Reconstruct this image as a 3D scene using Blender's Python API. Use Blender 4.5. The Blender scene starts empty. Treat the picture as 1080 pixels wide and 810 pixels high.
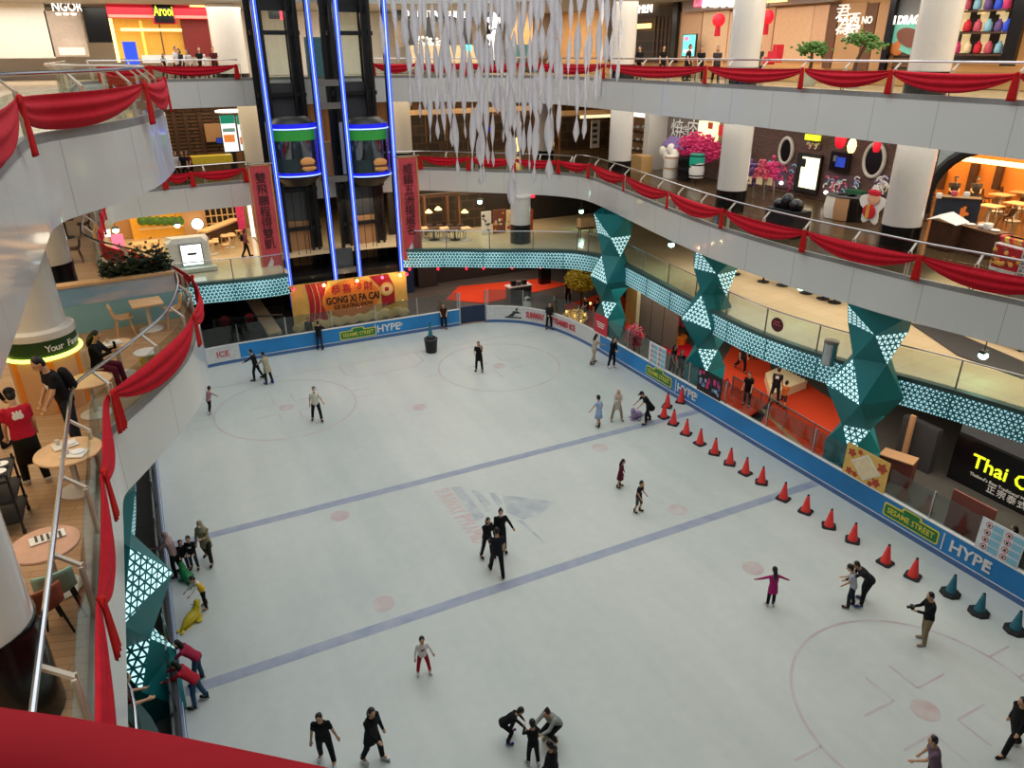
import bpy, bmesh, math, random
from mathutils import Vector, Matrix
random.seed(7)
scene = bpy.context.scene
COL = scene.collection
PI = math.pi
def V(*a): return Vector(a)

# ------------------------------------------------------------------ camera
FPX, PITCH, YAW, ROLL, EYE = 773.5, 0.4250, 0.4590, -0.0046, V(0, 0, 15)
cf = V(math.sin(YAW)*math.cos(PITCH), math.cos(YAW)*math.cos(PITCH), -math.sin(PITCH))
cr0 = V(math.cos(YAW), -math.sin(YAW), 0)
cu0 = cr0.cross(cf)
cr = cr0*math.cos(ROLL) + cu0*math.sin(ROLL)
cu = -cr0*math.sin(ROLL) + cu0*math.cos(ROLL)
cam_data = bpy.data.cameras.new('camera')
cam_data.sensor_width = 36
cam_data.lens = FPX/1080*36
cam_data.clip_start = 0.05
cam_data.clip_end = 300
cam = bpy.data.objects.new('camera', cam_data)
COL.objects.link(cam)
m3 = Matrix((cr, cu, -cf)).transposed()
cam.matrix_world = Matrix.Translation(EYE) @ m3.to_4x4()
scene.camera = cam

def ray(px, py): return cf + cr*(px-540)/FPX - cu*(py-405)/FPX
def at(px, py, z=0.0):
    d = ray(px, py); return EYE + d*((z-15)/d.z)
def atY(px, py, Y):
    d = ray(px, py); return EYE + d*(Y/d.y)
def atX(px, py, X):
    d = ray(px, py); return EYE + d*(X/d.x)

# ------------------------------------------------------------------ light
scene.view_settings.view_transform = 'Standard'
scene.view_settings.look = 'None'
scene.view_settings.exposure = 0.1
scene.view_settings.gamma = 1.0
scene.view_settings.use_curve_mapping = False
world = bpy.data.worlds.new('skylight'); scene.world = world
world.use_nodes = True
bg = world.node_tree.nodes['Background']
bg.inputs[0].default_value = (0.86, 0.93, 1.0, 1)
bg.inputs[1].default_value = 0.40
def area_light(name, loc, sx, sy, watts, col=(1, 1, 1), rot=(0, 0, 0)):
    l = bpy.data.lights.new(name, 'AREA'); l.shape = 'RECTANGLE'
    l.size = sx; l.size_y = sy; l.energy = watts; l.color = col
    o = bpy.data.objects.new(name, l); COL.objects.link(o)
    o.location = loc; o.rotation_euler = rot
    return o
WARM = (1.0, 0.78, 0.50); NEUT = (1.0, 0.93, 0.82)
area_light('atrium_skylight', (11, 26, 29), 24, 38, 4300, (0.95, 0.98, 1.0))
# downlights under the slabs, one strip for each arm of each level
area_light('upper_right_downlights', (25.8, 22, 17.45), 6.5, 34, 1600, NEUT)
area_light('upper_far_downlights', (14, 50, 17.45), 30, 6, 1700, NEUT)
area_light('upper_left_downlights', (-6, 24, 17.45), 7, 30, 800, NEUT)
area_light('mid_right_downlights', (25.8, 22, 12.1), 6.5, 34, 1150, NEUT)
area_light('mid_far_downlights', (14, 50, 12.1), 30, 6, 1000, WARM)
area_light('mid_left_downlights', (-4.4, 19, 12.1), 4, 22, 460, WARM)
area_light('upper_corner_fill', (-6, 50, 17.45), 9, 6, 650, NEUT)  # added fill that brightens the pale corner shop front
area_light('mid_near_downlights', (-3.6, 5, 12.1), 3, 6, 160, NEUT)
area_light('concourse_right_downlights', (27.5, 18, 6.9), 6, 26, 850, (1.0, 0.86, 0.68))
area_light('concourse_far_downlights', (17, 44, 6.9), 14, 4, 330, WARM)
area_light('concourse_far_left_downlights', (1, 48, 6.9), 12, 9, 560, (1.0, 0.74, 0.40))
area_light('rinkside_right_downlights', (24.0, 22, 2.9), 3, 24, 420, (1.0, 0.86, 0.7))
area_light('rinkside_far_downlights', (18, 44, 2.9), 14, 5, 380, (1.0, 0.7, 0.55))

# ------------------------------------------------------------------ materials
def lin(h):
    h = h.lstrip('#'); r = []
    for i in (0, 2, 4):
        c = int(h[i:i+2], 16)/255
        r.append(c/12.92 if c <= 0.04045 else ((c+0.055)/1.055)**2.4)
    return (*r, 1)
MATS = {}
def M(name, hexc, rough=0.55, metal=0.0, emit=None, es=0.0, vary=0.08, scale=6.0, spec=0.5, coat=0.0, bump=0.0):
    if name in MATS: return MATS[name]
    m = bpy.data.materials.new(name); m.use_nodes = True
    nt = m.node_tree; b = nt.nodes['Principled BSDF']
    c = lin(hexc)
    b.inputs['Roughness'].default_value = rough
    b.inputs['Metallic'].default_value = metal
    b.inputs['Specular IOR Level'].default_value = spec
    b.inputs['Coat Weight'].default_value = coat
    tc = nt.nodes.new('ShaderNodeTexCoord')
    n = nt.nodes.new('ShaderNodeTexNoise'); n.inputs['Scale'].default_value = scale; n.inputs['Detail'].default_value = 4
    nt.links.new(tc.outputs['Object'], n.inputs['Vector'])
    r = nt.nodes.new('ShaderNodeValToRGB')
    r.color_ramp.elements[0].position = 0.3; r.color_ramp.elements[1].position = 0.7
    r.color_ramp.elements[0].color = (*[x*(1-vary) for x in c[:3]], 1)
    r.color_ramp.elements[1].color = (*[min(1, x*(1+vary)) for x in c[:3]], 1)
    nt.links.new(n.outputs['Fac'], r.inputs[0]); nt.links.new(r.outputs[0], b.inputs['Base Color'])
    if bump:
        bp = nt.nodes.new('ShaderNodeBump'); bp.inputs['Strength'].default_value = bump
        nt.links.new(n.outputs['Fac'], bp.inputs['Height']); nt.links.new(bp.outputs[0], b.inputs['Normal'])
    if emit:
        b.inputs['Emission Color'].default_value = lin(emit); b.inputs['Emission Strength'].default_value = es
    MATS[name] = m; return m
def mat_tree(name):
    m = bpy.data.materials.new(name); m.use_nodes = True; MATS[name] = m
    return m, m.node_tree, m.node_tree.nodes['Principled BSDF']
def N(nt, typ, **kw):
    n = nt.nodes.new('ShaderNode'+typ)
    for k, v in kw.items():
        if k in n.inputs.keys() if isinstance(k, str) else False: n.inputs[k].default_value = v
        else: setattr(n, k, v)
    return n
def math_node(nt, op, a, b=None, c=None):
    n = nt.nodes.new('ShaderNodeMath'); n.operation = op
    for i, x in enumerate((a, b, c)):
        if x is None: continue
        if isinstance(x, (int, float)): n.inputs[i].default_value = x
        else: nt.links.new(x, n.inputs[i])
    return n.outputs[0]
def glass_mat(name, tint='#e8f2f0', t=0.86, rough=0.02):
    m = bpy.data.materials.new(name); m.use_nodes = True; nt = m.node_tree
    nt.nodes.remove(nt.nodes['Principled BSDF']); out = nt.nodes['Material Output']
    tr = nt.nodes.new('ShaderNodeBsdfTransparent'); tr.inputs[0].default_value = lin(tint)
    gl = nt.nodes.new('ShaderNodeBsdfGlossy'); gl.inputs['Roughness'].default_value = rough
    fr = nt.nodes.new('ShaderNodeLayerWeight'); fr.inputs[0].default_value = .5
    mx = nt.nodes.new('ShaderNodeMixShader')
    f = math_node(nt, 'MULTIPLY_ADD', math_node(nt, 'POWER', fr.outputs['Facing'], 5.0), .5, 1-t)
    nt.links.new(f, mx.inputs[0]); nt.links.new(tr.outputs[0], mx.inputs[1]); nt.links.new(gl.outputs[0], mx.inputs[2])
    nt.links.new(mx.outputs[0], out.inputs[0]); MATS[name] = m; return m

# perforated teal panels lit from behind: triangular cut-outs on UV coordinates in metres
def perforated(name, cell=0.16, lit='#aef2f4', es=1.0, wall='#157a80', grow=True, th=0.2):
    m, nt, b = mat_tree(name)
    uv = nt.nodes.new('ShaderNodeTexCoord'); sp = nt.nodes.new('ShaderNodeSeparateXYZ')
    nt.links.new(uv.outputs['UV'], sp.inputs[0])
    u, v = sp.outputs[0], sp.outputs[1]
    nz = nt.nodes.new('ShaderNodeTexNoise'); nz.inputs['Scale'].default_value = 0.55; nz.inputs['Detail'].default_value = 1
    nt.links.new(uv.outputs['UV'], nz.inputs['Vector'])
    ds = []
    for a in (90, 30, 150):
        ca, sa = math.cos(math.radians(a))/cell, math.sin(math.radians(a))/cell
        p = math_node(nt, 'ADD', math_node(nt, 'MULTIPLY', u, ca), math_node(nt, 'MULTIPLY', v, sa))
        f = math_node(nt, 'FRACT', p)
        ds.append(math_node(nt, 'MINIMUM', f, math_node(nt, 'SUBTRACT', 1.0, f)))
    d = math_node(nt, 'MINIMUM', math_node(nt, 'MINIMUM', ds[0], ds[1]), ds[2])
    if grow:
        thr = math_node(nt, 'MULTIPLY_ADD', nz.outputs['Fac'], -0.16, th)
    else: thr = th
    hole = math_node(nt, 'GREATER_THAN', d, thr)
    mx = nt.nodes.new('ShaderNodeMixRGB'); mx.inputs[1].default_value = lin(wall); mx.inputs[2].default_value = lin('#d8f6f8')
    nt.links.new(hole, mx.inputs[0]); nt.links.new(mx.outputs[0], b.inputs['Base Color'])
    b.inputs['Emission Color'].default_value = lin(lit)
    nt.links.new(math_node(nt, 'MULTIPLY', hole, es), b.inputs['Emission Strength'])
    b.inputs['Roughness'].default_value = 0.5
    return m

m, nt, b = mat_tree('ice')
tc = N(nt, 'TexCoord'); n1 = N(nt, 'TexNoise'); n1.inputs['Scale'].default_value = 0.13; n1.inputs['Detail'].default_value = 6
n2 = N(nt, 'TexNoise'); n2.inputs['Scale'].default_value = 3.0; n2.inputs['Detail'].default_value = 8
nt.links.new(tc.outputs['Object'], n1.inputs['Vector']); nt.links.new(tc.outputs['Object'], n2.inputs['Vector'])
mp = N(nt, 'Mapping'); mp.inputs['Scale'].default_value = (1.0, 0.12, 1); nt.links.new(tc.outputs['Object'], mp.inputs['Vector'])
n3 = N(nt, 'TexNoise'); n3.inputs['Scale'].default_value = 1.1; n3.inputs['Detail'].default_value = 3; nt.links.new(mp.outputs[0], n3.inputs['Vector'])
r = N(nt, 'ValToRGB'); r.color_ramp.elements[0].color = lin('#b6beb9'); r.color_ramp.elements[1].color = lin('#d3d7d0')
r.color_ramp.elements[0].position = .32; r.color_ramp.elements[1].position = .68
s = math_node(nt, 'ADD', math_node(nt, 'MULTIPLY', n1.outputs['Fac'], .6), math_node(nt, 'ADD', math_node(nt, 'MULTIPLY', n2.outputs['Fac'], .16), math_node(nt, 'MULTIPLY', n3.outputs['Fac'], .24)))
nt.links.new(s, r.inputs[0]); nt.links.new(r.outputs[0], b.inputs['Base Color'])
rr = math_node(nt, 'MULTIPLY_ADD', n2.outputs['Fac'], .25, .22); nt.links.new(rr, b.inputs['Roughness'])
b.inputs['Specular IOR Level'].default_value = 0.4

def tiled(name, c1, c2, mortar, w, h, rough, ms=0.01, rotz=0.0, offset=0.5, spec=.5, axis='XY'):
    m, nt, b = mat_tree(name)
    tc = N(nt, 'TexCoord'); mp = N(nt, 'Mapping')
    nt.links.new(tc.outputs['Object'], mp.inputs['Vector'])
    vec = mp.outputs[0]
    if axis != 'XY':
        sp = N(nt, 'SeparateXYZ'); cb = N(nt, 'CombineXYZ'); nt.links.new(vec, sp.inputs[0])
        nt.links.new(sp.outputs['XYZ'.index(axis[0])], cb.inputs[0]); nt.links.new(sp.outputs['XYZ'.index(axis[1])], cb.inputs[1])
        vec = cb.outputs[0]
    else: mp.inputs['Rotation'].default_value = (0, 0, rotz)
    bk = N(nt, 'TexBrick'); bk.offset = offset
    bk.inputs['Color1'].default_value = lin(c1); bk.inputs['Color2'].default_value = lin(c2); bk.inputs['Mortar'].default_value = lin(mortar)
    bk.inputs['Scale'].default_value = 1.0; bk.inputs['Brick Width'].default_value = w; bk.inputs['Row Height'].default_value = h; bk.inputs['Mortar Size'].default_value = ms
    nt.links.new(vec, bk.inputs['Vector']); nt.links.new(bk.outputs['Color'], b.inputs['Base Color'])
    b.inputs['Roughness'].default_value = rough; b.inputs['Specular IOR Level'].default_value = spec
    return m
tiled('beige_tile', '#d9c6a6', '#d2be9d', '#bda98a', 0.9, 0.9, .16, .008, offset=0)
tiled('grey_tile', '#55534f', '#5f5c57', '#474542', 0.8, 0.8, .3, .01, offset=0)
tiled('dark_tile', '#4a3b2c', '#57452f', '#33291f', 0.7, 0.7, .22, .01, offset=0)
tiled('wood_floor', '#b8946f', '#a8835f', '#8a6a4c', 1.2, 0.14, .45, .006, rotz=.3)
tiled('brick', '#5b4138', '#6d5048', '#3d302c', 0.26, 0.09, .8, .012, axis='YZ')
tiled('wood_panel', '#7b5636', '#94683f', '#3a2718', 0.5, 3.0, .5, .02, axis='XZ')
tiled('slat_panel', '#6d4a30', '#7d573a', '#21150d', 3.0, 0.22, .5, .05, axis='XZ')
tiled('shelf_dark', '#241a14', '#3a2a1e', '#4a3626', 0.9, 0.6, .6, .05, axis='XZ')
tiled('carpet_orange', '#d2482a', '#cc4427', '#c23f24', 2.0, 2.0, .9, .004, spec=.1)

M('fascia_white', '#cfcfc9', .32, vary=.02, scale=.6)
M('fascia_grey', '#8b8a86', .5)
M('ceiling', '#8f8a82', .8)
M('white_paint', '#d6d3cc', .45, vary=.03)
M('pillar_white', '#d9d6cf', .12, vary=.02, coat=.3)
M('black_gloss', '#0d0d0f', .2, vary=.2)
M('black', '#121214', .6)
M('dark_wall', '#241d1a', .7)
M('dark_grey', '#3a3a3c', .6)
M('mid_grey', '#6f7072', .5)
M('steel', '#b9bbbd', .22, metal=1.0, vary=.05)
M('steel_dull', '#8a8580', .4, metal=.8)
M('post_cream', '#cfc6b4', .4)
M('red_cloth', '#c01226', .75, vary=.12, scale=9, bump=.1, spec=.2)
M('red_tail', '#c8201f', .75, vary=.12, scale=9, spec=.2)
M('teal', '#127a7e', .45, vary=.04)
M('teal_cap', '#3c5a58', .5)
M('board_blue', '#1f84c9', .35, vary=.22, scale=.35)
M('board_light', '#2f86cf', .35, vary=.05)
M('board_white', '#d5d6d4', .35)
M('board_kick', '#4b6ea0', .4)
M('board_back', '#3a3b40', .6)
M('cone_red', '#f4403a', .5, vary=.05)
M('cone_teal', '#2b6f80', .5)
M('rubber', '#141416', .7)
M('banner_red', '#cf4a54', .7, vary=.1, scale=3)
M('banner_trim', '#c98b52', .7)
M('ink', '#2a1416', .7)
M('white', '#e9e9e6', .5, vary=.02)
M('paper', '#e6e3da', .7, vary=.04)
M('lcd_dark', '#0b0d12', .25)
M('wood_light', '#dcb588', .5, scale=3, vary=.12)
M('wood_dark', '#4a2f1f', .5, vary=.2)
M('brown', '#6a452d', .6)
M('neon_blue', '#3a5cff', .4, emit='#3f66ff', es=.95)
M('neon_white', '#e6ecff', .4, emit='#8fb4ff', es=1.25)
M('lift_blue', '#1218b8', .4, emit='#1a22d8', es=.75)
M('lit_white', '#ffffff', .4, emit='#fff6e6', es=1.6)
M('white_letter', '#f4f2ec', .4, emit='#fff6e8', es=.45)
M('lit_warm', '#ffe0a0', .4, emit='#ffd27a', es=2.0)
M('lit_green', '#c8ffe8', .4, emit='#a8ffdc', es=9.0)
M('lit_yellow', '#e9f23a', .4, emit='#dff01e', es=.8)
M('lit_red', '#ff3a55', .4, emit='#ff2244', es=1.6)
M('lit_pink', '#ff80a8', .4, emit='#ff5a8a', es=1.0)
M('screen_cyan', '#6fd6d8', .3, emit='#5fd0d4', es=.8)
M('screen_green', '#19705c', .3, emit='#147a62', es=.7)
M('screen_white', '#e9efef', .3, emit='#e6f2f4', es=1.0)
M('screen_orange', '#d88a50', .3, emit='#d07a3a', es=.6)
M('warm_wall', '#d9a56a', .6, vary=.06, scale=1)
M('orange_wall', '#e08a3c', .6, vary=.05, scale=1)
M('tan_wall', '#b98d63', .6, vary=.05, scale=1)
M('gold', '#dcae4a', .45, vary=.15, scale=3)
M('orange', '#e88424', .5)
M('leaf_green', '#46702a', .6, vary=.3, scale=4)
M('leaf_dark', '#23361f', .6, vary=.3)
M('leaf_yellow', '#c8a324', .6, vary=.25, scale=5)
M('leaf_pink', '#d0546a', .6, vary=.25, scale=5)
M('leaf_magenta', '#c8306a', .6, vary=.25, emit='#c8306a', es=.12)
M('bark', '#4a3524', .8)
M('skin_light', '#c99a78', .55, vary=.04)
M('skin_tan', '#a87350', .55, vary=.04)
M('hair_black', '#0f0c0b', .5)
M('lcd_blue', '#2a50c8', .4, emit='#2a50ff', es=.15)
glass_mat('clear_glass', '#eef5f2', .965)
glass_mat('rink_glass', '#dfe4e2', .95, .08)
glass_mat('lift_glass', '#9aa6a6', .75, .03)
perforated('teal_lit_strip', .17, es=.72, lit='#a8e4f0', th=.23)
perforated('teal_lit_facet', .2, es=1.0, lit='#c8fbff', th=.2)

# ------------------------------------------------------------------ mesh builder
class MB:
    def __init__(s): s.v = []; s.f = []; s.uv = None
    def add(s, vs, fs):
        o = len(s.v); s.v += [Vector(p) for p in vs]; s.f += [[i+o for i in f] for f in fs]; return s
    def box(s, c, size, rz=0.0, mat=None):
        hx, hy, hz = size[0]/2, size[1]/2, size[2]/2
        R = mat if mat else Matrix.Rotation(rz, 3, 'Z')
        vs = [Vector(c) + R @ V(x, y, z) for x in (-hx, hx) for y in (-hy, hy) for z in (-hz, hz)]
        return s.add(vs, [(0, 1, 3, 2), (4, 6, 7, 5), (0, 4, 5, 1), (2, 3, 7, 6), (0, 2, 6, 4), (1, 5, 7, 3)])
    def bar(s, a, b, w, h, up=V(0, 0, 1)):
        a, b = Vector(a), Vector(b); d = b-a; L = d.length
        if L < 1e-6: return s
        d.normalize(); x = d.cross(up)
        if x.length < 1e-4: x = d.cross(V(1, 0, 0))
        x.normalize(); y = x.cross(d)
        return s.box((a+b)/2, (w, L, h), mat=Matrix((x, d, y)).transposed())
    def tube(s, pts, r, n=8, cap=True, closed=False):
        pts = [Vector(p) for p in pts]; k = len(pts)
        rs = r if isinstance(r, (list, tuple)) else [r]*k
        rings = []; px = None
        for i, p in enumerate(pts):
            t = (pts[min(i+1, k-1)]-pts[max(i-1, 0)])
            if closed: t = pts[(i+1) % k]-pts[i-1]
            t.normalize()
            if px is None:
                px = t.orthogonal().normalized()
            else:
                px = (px - t*px.dot(t))
                px = px.normalized() if px.length > 1e-5 else t.orthogonal().normalized()
            py = t.cross(px)
            rings.append([p + (px*math.cos(2*PI*j/n)+py*math.sin(2*PI*j/n))*rs[i] for j in range(n)])
        return s.loft(rings, cap and not closed, closed)
    def loft(s, rings, cap=True, closed=False):
        n = len(rings[0]); o = len(s.v)
        for r in rings: s.v += [Vector(p) for p in r]
        K = len(rings)
        for i in range(K if closed else K-1):
            a = o+i*n; b2 = o+((i+1) % K)*n
            for j in range(n):
                s.f.append([a+j, a+(j+1) % n, b2+(j+1) % n, b2+j])
        if cap:
            s.f.append([o+j for j in range(n)][::-1]); s.f.append([o+(K-1)*n+j for j in range(n)])
        return s
    def lathe(s, c, prof, n=24, cap=True):
        c = Vector(c)
        return s.loft([[c + V(r*math.cos(2*PI*j/n), r*math.sin(2*PI*j/n), z) for j in range(n)] for r, z in prof], cap)
    def ell(s, c, r, n=14, k=9, R=None):
        c = Vector(c); R = R or Matrix.Identity(3)
        rings = []
        for i in range(k):
            t = -PI/2 + PI*(i+.5)/k*0.999
            rings.append([c + R @ V(r[0]*math.cos(t)*math.cos(2*PI*j/n), r[1]*math.cos(t)*math.sin(2*PI*j/n), r[2]*math.sin(t)) for j in range(n)])
        return s.loft(rings)
    def prism(s, poly, z0, z1):
        n = len(poly); return s.loft([[V(x, y, z0) for x, y in poly], [V(x, y, z1) for x, y in poly]])
    def plate(s, quad, t):
        # a flat plate: four corners (any order round) extruded by t along its normal
        q = [Vector(p) for p in quad]; nn = (q[1]-q[0]).cross(q[3]-q[0]).normalized()
        return s.loft([q, [p-nn*t for p in q]])
    def build(s, name, mat, parent=None, smooth=False, loc=None):
        me = bpy.data.meshes.new(name)
        o = loc if loc is not None else V(0, 0, 0)
        me.from_pydata([p-o for p in s.v], [], s.f)
        bm = bmesh.new(); bm.from_mesh(me); bmesh.ops.recalc_face_normals(bm, faces=bm.faces); bm.to_mesh(me); bm.free()
        if isinstance(mat, str): mat = MATS[mat]
        if mat: me.materials.append(mat)
        if s.uv: s.uv(me)
        if smooth:
            me.polygons.foreach_set('use_smooth', [True]*len(me.polygons))
            if smooth != 'all' and hasattr(me, 'set_sharp_from_angle'): me.set_sharp_from_angle(angle=math.radians(42))
        ob = bpy.data.objects.new(name, me); COL.objects.link(ob)
        ob.location = o
        if parent: hang(ob, parent)
        return ob
def hang(ob, parent):
    # keeps the child where it was built, in world coordinates
    ob.parent = parent
    ob.matrix_parent_inverse = (Matrix.Translation(parent.location) @ parent.rotation_euler.to_matrix().to_4x4()).inverted()
def tag(o, label=None, cat=None, group=None, kind=None):
    if label: o['label'] = label
    if cat: o['category'] = cat
    if group: o['group'] = group
    if kind: o['kind'] = kind
    return o
def empty(name, loc, rz=0.0, label=None, cat=None, group=None, kind=None):
    o = bpy.data.objects.new(name, None); COL.objects.link(o); o.empty_display_size = .1
    o.location = loc; o.rotation_euler = (0, 0, rz)
    return tag(o, label, cat, group, kind)
def copy_tree(o, loc=None, rz=None, label=None, parent=None):
    c = o.copy(); COL.objects.link(c)
    if parent: c.parent = parent
    if loc is not None: c.location = loc
    if rz is not None: c.rotation_euler = (0, 0, rz)
    if label: c['label'] = label
    for ch in list(o.children): copy_tree(ch, parent=c)
    return c
ORD = 'first second third fourth fifth sixth seventh eighth ninth tenth eleventh twelfth thirteenth fourteenth fifteenth sixteenth seventeenth eighteenth nineteenth twentieth'.split()
TENS = {2: 'twenty', 3: 'thirty', 4: 'forty', 5: 'fifty', 6: 'sixty'}
def ordinal(i):
    if i < 20: return ORD[i]
    t, u = divmod(i+1, 10)
    return (TENS[t][:-1]+'ieth') if u == 0 else TENS[t]+'-'+ORD[u-1]

FONT_DG = []
def text_obj(name, s, size, mat, origin, xdir, up, parent=None, extrude=0.015, bold=0.0, align='CENTER', spacing=1.0, squash=1.0, fit=None):
    cu_ = bpy.data.curves.new(name, 'FONT'); cu_.body = s; cu_.size = size; cu_.extrude = extrude; cu_.offset = bold*size
    cu_.align_x = align; cu_.align_y = 'CENTER'; cu_.space_character = spacing; cu_.resolution_u = 2
    t = bpy.data.objects.new(name, cu_); COL.objects.link(t)
    dg = bpy.context.evaluated_depsgraph_get()
    me = bpy.data.meshes.new_from_object(t.evaluated_get(dg))
    bpy.data.objects.remove(t); bpy.data.curves.remove(cu_)
    if fit and len(me.vertices):
        xs = [v.co.x for v in me.vertices]; squash = min(squash, fit/max(max(xs)-min(xs), .01))
    me.name = name
    x = Vector(xdir).normalized(); u = Vector(up).normalized(); z = x.cross(u).normalized(); u = z.cross(x)
    R = Matrix((x*squash, u, z)).transposed().to_4x4()
    me.transform(Matrix.Translation(Vector(origin)) @ R)
    me.materials.clear(); me.materials.append(MATS[mat] if isinstance(mat, str) else mat)
    ob = bpy.data.objects.new(name, me); COL.objects.link(ob)
    if parent: hang(ob, parent)
    return ob

# ------------------------------------------------------------------ paths along the slab edges
class Path:
    # polyline smoothed; the void lies on the right-hand side of the direction of travel
    def __init__(s, pts, sub=6, smooth=True):
        P = [V(x, y, 0) for x, y in pts]; out = []
        if smooth:
            for i in range(len(P)-1):
                p0, p1, p2, p3 = P[max(i-1, 0)], P[i], P[i+1], P[min(i+2, len(P)-1)]
                k = sub if (p2-p1).length < 9 else 1
                for j in range(k):
                    t = j/k
                    if k == 1: out.append(p1); continue
                    m1 = (p2-p0)*.5*min(1, (p2-p1).length/max((p1-p0).length, .01)) ; m2 = (p3-p1)*.5*min(1, (p2-p1).length/max((p3-p2).length, .01))
                    out.append(p1*(2*t**3-3*t*t+1)+m1*(t**3-2*t*t+t)+p2*(-2*t**3+3*t*t)+m2*(t**3-t*t))
            out.append(P[-1])
        else: out = P
        s.p = out; s.s = [0]
        for a, b in zip(out, out[1:]): s.s.append(s.s[-1]+(b-a).length)
        s.L = s.s[-1]
    def idx(s, d):
        d = min(max(d, 0), s.L-1e-6)
        for i in range(len(s.s)-1):
            if s.s[i+1] > d: return i, (d-s.s[i])/(s.s[i+1]-s.s[i])
        return len(s.s)-2, 1
    def pos(s, d, off=0.0, z=0.0):
        i, t = s.idx(d); q = s.p[i].lerp(s.p[i+1], t); n = s.nrm(d)
        return V(q.x+n.x*off, q.y+n.y*off, z)
    def nrm(s, d):
        i, t = s.idx(d)
        def sn(k):
            k = min(max(k, 0), len(s.p)-2); e = s.p[k+1]-s.p[k]; return V(e.y, -e.x, 0).normalized()
        a = sn(i); b2 = sn(i+1) if t > .5 else sn(i-1)
        n = a.lerp(b2, abs(t-.5)); n.normalize(); return n
    def tan(s, d):
        n = s.nrm(d); return V(-n.y, n.x, 0)
    def near(s, p):
        best = (1e9, 0)
        for i in range(len(s.p)-1):
            a, b2 = s.p[i], s.p[i+1]; e = b2-a; t = max(0, min(1, (V(p[0], p[1], 0)-a).dot(e)/max(e.length_squared, 1e-9)))
            d = (a+e*t-V(p[0], p[1], 0)).length
            if d < best[0]: best = (d, s.s[i]+t*e.length)
        return best[1]
    def samples(s, d0, d1, step=.5):
        ds = [d0]+[x for x in s.s if d0+.02 < x < d1-.02]+[d1]; out = [d0]
        for a, b2 in zip(ds, ds[1:]):
            k = max(1, int((b2-a)/max(step, .05)))
            out += [a+(b2-a)*(j+1)/k for j in range(k)]
        return out
def strip(path, d0, d1, off, z0, z1, step=.7, thick=0.0, uvs=True):
    # a vertical band along a path between z0 and z1
    mb = MB(); ds = path.samples(d0, d1, step); fs = []; vs = []
    for d in ds: vs += [path.pos(d, off, z0), path.pos(d, off, z1)]
    for i in range(len(ds)-1): fs.append((2*i, 2*i+2, 2*i+3, 2*i+1))
    if thick:
        o = len(vs)
        for d in ds: vs += [path.pos(d, off-thick, z0), path.pos(d, off-thick, z1)]
        for i in range(len(ds)-1):
            fs += [(o+2*i, o+2*i+1, o+2*i+3, o+2*i+2), (2*i+1, 2*i+3, o+2*i+3, o+2*i+1), (2*i, o+2*i, o+2*i+2, 2*i+2)]
        e = 2*(len(ds)-1); fs += [(0, 1, o+1, o), (e, o+e, o+e+1, e+1)]
    mb.add(vs, fs)
    if uvs:
        dd = {}
        for i, d in enumerate(ds):
            for o2 in ((0, len(ds)*2) if thick else (0,)):
                dd[o2+2*i] = (d, z0); dd[o2+2*i+1] = (d, z1)
        def setuv(me):
            ul = me.uv_layers.new(name='UVMap')
            for lp in me.loops: ul.data[lp.index].uv = dd[lp.vertex_index]
        mb.uv = setuv
    return mb
# ================================================================== STRUCTURE
def ring_slab(level, pts, z0, z1, fmat, cmat):
    # pts: (x, y, outer x, outer y) round the void
    path = Path([p[:2] for p in pts]); n = len(path.p)
    outs = []
    keys = [path.near(p[:2]) for p in pts]
    for d in path.s:
        for i in range(len(keys)-1):
            if keys[i] <= d+1e-6 and d <= keys[i+1]+1e-6:
                t = (d-keys[i])/max(keys[i+1]-keys[i], 1e-6)
                outs.append(V(pts[i][2]+(pts[i+1][2]-pts[i][2])*t, pts[i][3]+(pts[i+1][3]-pts[i][3])*t, 0)); break
        else: outs.append(V(pts[-1][2], pts[-1][3], 0))
    for nm, z, mt in (('floor_'+level, z1-.02, fmat), ('ceiling_'+level, z0+.02, cmat)):
        mb = MB(); vs = []
        for a, b in zip(path.p, outs): vs += [V(a.x, a.y, z), V(b.x, b.y, z)]
        mb.add(vs, [(2*i, 2*i+1, 2*i+3, 2*i+2) for i in range(n-1)])
        tag(mb.build(nm, mt), kind='structure')
    return path

LEFT_G = [(-1.45, -7), (-1.45, 13.4), (-1.42, 14.4), (-1.1, 15.05), (-.48, 16.25), (.28, 18), (.72, 20.3), (.74, 22), (.3, 24.2), (-.6, 26), (-1.3, 27.3), (-1.7, 28.6), (-1.75, 31), (-1.75, 41.5), (-1.3, 43.6)]
g_pts = [(x, y, -16, min(y, 40)) for x, y in LEFT_G] + [(1.4, 44.35, 1, 62), (5.3, 44.8, 5, 62), (13.2, 45.3, 13, 62), (15.7, 45.0, 17, 62), (19.5, 42.0, 30, 62), (22.3, 39.4, 46, 52), (23.2, 37.6, 46, 44), (23.05, 35.2, 46, 37),
     (21.7, 28.2, 46, 29), (20.95, 23.4, 46, 24), (20.85, 19, 46, 19), (21.1, 16.6, 46, 16), (21.3, 14.6, 46, 14), (21.75, 12.4, 46, 12), (22.4, 9, 46, 9), (22.8, 1, 46, -6)]
G = ring_slab('mid', g_pts, 7.05, 8.3, 'dark_tile', 'ceiling')
LEFT_U = [(-1.5, 1.55), (-1.5, 14.3), (-1.45, 15.0), (-1.25, 15.7), (-.5, 16.9), (.35, 18.8), (.9, 21.6), (.9, 23), (.4, 25), (-.6, 26.8), (-1.5, 28.4), (-1.7, 30), (-1.7, 43), (-1.2, 45.6)]
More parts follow.
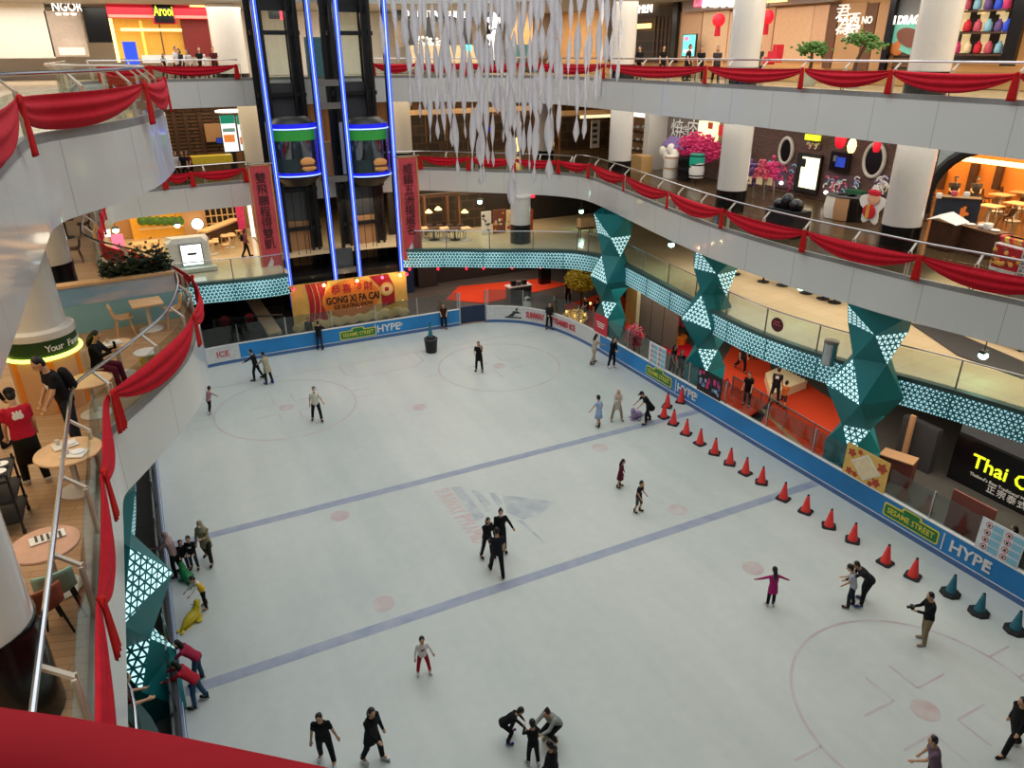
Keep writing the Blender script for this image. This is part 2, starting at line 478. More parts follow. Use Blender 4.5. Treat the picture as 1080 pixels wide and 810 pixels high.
u_tail = [(1.8, 46.3, 1, 64), (7, 46.8, 7, 64), (13.5, 46.6, 14, 64), (15.5, 46.0, 18, 64), (20, 43.2, 32, 64), (22.2, 39.6, 46, 52), (22.55, 36, 46, 38), (22.6, 30, 46, 30), (22.55, 27, 46, 27), (22.3, 21.5, 46, 21), (22.0, 16.5, 46, 16), (21.8, 12.5, 46, 12), (21.9, 8, 46, 8), (22.4, 1, 46, -6), (22.4, -.9, 46, -8)]
u_pts = [(x, y, -16, min(y, 42)) for x, y in LEFT_U] + u_tail
U = ring_slab('upper', u_pts, 12.25, 13.6, 'beige_tile', 'ceiling')
T = ring_slab('top', u_pts, 17.6, 18.9, 'beige_tile', 'ceiling')
l_pts = [(-1.6, -7, -16, -7), (-1.6, 8, -16, 8), (-1.6, 11, -16, 11), (-2.4, 13, -16, 13), (-2.6, 16, -16, 16), (-1.98, 19, -16, 19), (-1.85, 24, -16, 24), (-1.8, 34, -16, 34), (-1.2, 38.6, -16, 38.6), (.6, 40.0, 0, 62), (6.2, 39.7, 5, 62), (6.35, 42.9, 6, 62), (13.3, 42.9, 14, 62),
     (13.4, 42.0, 15, 62), (16, 40.7, 20, 62), (18.2, 39.4, 30, 62), (20.6, 38.1, 46, 62), (22.6, 36.6, 46, 46), (23.4, 34.4, 46, 38), (23.3, 32, 46, 33), (22.6, 26, 46, 26), (22.2, 21.6, 46, 21), (22.7, 17.9, 46, 17), (23.8, 14.8, 46, 14), (24.6, 11.8, 46, 11), (25.4, 7, 46, 6), (26, -2, 46, -3)]
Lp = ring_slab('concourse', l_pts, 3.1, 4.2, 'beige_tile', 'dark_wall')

def panel_mat(name, base):
    m, nt, b = mat_tree(name)
    uv = N(nt, 'TexCoord'); sp = N(nt, 'SeparateXYZ'); nt.links.new(uv.outputs['UV'], sp.inputs[0])
    f = math_node(nt, 'FRACT', math_node(nt, 'DIVIDE', sp.outputs[0], 2.4))
    g_ = math_node(nt, 'LESS_THAN', f, .006)
    n = N(nt, 'TexNoise'); n.inputs['Scale'].default_value = .4; nt.links.new(uv.outputs['UV'], n.inputs['Vector'])
    mx = N(nt, 'MixRGB'); mx.inputs[1].default_value = lin(base); mx.inputs[2].default_value = lin('#8a8a84'); nt.links.new(g_, mx.inputs[0])
    nt.links.new(mx.outputs[0], b.inputs['Base Color']); b.inputs['Roughness'].default_value = .3; b.inputs['Coat Weight'].default_value = .6; b.inputs['Coat Roughness'].default_value = .06
panel_mat('fascia_panels', '#d6d6cf')
for i, (pa, z0, z1, sill) in enumerate(((G, 7.05, 8.3, .16), (U, 12.25, 13.6, .16), (T, 17.6, 18.9, .16))):
    tag(strip(pa, 0, pa.L, 0, z0, z1, thick=.12).build('trim_%d' % (2*i+1), 'fascia_panels', smooth=True), kind='structure')
    tag(strip(pa, 0, pa.L, -.03, z1, z1+sill, thick=.12, uvs=False).build('trim_%d' % (2*i+2), 'fascia_grey', smooth=True), kind='structure')
# near edge of the upper floor, where the photograph was taken from
nb = MB(); poly = [(-16, 1.55), (-1.5, 1.55), (.9, -.30), (2.2, -.9), (46, -.9), (46, -9), (-16, -9)]
tag(nb.prism(poly, 12.25, 13.6).build('floor_upper_near', 'beige_tile'), kind='structure')
nb = MB(); poly = [(-16, .2), (46, .2), (46, -9), (-16, -9)]  # unseen near slabs and back wall, added to darken the near ice
tag(nb.prism(poly, 7.05, 8.3).build('floor_mid_near', 'dark_tile'), kind='structure')
tag(MB().prism([(-16, 1.5), (46, 1.5), (46, -9), (-16, -9)], 17.6, 18.9).build('floor_top_near', 'beige_tile'), kind='structure')
tag(MB().box((15, -9.2, 9.5), (64, .4, 19.5)).build('wall_near_unseen', 'white_paint'), kind='structure')

# ice and the floor around the rink
RINK = Path([(-1.47, -.5), (-1.47, 34.4), (-1.1, 36.6), (-.2, 38.0), (1.4, 38.75), (4, 38.9), (10, 38.85), (16.6, 38.75), (18.0, 38.3), (19.4, 37.2), (20.35, 35.5), (20.8, 33.0), (20.88, 30), (20.95, 20), (21.04, 8.6), (21.1, -.5)], sub=5)
ice = MB(); ice.f.append(list(range(len(RINK.p)))); ice.v = [V(p.x, p.y, 0) for p in RINK.p]
ice_o = tag(ice.build('floor', 'ice'), kind='structure')
sur = MB(); vs = []
tag(MB().box((15, 27, -.06), (66, 76, .08)).build('floor_rinkside', 'grey_tile'), kind='structure')
def flat_ring(c, r0, r1, n=64, z=.004):
    mb = MB(); vs = []
    for j in range(n):
        a = 2*PI*j/n; vs += [V(c[0]+r0*math.cos(a), c[1]+r0*math.sin(a), z), V(c[0]+r1*math.cos(a), c[1]+r1*math.sin(a), z)]
    return mb.add(vs, [(2*j, 2*j+1, (2*j+3) % (2*n), (2*j+2) % (2*n)) for j in range(n)])
def flat_disc(c, r, z=.004, n=32):
    mb = MB(); mb.v = [V(c[0]+r*math.cos(2*PI*j/n), c[1]+r*math.sin(2*PI*j/n), z) for j in range(n)]; mb.f = [list(range(n))]; return mb
def flat_line(mb, a, b, w, z=.004):
    a = V(a[0], a[1], z); b = V(b[0], b[1], z); d = (b-a).normalized(); n = V(-d.y, d.x, 0)*w/2
    return mb.add([a+n, b+n, b-n, a-n], [(0, 1, 2, 3)])
def worn(name, hexc, amount):
    # paint under the ice, scuffed through in places
    m, nt, b = mat_tree(name)
    tc = N(nt, 'TexCoord'); n = N(nt, 'TexNoise'); n.inputs['Scale'].default_value = 1.6; n.inputs['Detail'].default_value = 8
    nt.links.new(tc.outputs['Object'], n.inputs['Vector'])
    r = N(nt, 'ValToRGB'); r.color_ramp.elements[0].position = .3; r.color_ramp.elements[1].position = .75
    a = lin(hexc); c = lin('#cfd4ce')
    r.color_ramp.elements[0].color = a; r.color_ramp.elements[1].color = (*[a[i]+(c[i]-a[i])*amount for i in range(3)], 1)
    nt.links.new(n.outputs['Fac'], r.inputs[0]); nt.links.new(r.outputs[0], b.inputs['Base Color']); b.inputs['Roughness'].default_value = .4
worn('paint_blue', '#8d97ad', .35); worn('paint_red', '#b9a8ae', .6); worn('paint_dot', '#bda4a2', .75); worn('paint_navy', '#9aa3ac', .95); worn('paint_pink', '#d6a6a6', .6)
for y in (23.15, 16.28):
    flat_line(MB(), (-1.4, y), (20.9, y), .36).build('blue_line', 'paint_blue', ice_o)
goal = MB(); flat_line(goal, (-1.2, 35.9), (20.4, 35.9), .06); goal.build('goal_line', 'paint_red', ice_o)
crease = MB()
for a, b in (((7.6, 35.9), (7.6, 34.6)), ((7.6, 34.6), (8.2, 34.0)), ((8.2, 34.0), (11.2, 34.0)), ((11.2, 34.0), (11.8, 34.6)), ((11.8, 34.6), (11.8, 35.9))): flat_line(crease, a, b, .07)
crease.build('goal_crease', 'paint_red', ice_o)
XL, XR = 4.17, 15.1
for cx, cy in ((XL, 32.08), (XR, 32.08), (XR, 7.37), (XL, 7.37)):
    ci = flat_ring((cx, cy), 3.12, 3.2)
    for sx in (-1, 1):
        for sy in (-1, 1):
            flat_line(ci, (cx+sx*.45, cy+sy*.55), (cx+sx*1.5, cy+sy*.55), .06); flat_line(ci, (cx+sx*.45, cy+sy*.55), (cx+sx*.45, cy+sy*1.4), .06)
        for sy in (-1, 1): flat_line(ci, (cx+sx*3.15, cy+sy*.4), (cx+sx*4.0, cy+sy*.4), .06)
    ci.build('face_off_circle', 'paint_red', ice_o)
for cx, cy in ((XL, 32.08), (XR, 32.08), (XR, 7.37), (XL, 7.37), (XL, 22.3), (XR, 22.3), (XL, 17.2), (XR, 17.2), (9.7, 29.3), (15.2, 13.5)):
    flat_disc((cx, cy), .34, .005).build('face_off_dot', 'paint_dot', ice_o)
# mark in the middle of the ice: stripes that form a ragged triangle, the rink's name along its base
lg = MB()
def icequad(*px): return [at(x, y, .005) for x, y in px]
lg.add(icequad((476, 514), (486, 513), (512, 545), (502, 549)), [(0, 1, 2, 3)])
lg.add(icequad((497, 517), (505, 518), (522, 536), (514, 540)), [(0, 1, 2, 3)])
lg.add(icequad((516, 520), (522, 520), (531, 531), (525, 534)), [(0, 1, 2, 3)])
lg.add(icequad((530, 522), (545, 524), (585, 529), (570, 543), (552, 548), (534, 540)), [(0, 1, 2, 3, 4, 5)])
lg.add(icequad((545, 548), (551, 549), (575, 572), (573, 573)), [(0, 1, 2, 3)])
lg.build('centre_emblem', 'paint_navy', ice_o)
p0, p1 = at(464, 516, .006), at(508, 572, .006)
text_obj('rink_name', 'SUNWAY PYRAMID', .85, 'paint_pink', (p0+p1)/2, p1-p0, V(0, 0, 1).cross(p1-p0), ice_o, extrude=.0005, fit=(p1-p0).length)

# lower walls of the building, level by level
def wall(name, x0, y0, x1, y1, z0, z1, mat, t=.3):
    a, b = V(x0, y0, 0), V(x1, y1, 0); c = (a+b)/2; d = b-a
    mb = MB().box((c.x, c.y, (z0+z1)/2), (d.length, t, z1-z0), math.atan2(d.y, d.x))
    return tag(mb.build(name, mat), kind='structure')
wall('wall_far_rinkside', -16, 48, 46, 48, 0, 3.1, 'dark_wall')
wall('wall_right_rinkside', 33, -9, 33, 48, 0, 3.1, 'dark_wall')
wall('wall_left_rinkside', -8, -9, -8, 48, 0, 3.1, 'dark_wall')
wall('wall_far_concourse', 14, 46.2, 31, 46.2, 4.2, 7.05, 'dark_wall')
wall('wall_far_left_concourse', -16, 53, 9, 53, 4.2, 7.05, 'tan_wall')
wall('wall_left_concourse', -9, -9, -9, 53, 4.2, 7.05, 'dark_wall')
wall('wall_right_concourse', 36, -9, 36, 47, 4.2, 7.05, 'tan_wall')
wall('wall_far_mid', -16, 55, 46, 55, 8.3, 12.25, 'wood_panel')
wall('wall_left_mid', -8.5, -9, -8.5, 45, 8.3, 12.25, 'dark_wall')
wall('wall_right_mid', 30, 20.4, 30, 37, 8.3, 12.25, 'brick')
wall('wall_far_right_mid', 34, 37, 34, 55, 8.3, 12.25, 'tan_wall')
wall('wall_right_mid_inner', 36.5, -9, 36.5, 36, 8.3, 12.25, 'orange_wall')
wall('wall_far_upper', -16, 57, 46, 57, 13.6, 17.6, 'white_paint')
wall('wall_left_upper', -9, -9, -9, 57, 13.6, 17.6, 'warm_wall')
wall('wall_right_upper', 30.5, -9, 30.5, 57, 13.6, 17.6, 'warm_wall')
wall('wall_outer_right', 46.2, -9, 46.2, 64, 0, 19, 'dark_wall')
wall('wall_outer_left', -16.2, -9, -16.2, 64, 0, 19, 'dark_wall')
wall('wall_outer_far', -16, 64.2, 46, 64.2, 0, 22, 'white_paint')
# carpets outside the boards
def carpet(name, px, label, mat='carpet_orange', z=.0):
    q = [at(x, y, z) for x, y in px]
    mb = MB(); n = len(q); mb.v = [V(p.x, p.y, z+.012) for p in q]+[V(p.x, p.y, z-.01) for p in q]
    mb.f = [list(range(n))]+[[i, (i+1) % n, n+(i+1) % n, n+i] for i in range(n)]
    o = mb.build(name, mat, loc=(sum(q, V(0, 0, 0))/n)); return tag(o, label, 'carpet')
carpet('carpet', [(845, 400), (905, 440), (905, 520), (870, 505), (800, 465), (790, 440)], 'orange-red carpet behind the boards by the tallest star pillar')
carpet('carpet', [(775, 360), (812, 380), (815, 425), (800, 450), (752, 415), (757, 390)], 'orange-red carpet between the middle and near star pillars, crossed by a walker')
carpet('carpet', [(484, 302), (570, 294), (600, 300), (512, 320), (470, 316)], 'orange-red carpet strip at the far end behind the rink gate')
carpet('carpet', [(595, 322), (650, 305), (690, 345), (640, 350), (600, 340)], 'red carpet under the yellow blossom tree')
carpet('carpet', [(686, 350), (708, 343), (735, 372), (712, 382)], 'dark red carpet beside the pink blossom tree', 'red_cloth')

# ------------------------------------------------------------------ pillars
def pillar(x, y, z0, z1, r, base_h, label, parent_levels=True, mat='pillar_white'):
    e = empty('pillar', (x, y, z0), 0, label, 'pillar')
    e['kind'] = 'thing'
    MB().lathe((x, y, 0), [(r*1.03, z0), (r*1.03, z0+base_h)], 32).build('plinth', 'black_gloss', e, smooth=True)
    MB().lathe((x, y, 0), [(r, z0+base_h), (r, z1-.12), (r*1.06, z1-.1), (r*1.06, z1)], 32).build('shaft', mat, e, smooth=True)
    return e
RP = [(24.5, 17.6), (24.2, 26.2), (25.3, 36.9)]
nm = ['beside the arched restaurant', 'in front of the brick wall', 'by the grill house blossoms']
for (x, y), n in zip(RP, nm):
    pillar(x, y, 8.3, 12.25, .66, .95, 'white round pillar with black base %s on the middle floor' % n)
for (x, y), n in zip(RP, ['beside the shelf shop', 'between the two red lanterns', 'by the dark kitchen front']):
    pillar(x, y+.2, 13.6, 17.6, .66, .75, 'white round pillar %s on the top floor' % n)
pillar(20.6, 40.4, 4.2, 7.05, .62, 1.15, 'white round pillar beside food posters on the far concourse')
p = atY(425, 150, 50); pillar(p.x, 50, 8.3, 12.25, .62, .5, 'white round pillar just past the lifts on the middle floor')
p = atY(575, 150, 46.5); pillar(p.x, 46.5, 8.3, 12.25, .6, .5, 'white round pillar behind the streamers on the middle floor')
p = atY(267, 150, 50.5); pillar(p.x, 50.5, 8.3, 12.25, .66, .4, 'white round pillar beside the green menu screens')
p = atY(240, 40, 50.5); pillar(p.x, 50.5, 13.6, 17.6, .95, .3, 'thick white pillar beside the queue at the red shop')
# ================================================================== RAILINGS AND DRAPES
def railing(label, path, d0, d1, zs, zp, zr, inset, step=2.0, post='post_cream', arm=True, phase=0.0):
    e = empty('glass_railing', path.pos((d0+d1)/2, 0, zs), 0, label, 'railing')
    ds = path.samples(d0, d1, 1.0)
    MB().tube([path.pos(d, -inset, zr) for d in ds], .035, 8).build('handrail', 'steel', e, smooth=True)
    k = max(1, round((d1-d0)/step)); marks = [d0+(d1-d0)*(i+phase)/k for i in range(k+1) if d0-.01 <= d0+(d1-d0)*(i+phase)/k <= d1+.01]
    for d in marks:
        t = path.tan(d); mb = MB()
        for sgn in (-.05, .05):
            mb.bar(path.pos(d, -.09, zs)+t*sgn, path.pos(d, -.09, zp)+t*sgn, .05, .03, up=t)
        mb.bar(path.pos(d, -.09, zp), path.pos(d, -inset, zr-.03), .07, .035)
        mb.build('post', post, e)
    for a, b in zip(marks, marks[1:]):
        strip(path, a+.07, b-.07, -.09, zs+.02, zp-.02, thick=.015, uvs=False).build('glass_pane', 'clear_glass', e)
    return e
def seg(path, p, q): return path.near(p), path.near(q)
zs = 8.46
a, b = seg(G, (-1.45, 3), (-1.75, 40)); railing('glass railing of the left balcony round the restaurant terrace', G, a, b, zs, 9.22, 9.5, .34, 1.95)
a, b = seg(G, (-1.2, 43.7), (5.6, 44.8)); railing('short glass railing on the middle floor left of the lifts', G, a, b, zs, 9.15, 9.4, .3)
a, b = seg(G, (13.6, 45.3), (22.9, 38.5)); railing('glass railing on the middle floor behind the hanging streamers', G, a, b, zs, 9.15, 9.4, .3)
a, b = seg(G, (22.95, 38.3), (22.4, 7)); railing('long glass railing on the middle floor before the brick wall', G, a, b, zs, 9.22, 9.5, .34)
zs = 13.76
a, b = seg(U, (-1.5, 3), (-1.7, 42)); railing('glass railing round the upper left balcony', U, a, b, zs, 14.45, 14.7, .32)
a, b = seg(U, (-1.1, 45.7), (6.2, 46.8)); railing('glass railing on the top floor before the red shop', U, a, b, zs, 14.45, 14.68, .3)
a, b = seg(U, (13.8, 46.5), (22.0, 40)); railing('glass railing on the top floor behind the streamers', U, a, b, zs, 14.45, 14.68, .3)
a, b = seg(U, (22.1, 39.7), (22, 5)); railing('long glass railing on the top floor before the lantern shops', U, a, b, zs, 14.45, 14.68, .3)
zs = 4.2
def plain_rail(label, path, d0, d1, z0=4.2, z1=5.3, step=2.6, off=-.12):
    e = empty('glass_railing', path.pos((d0+d1)/2, 0, z0), 0, label, 'railing')
    MB().tube([path.pos(d, off, z1) for d in path.samples(d0, d1, 1)], .03, 8).build('handrail', 'steel', e, smooth=True)
    k = max(1, round((d1-d0)/step)); mk = [d0+(d1-d0)*i/k for i in range(k+1)]
    for d in mk[::1]: MB().bar(path.pos(d, off, z0), path.pos(d, off, z1-.02), .04, .05, up=path.tan(d)).build('post', 'steel_dull', e)
    for x, y in zip(mk, mk[1:]): strip(path, x+.03, y-.03, off, z0+.05, z1-.06, thick=.015, uvs=False).build('glass_pane', 'clear_glass', e)
    return e
a, b = seg(Lp, (-1.6, 3), (-2.0, 14)); plain_rail('steel and glass railing on the concourse under the left balcony', Lp, a, b)
a, b = seg(Lp, (.8, 40), (6.1, 39.7)); plain_rail('glass railing on the concourse before the lit booth', Lp, a, b)
a, b = seg(Lp, (13.5, 42), (22.4, 36.7)); plain_rail('glass railing on the concourse before the food posters', Lp, a, b)
a, b = seg(Lp, (22.9, 36.2), (25.6, 4)); plain_rail('long glass railing on the concourse above the rink side', Lp, a, b)
for i, (p, q) in enumerate((((-2.4, 14), (-1.3, 38.5)), ((.7, 40), (6.15, 39.7)), ((13.45, 41.95), (25.8, 2)), ((-1.6, 2), (-1.8, 13)))):
    a, b = seg(Lp, p, q)
    fo = empty('lit_fascia', Lp.pos((a+b)/2, 0, 3.1), 0, ['teal perforated light band behind the left star pillar', 'teal perforated light band below the lit booth', 'long teal perforated light band winding past the star pillars', 'teal perforated light band at the near left corner'][i], 'light band')
    strip(Lp, a, b, .06, 3.12, 4.12, thick=.1, step=.4).build('perforated_panel', 'teal_lit_strip', fo, smooth=True)
    strip(Lp, a, b, .1, 4.1, 4.24, thick=.3, uvs=False, step=.5).build('cap', 'teal_cap', fo, smooth=True)
    mb = MB(); k = int((b-a)/2.3)
    for j in range(1, k):
        d = a+(b-a)*j/k; mb.bar(Lp.pos(d, .075, 3.12), Lp.pos(d, .075, 4.12), .03, .03, up=Lp.tan(d))
    if k > 1: mb.build('panel_joint', 'teal', fo)

def swag(path, d0, d1, z, drop, label, group, off=.08, mat='red_cloth', tie=.12):
    nu, nv = 30, 12; mb = MB(); vs = []
    ph = random.random()*6
    for i in range(nu+1):
        u = i/nu; d = d0+(d1-d0)*u; arch = 1-(2*u-1)**2
        dep = tie+(drop-tie)*arch**.85
        for j in range(nv+1):
            v = j/nv
            fold = .05*math.sin(v*PI*5+ph+1.2*math.sin(u*PI))*(.35+.65*arch)+.07*math.sin(PI*v)*arch
            p = path.pos(d, off+fold*.8, z-.05*arch-dep*v)
            vs.append(p)
    mb.add(vs, [(i*(nv+1)+j, (i+1)*(nv+1)+j, (i+1)*(nv+1)+j+1, i*(nv+1)+j+1) for i in range(nu) for j in range(nv)])
    o = mb.build('red_swag', mat, smooth='all', loc=path.pos((d0+d1)/2, off, z))
    s = o.modifiers.new('thick', 'SOLIDIFY'); s.thickness = .012
    return tag(o, label, 'drape', group)
def tail(path, d, z, length, label, group, off=.1, w=.34, lean=0.0, mat='red_tail'):
    mb = MB(); nu, nv = 10, 10; vs = []; t = path.tan(d)
    for j in range(nv+1):
        v = j/nv; ww = w*(.4+.6*v**.7)*(1-.15*v)
        for i in range(nu+1):
            u = i/nu-.5
            vs.append(path.pos(d, off+.035*math.sin(u*PI*6)*(.5+.5*v)+.02, z-length*v)+t*(u*ww+lean*v))
    mb.add(vs, [(j*(nu+1)+i, j*(nu+1)+i+1, (j+1)*(nu+1)+i+1, (j+1)*(nu+1)+i) for i in range(nu) for j in range(nv)])
    mb.ell(path.pos(d, off+.01, z-.02), (.05, .05, .05), 8, 6)
    o = mb.build('red_tail', mat, smooth='all', loc=path.pos(d, off, z)); s = o.modifiers.new('thick', 'SOLIDIFY'); s.thickness = .01
    return tag(o, label, 'drape tail', group)
def drape_run(path, ds, z, drop, where, group, tails=True, tl=.8, off=.08, start=''):
    for i, (a, b) in enumerate(zip(ds, ds[1:])):
        swag(path, a+.05, b-.05, z, drop, 'red swag on %s, %s from %s' % (where, ordinal(i), start), group, off)
    if tails:
        for i, d in enumerate(ds):
            tail(path, d, z+.02, tl, 'red tail on %s, %s from %s' % (where, ordinal(i), start), group+' tails', off+.04)
def dpx(path, z, pts): return [path.near(at(x, y, z)) for x, y in pts]
ds = dpx(G, 8.46, [(617, 187), (656, 201), (697, 220), (755, 241), (839.6, 266.5), (957, 297), (1110, 331)])
drape_run(G, ds, 9.2, .62, 'the long middle-floor railing', 'swags on the middle floor railing', start='its far bend')
ds = dpx(G, 8.46, [(441, 179), (490, 180), (540, 181), (585, 183), (617, 187)])
drape_run(G, ds[:-1]+[ds[-1]-.12], 9.15, .5, 'the middle-floor railing behind the streamers', 'swags behind the streamers, middle floor', start='the lifts')
ds = dpx(G, 8.46, [(136, 202), (169, 200), (203, 196), (262, 192)])
ds = [G.near((-.9, 43.8)), G.near((1.2, 44.3)), G.near((2.6, 44.5)), G.near((5.4, 44.8))]
drape_run(G, ds, 9.15, .5, 'the middle-floor railing by the menu screens', 'swags by the menu screens', start='the left balcony')
y0 = [4.2, 8.2, 11.4, 14.7]
ds = [G.near((-1.45, y)) for y in y0]
drape_run(G, ds, 9.2, .75, 'the straight terrace railing', 'swags on the terrace railing', start='the camera', off=.1, tl=.85)
ds = [G.near((-1.35, 14.7)), G.near((.6, 18.6)), G.near((.75, 22.3)), G.near((-.7, 26.3)), G.near((-1.75, 30))]
drape_run(G, ds, 9.2, .62, 'the rounded end of the terrace', 'swags round the terrace end', start='its corner post', off=.1)
ds = [G.near((-1.75, y)) for y in (30.2, 33.4, 36.6, 39.8)]
drape_run(G, ds, 9.2, .6, 'the terrace railing beyond the plants', 'swags beyond the plants', start='the rounded end', off=.1)
ds = dpx(U, 13.76, [(560, 76), (605, 78), (650, 82), (726.6, 88), (809, 94), (907.8, 99), (1026.7, 107), (1180, 117)])
ds = sorted(ds); ds = [U.near((21.3, 41.4))]+[d for d in ds if d > U.near((22.2, 39.5))]
drape_run(U, ds, 14.42, .52, 'the long top-floor railing', 'swags on the top floor railing', start='its far corner', tl=.72)
ds = [U.near((13.8, 46.5)), U.near((16.2, 45.6)), U.near((18.8, 44.0)), U.near((21.2, 41.6))]
drape_run(U, ds, 14.42, .5, 'the top-floor railing behind the streamers', 'swags behind the streamers, top floor', start='the lifts', tl=.7)
ds = [U.near((-.8, 45.8)), U.near((1.6, 46.3)), U.near((6.0, 46.8))]
drape_run(U, ds, 14.42, .5, 'the top-floor railing by the red shop', 'swags by the red shop', start='the upper balcony', tl=.75)
ds = [U.near((-1.5, 8.0)), U.near((-1.5, 14.0)), U.near((.35, 18.8)), U.near((.92, 22.4)), U.near((-.4, 26.4))]
ds[1] = U.near((-1.48, 13.6))
drape_run(U, ds, 14.42, .6, 'the upper left balcony', 'swags on the upper balcony', start='the camera', off=.1, tl=.85)

# the cloth over the rail in front of the camera
A, B = V(-.17, .54, 14.538), V(.04, .38, 14.538)
dv = (B-A).normalized(); nv_ = V(dv.y, -dv.x, 0); nv_ = -nv_ if nv_.dot(V(1, 1, 0)) < 0 else nv_
A = A-nv_*.067; B = B-nv_*.067
fr = empty('near_rail', (0, .42, 13.6), 0, 'red cloth-wrapped rail in front of the camera at the bottom corner', 'railing')
mb = MB(); MB().tube([A-dv*1.6, B+dv*1.2], .03, 10).build('handrail', 'steel', fr, smooth=True)
rows = [(-.22, -.55), (-.15, -.22), (-.09, -.02), (-.045, .035), (0, .045), (.05, .03), (.085, -.03), (.10, -.18), (.115, -.4), (.10, -.7)]
vs = []; K = 40
for i in range(K+1):
    q = A-dv*1.5 + (B-A+dv*2.9)*(i/K)
    for j, (o_, z_) in enumerate(rows):
        vs.append(q+nv_*(o_+.012*math.sin(i*.9+j*.4)*(1 if abs(z_) > .1 else .3))+V(0, 0, z_))
n_ = len(rows)
mb.add(vs, [(i*n_+j, (i+1)*n_+j, (i+1)*n_+j+1, i*n_+j+1) for i in range(K) for j in range(n_-1)])
o = mb.build('cloth', 'red_cloth', fr, smooth='all')
for q in (A-dv*1.0, B+dv*.9): MB().bar(q+V(0, 0, -.93), q+V(0, 0, -.03), .05, .05).build('post', 'steel_dull', fr)

# ================================================================== RINK BOARDS
def board(label, d0, d1, mat, rail='white'):
    e = empty('dasher_board', RINK.pos((d0+d1)/2, 0, 0), 0, label, 'rink board')
    strip(RINK, d0, d1, -.005, .02, 1.0, thick=.1, step=.5).build('panel', mat, e, smooth=True)
    strip(RINK, d0, d1, .02, .0, .17, thick=.03, uvs=False, step=.5).build('kick_strip', 'board_kick', e, smooth=True)
    strip(RINK, d0, d1, .012, .19, .215, thick=.03, uvs=False, step=.5).build('trim_line', 'white', e, smooth=True)
    strip(RINK, d0, d1, .02, 1.0, 1.045, thick=.15, uvs=False, step=.5).build('top_rail', rail, e, smooth=True)
    return e
def rd(px, py): return RINK.near(at(px, py, 0))
d_ice = rd(256, 384); d_g0 = rd(489, 347); d_g1 = rd(516, 347); d_w1 = RINK.near((20.86, 31.4)); 
b_left = board('blue rink board along the shadowed left side', RINK.near((-1.47, .3)), RINK.near((-1.47, 34)), 'board_kick', 'board_back')
b_ice = board('white rink board ending in ICE at the far left corner', RINK.near((-1.47, 34)), d_ice, 'board_white')
b_far = board('blue rink board below the gold festival sign', d_ice, d_g0, 'board_blue')
b_cor = board('white curved rink board with skater logo in the far corner', d_g1, d_w1, 'board_white')
b_rt = board('long blue rink board beside the row of cones', d_w1, RINK.L-.1, 'board_blue')
gate = empty('rink_gate', RINK.pos((d_g0+d_g1)/2, 0, 0), 0, 'dark blue rink gate in the far boards', 'gate')
M('gate_blue', '#16294a', .4)
strip(RINK, d_g0+.04, d_g1-.04, -.12, .05, 1.1, thick=.08, uvs=False).build('gate_leaf', 'gate_blue', gate)
for d in (d_g0+.05, d_g1-.05): MB().bar(RINK.pos(d, -.1, 0), RINK.pos(d, -.1, 2.0), .08, .1).build('post', 'steel', gate)
def on_board(d, z, off=.012): p = RINK.pos(d, off, z); return p, RINK.tan(d)
def board_text(name, s, px, py, size, mat, par, z=.58, bold=.012, squash=1.0, fit=None):
    d = rd(px, py); p, t = on_board(d, z, .035 if par is b_cor else .012); return text_obj(name, s, size, mat, p, t, V(0, 0, 1), par, .03 if par is b_cor else .008, bold, squash=squash, fit=fit)
def rrect(mb, p, t, w, h, r, th):
    n = V(0, 0, 1).cross(t); pts = []
    for cx, cz, a0 in ((w/2-r, h/2-r, 0), (-w/2+r, h/2-r, 90), (-w/2+r, -h/2+r, 180), (w/2-r, -h/2+r, 270)):
        for k in range(5):
            a = math.radians(a0+k*22.5); pts.append(p+t*(cx+r*math.cos(a))+V(0, 0, cz+r*math.sin(a)))
    nn = t.cross(V(0, 0, 1)).normalized()
    return mb.loft([[q+nn*0 for q in pts], [q+nn*th for q in pts]])
M('sign_green', '#1f7a3c', .5); M('sign_yellow', '#ead94c', .5)
def street_sign(px, py, par, z=.6, w=2.0):
    d = rd(px, py); p, t = on_board(d, z, .006)
    mb = MB(); rrect(mb, p, t, w, .5, .08, .012); rrect(mb, p+V(0, 0, .27), t, .75, .22, .1, .012); mb.build('street_sign_border', 'sign_yellow', par)
    mb = MB(); rrect(mb, p, t, w-.1, .4, .06, .02); rrect(mb, p+V(0, 0, .27), t, .6, .14, .06, .02); mb.build('street_sign', 'sign_green', par)
    n = t.cross(V(0, 0, 1)).normalized()
    text_obj('street_lettering', 'SESAME STREET', .3, 'sign_yellow', p+n*.022, t, V(0, 0, 1), par, .004, .008, squash=.82*w/2)
def divider(px, py, par):
    d = rd(px, py); p, t = on_board(d, .6); MB().box(p, (.04, .02, .62), math.atan2(t.y, t.x)).build('divider', 'white', par)
board_text('lettering', 'ICE', 238, 386, .45, 'banner_red', b_ice, fit=.9)
street_sign(379, 361, b_far, .52, 2.1); divider(397, 358, b_far)
board_text('lettering', 'HYPE', 411, 356, .6, 'white', b_far, bold=.02, fit=1.35)
board_text('lettering', 'SUNWAY', 560, 346, .55, 'banner_red', b_cor, fit=1.25)
board_text('lettering', 'PYRAMID ICE', 594, 352, .5, 'banner_red', b_cor, fit=2.0)
d = rd(538, 346); p, t = on_board(d, .6); mb = MB()
n = t.cross(V(0, 0, 1)).normalized()
mb.plate([p+t*-.55+V(0, 0, -.3), p+t*.55+V(0, 0, -.3), p+t*.5+V(0, 0, -.22), p+t*-.45+V(0, 0, -.22)], -.01)
mb.plate([p+t*-.35+V(0, 0, -.2), p+t*.0+V(0, 0, -.2), p+t*.22+V(0, 0, .12), p+t*.08+V(0, 0, .12)], -.01)
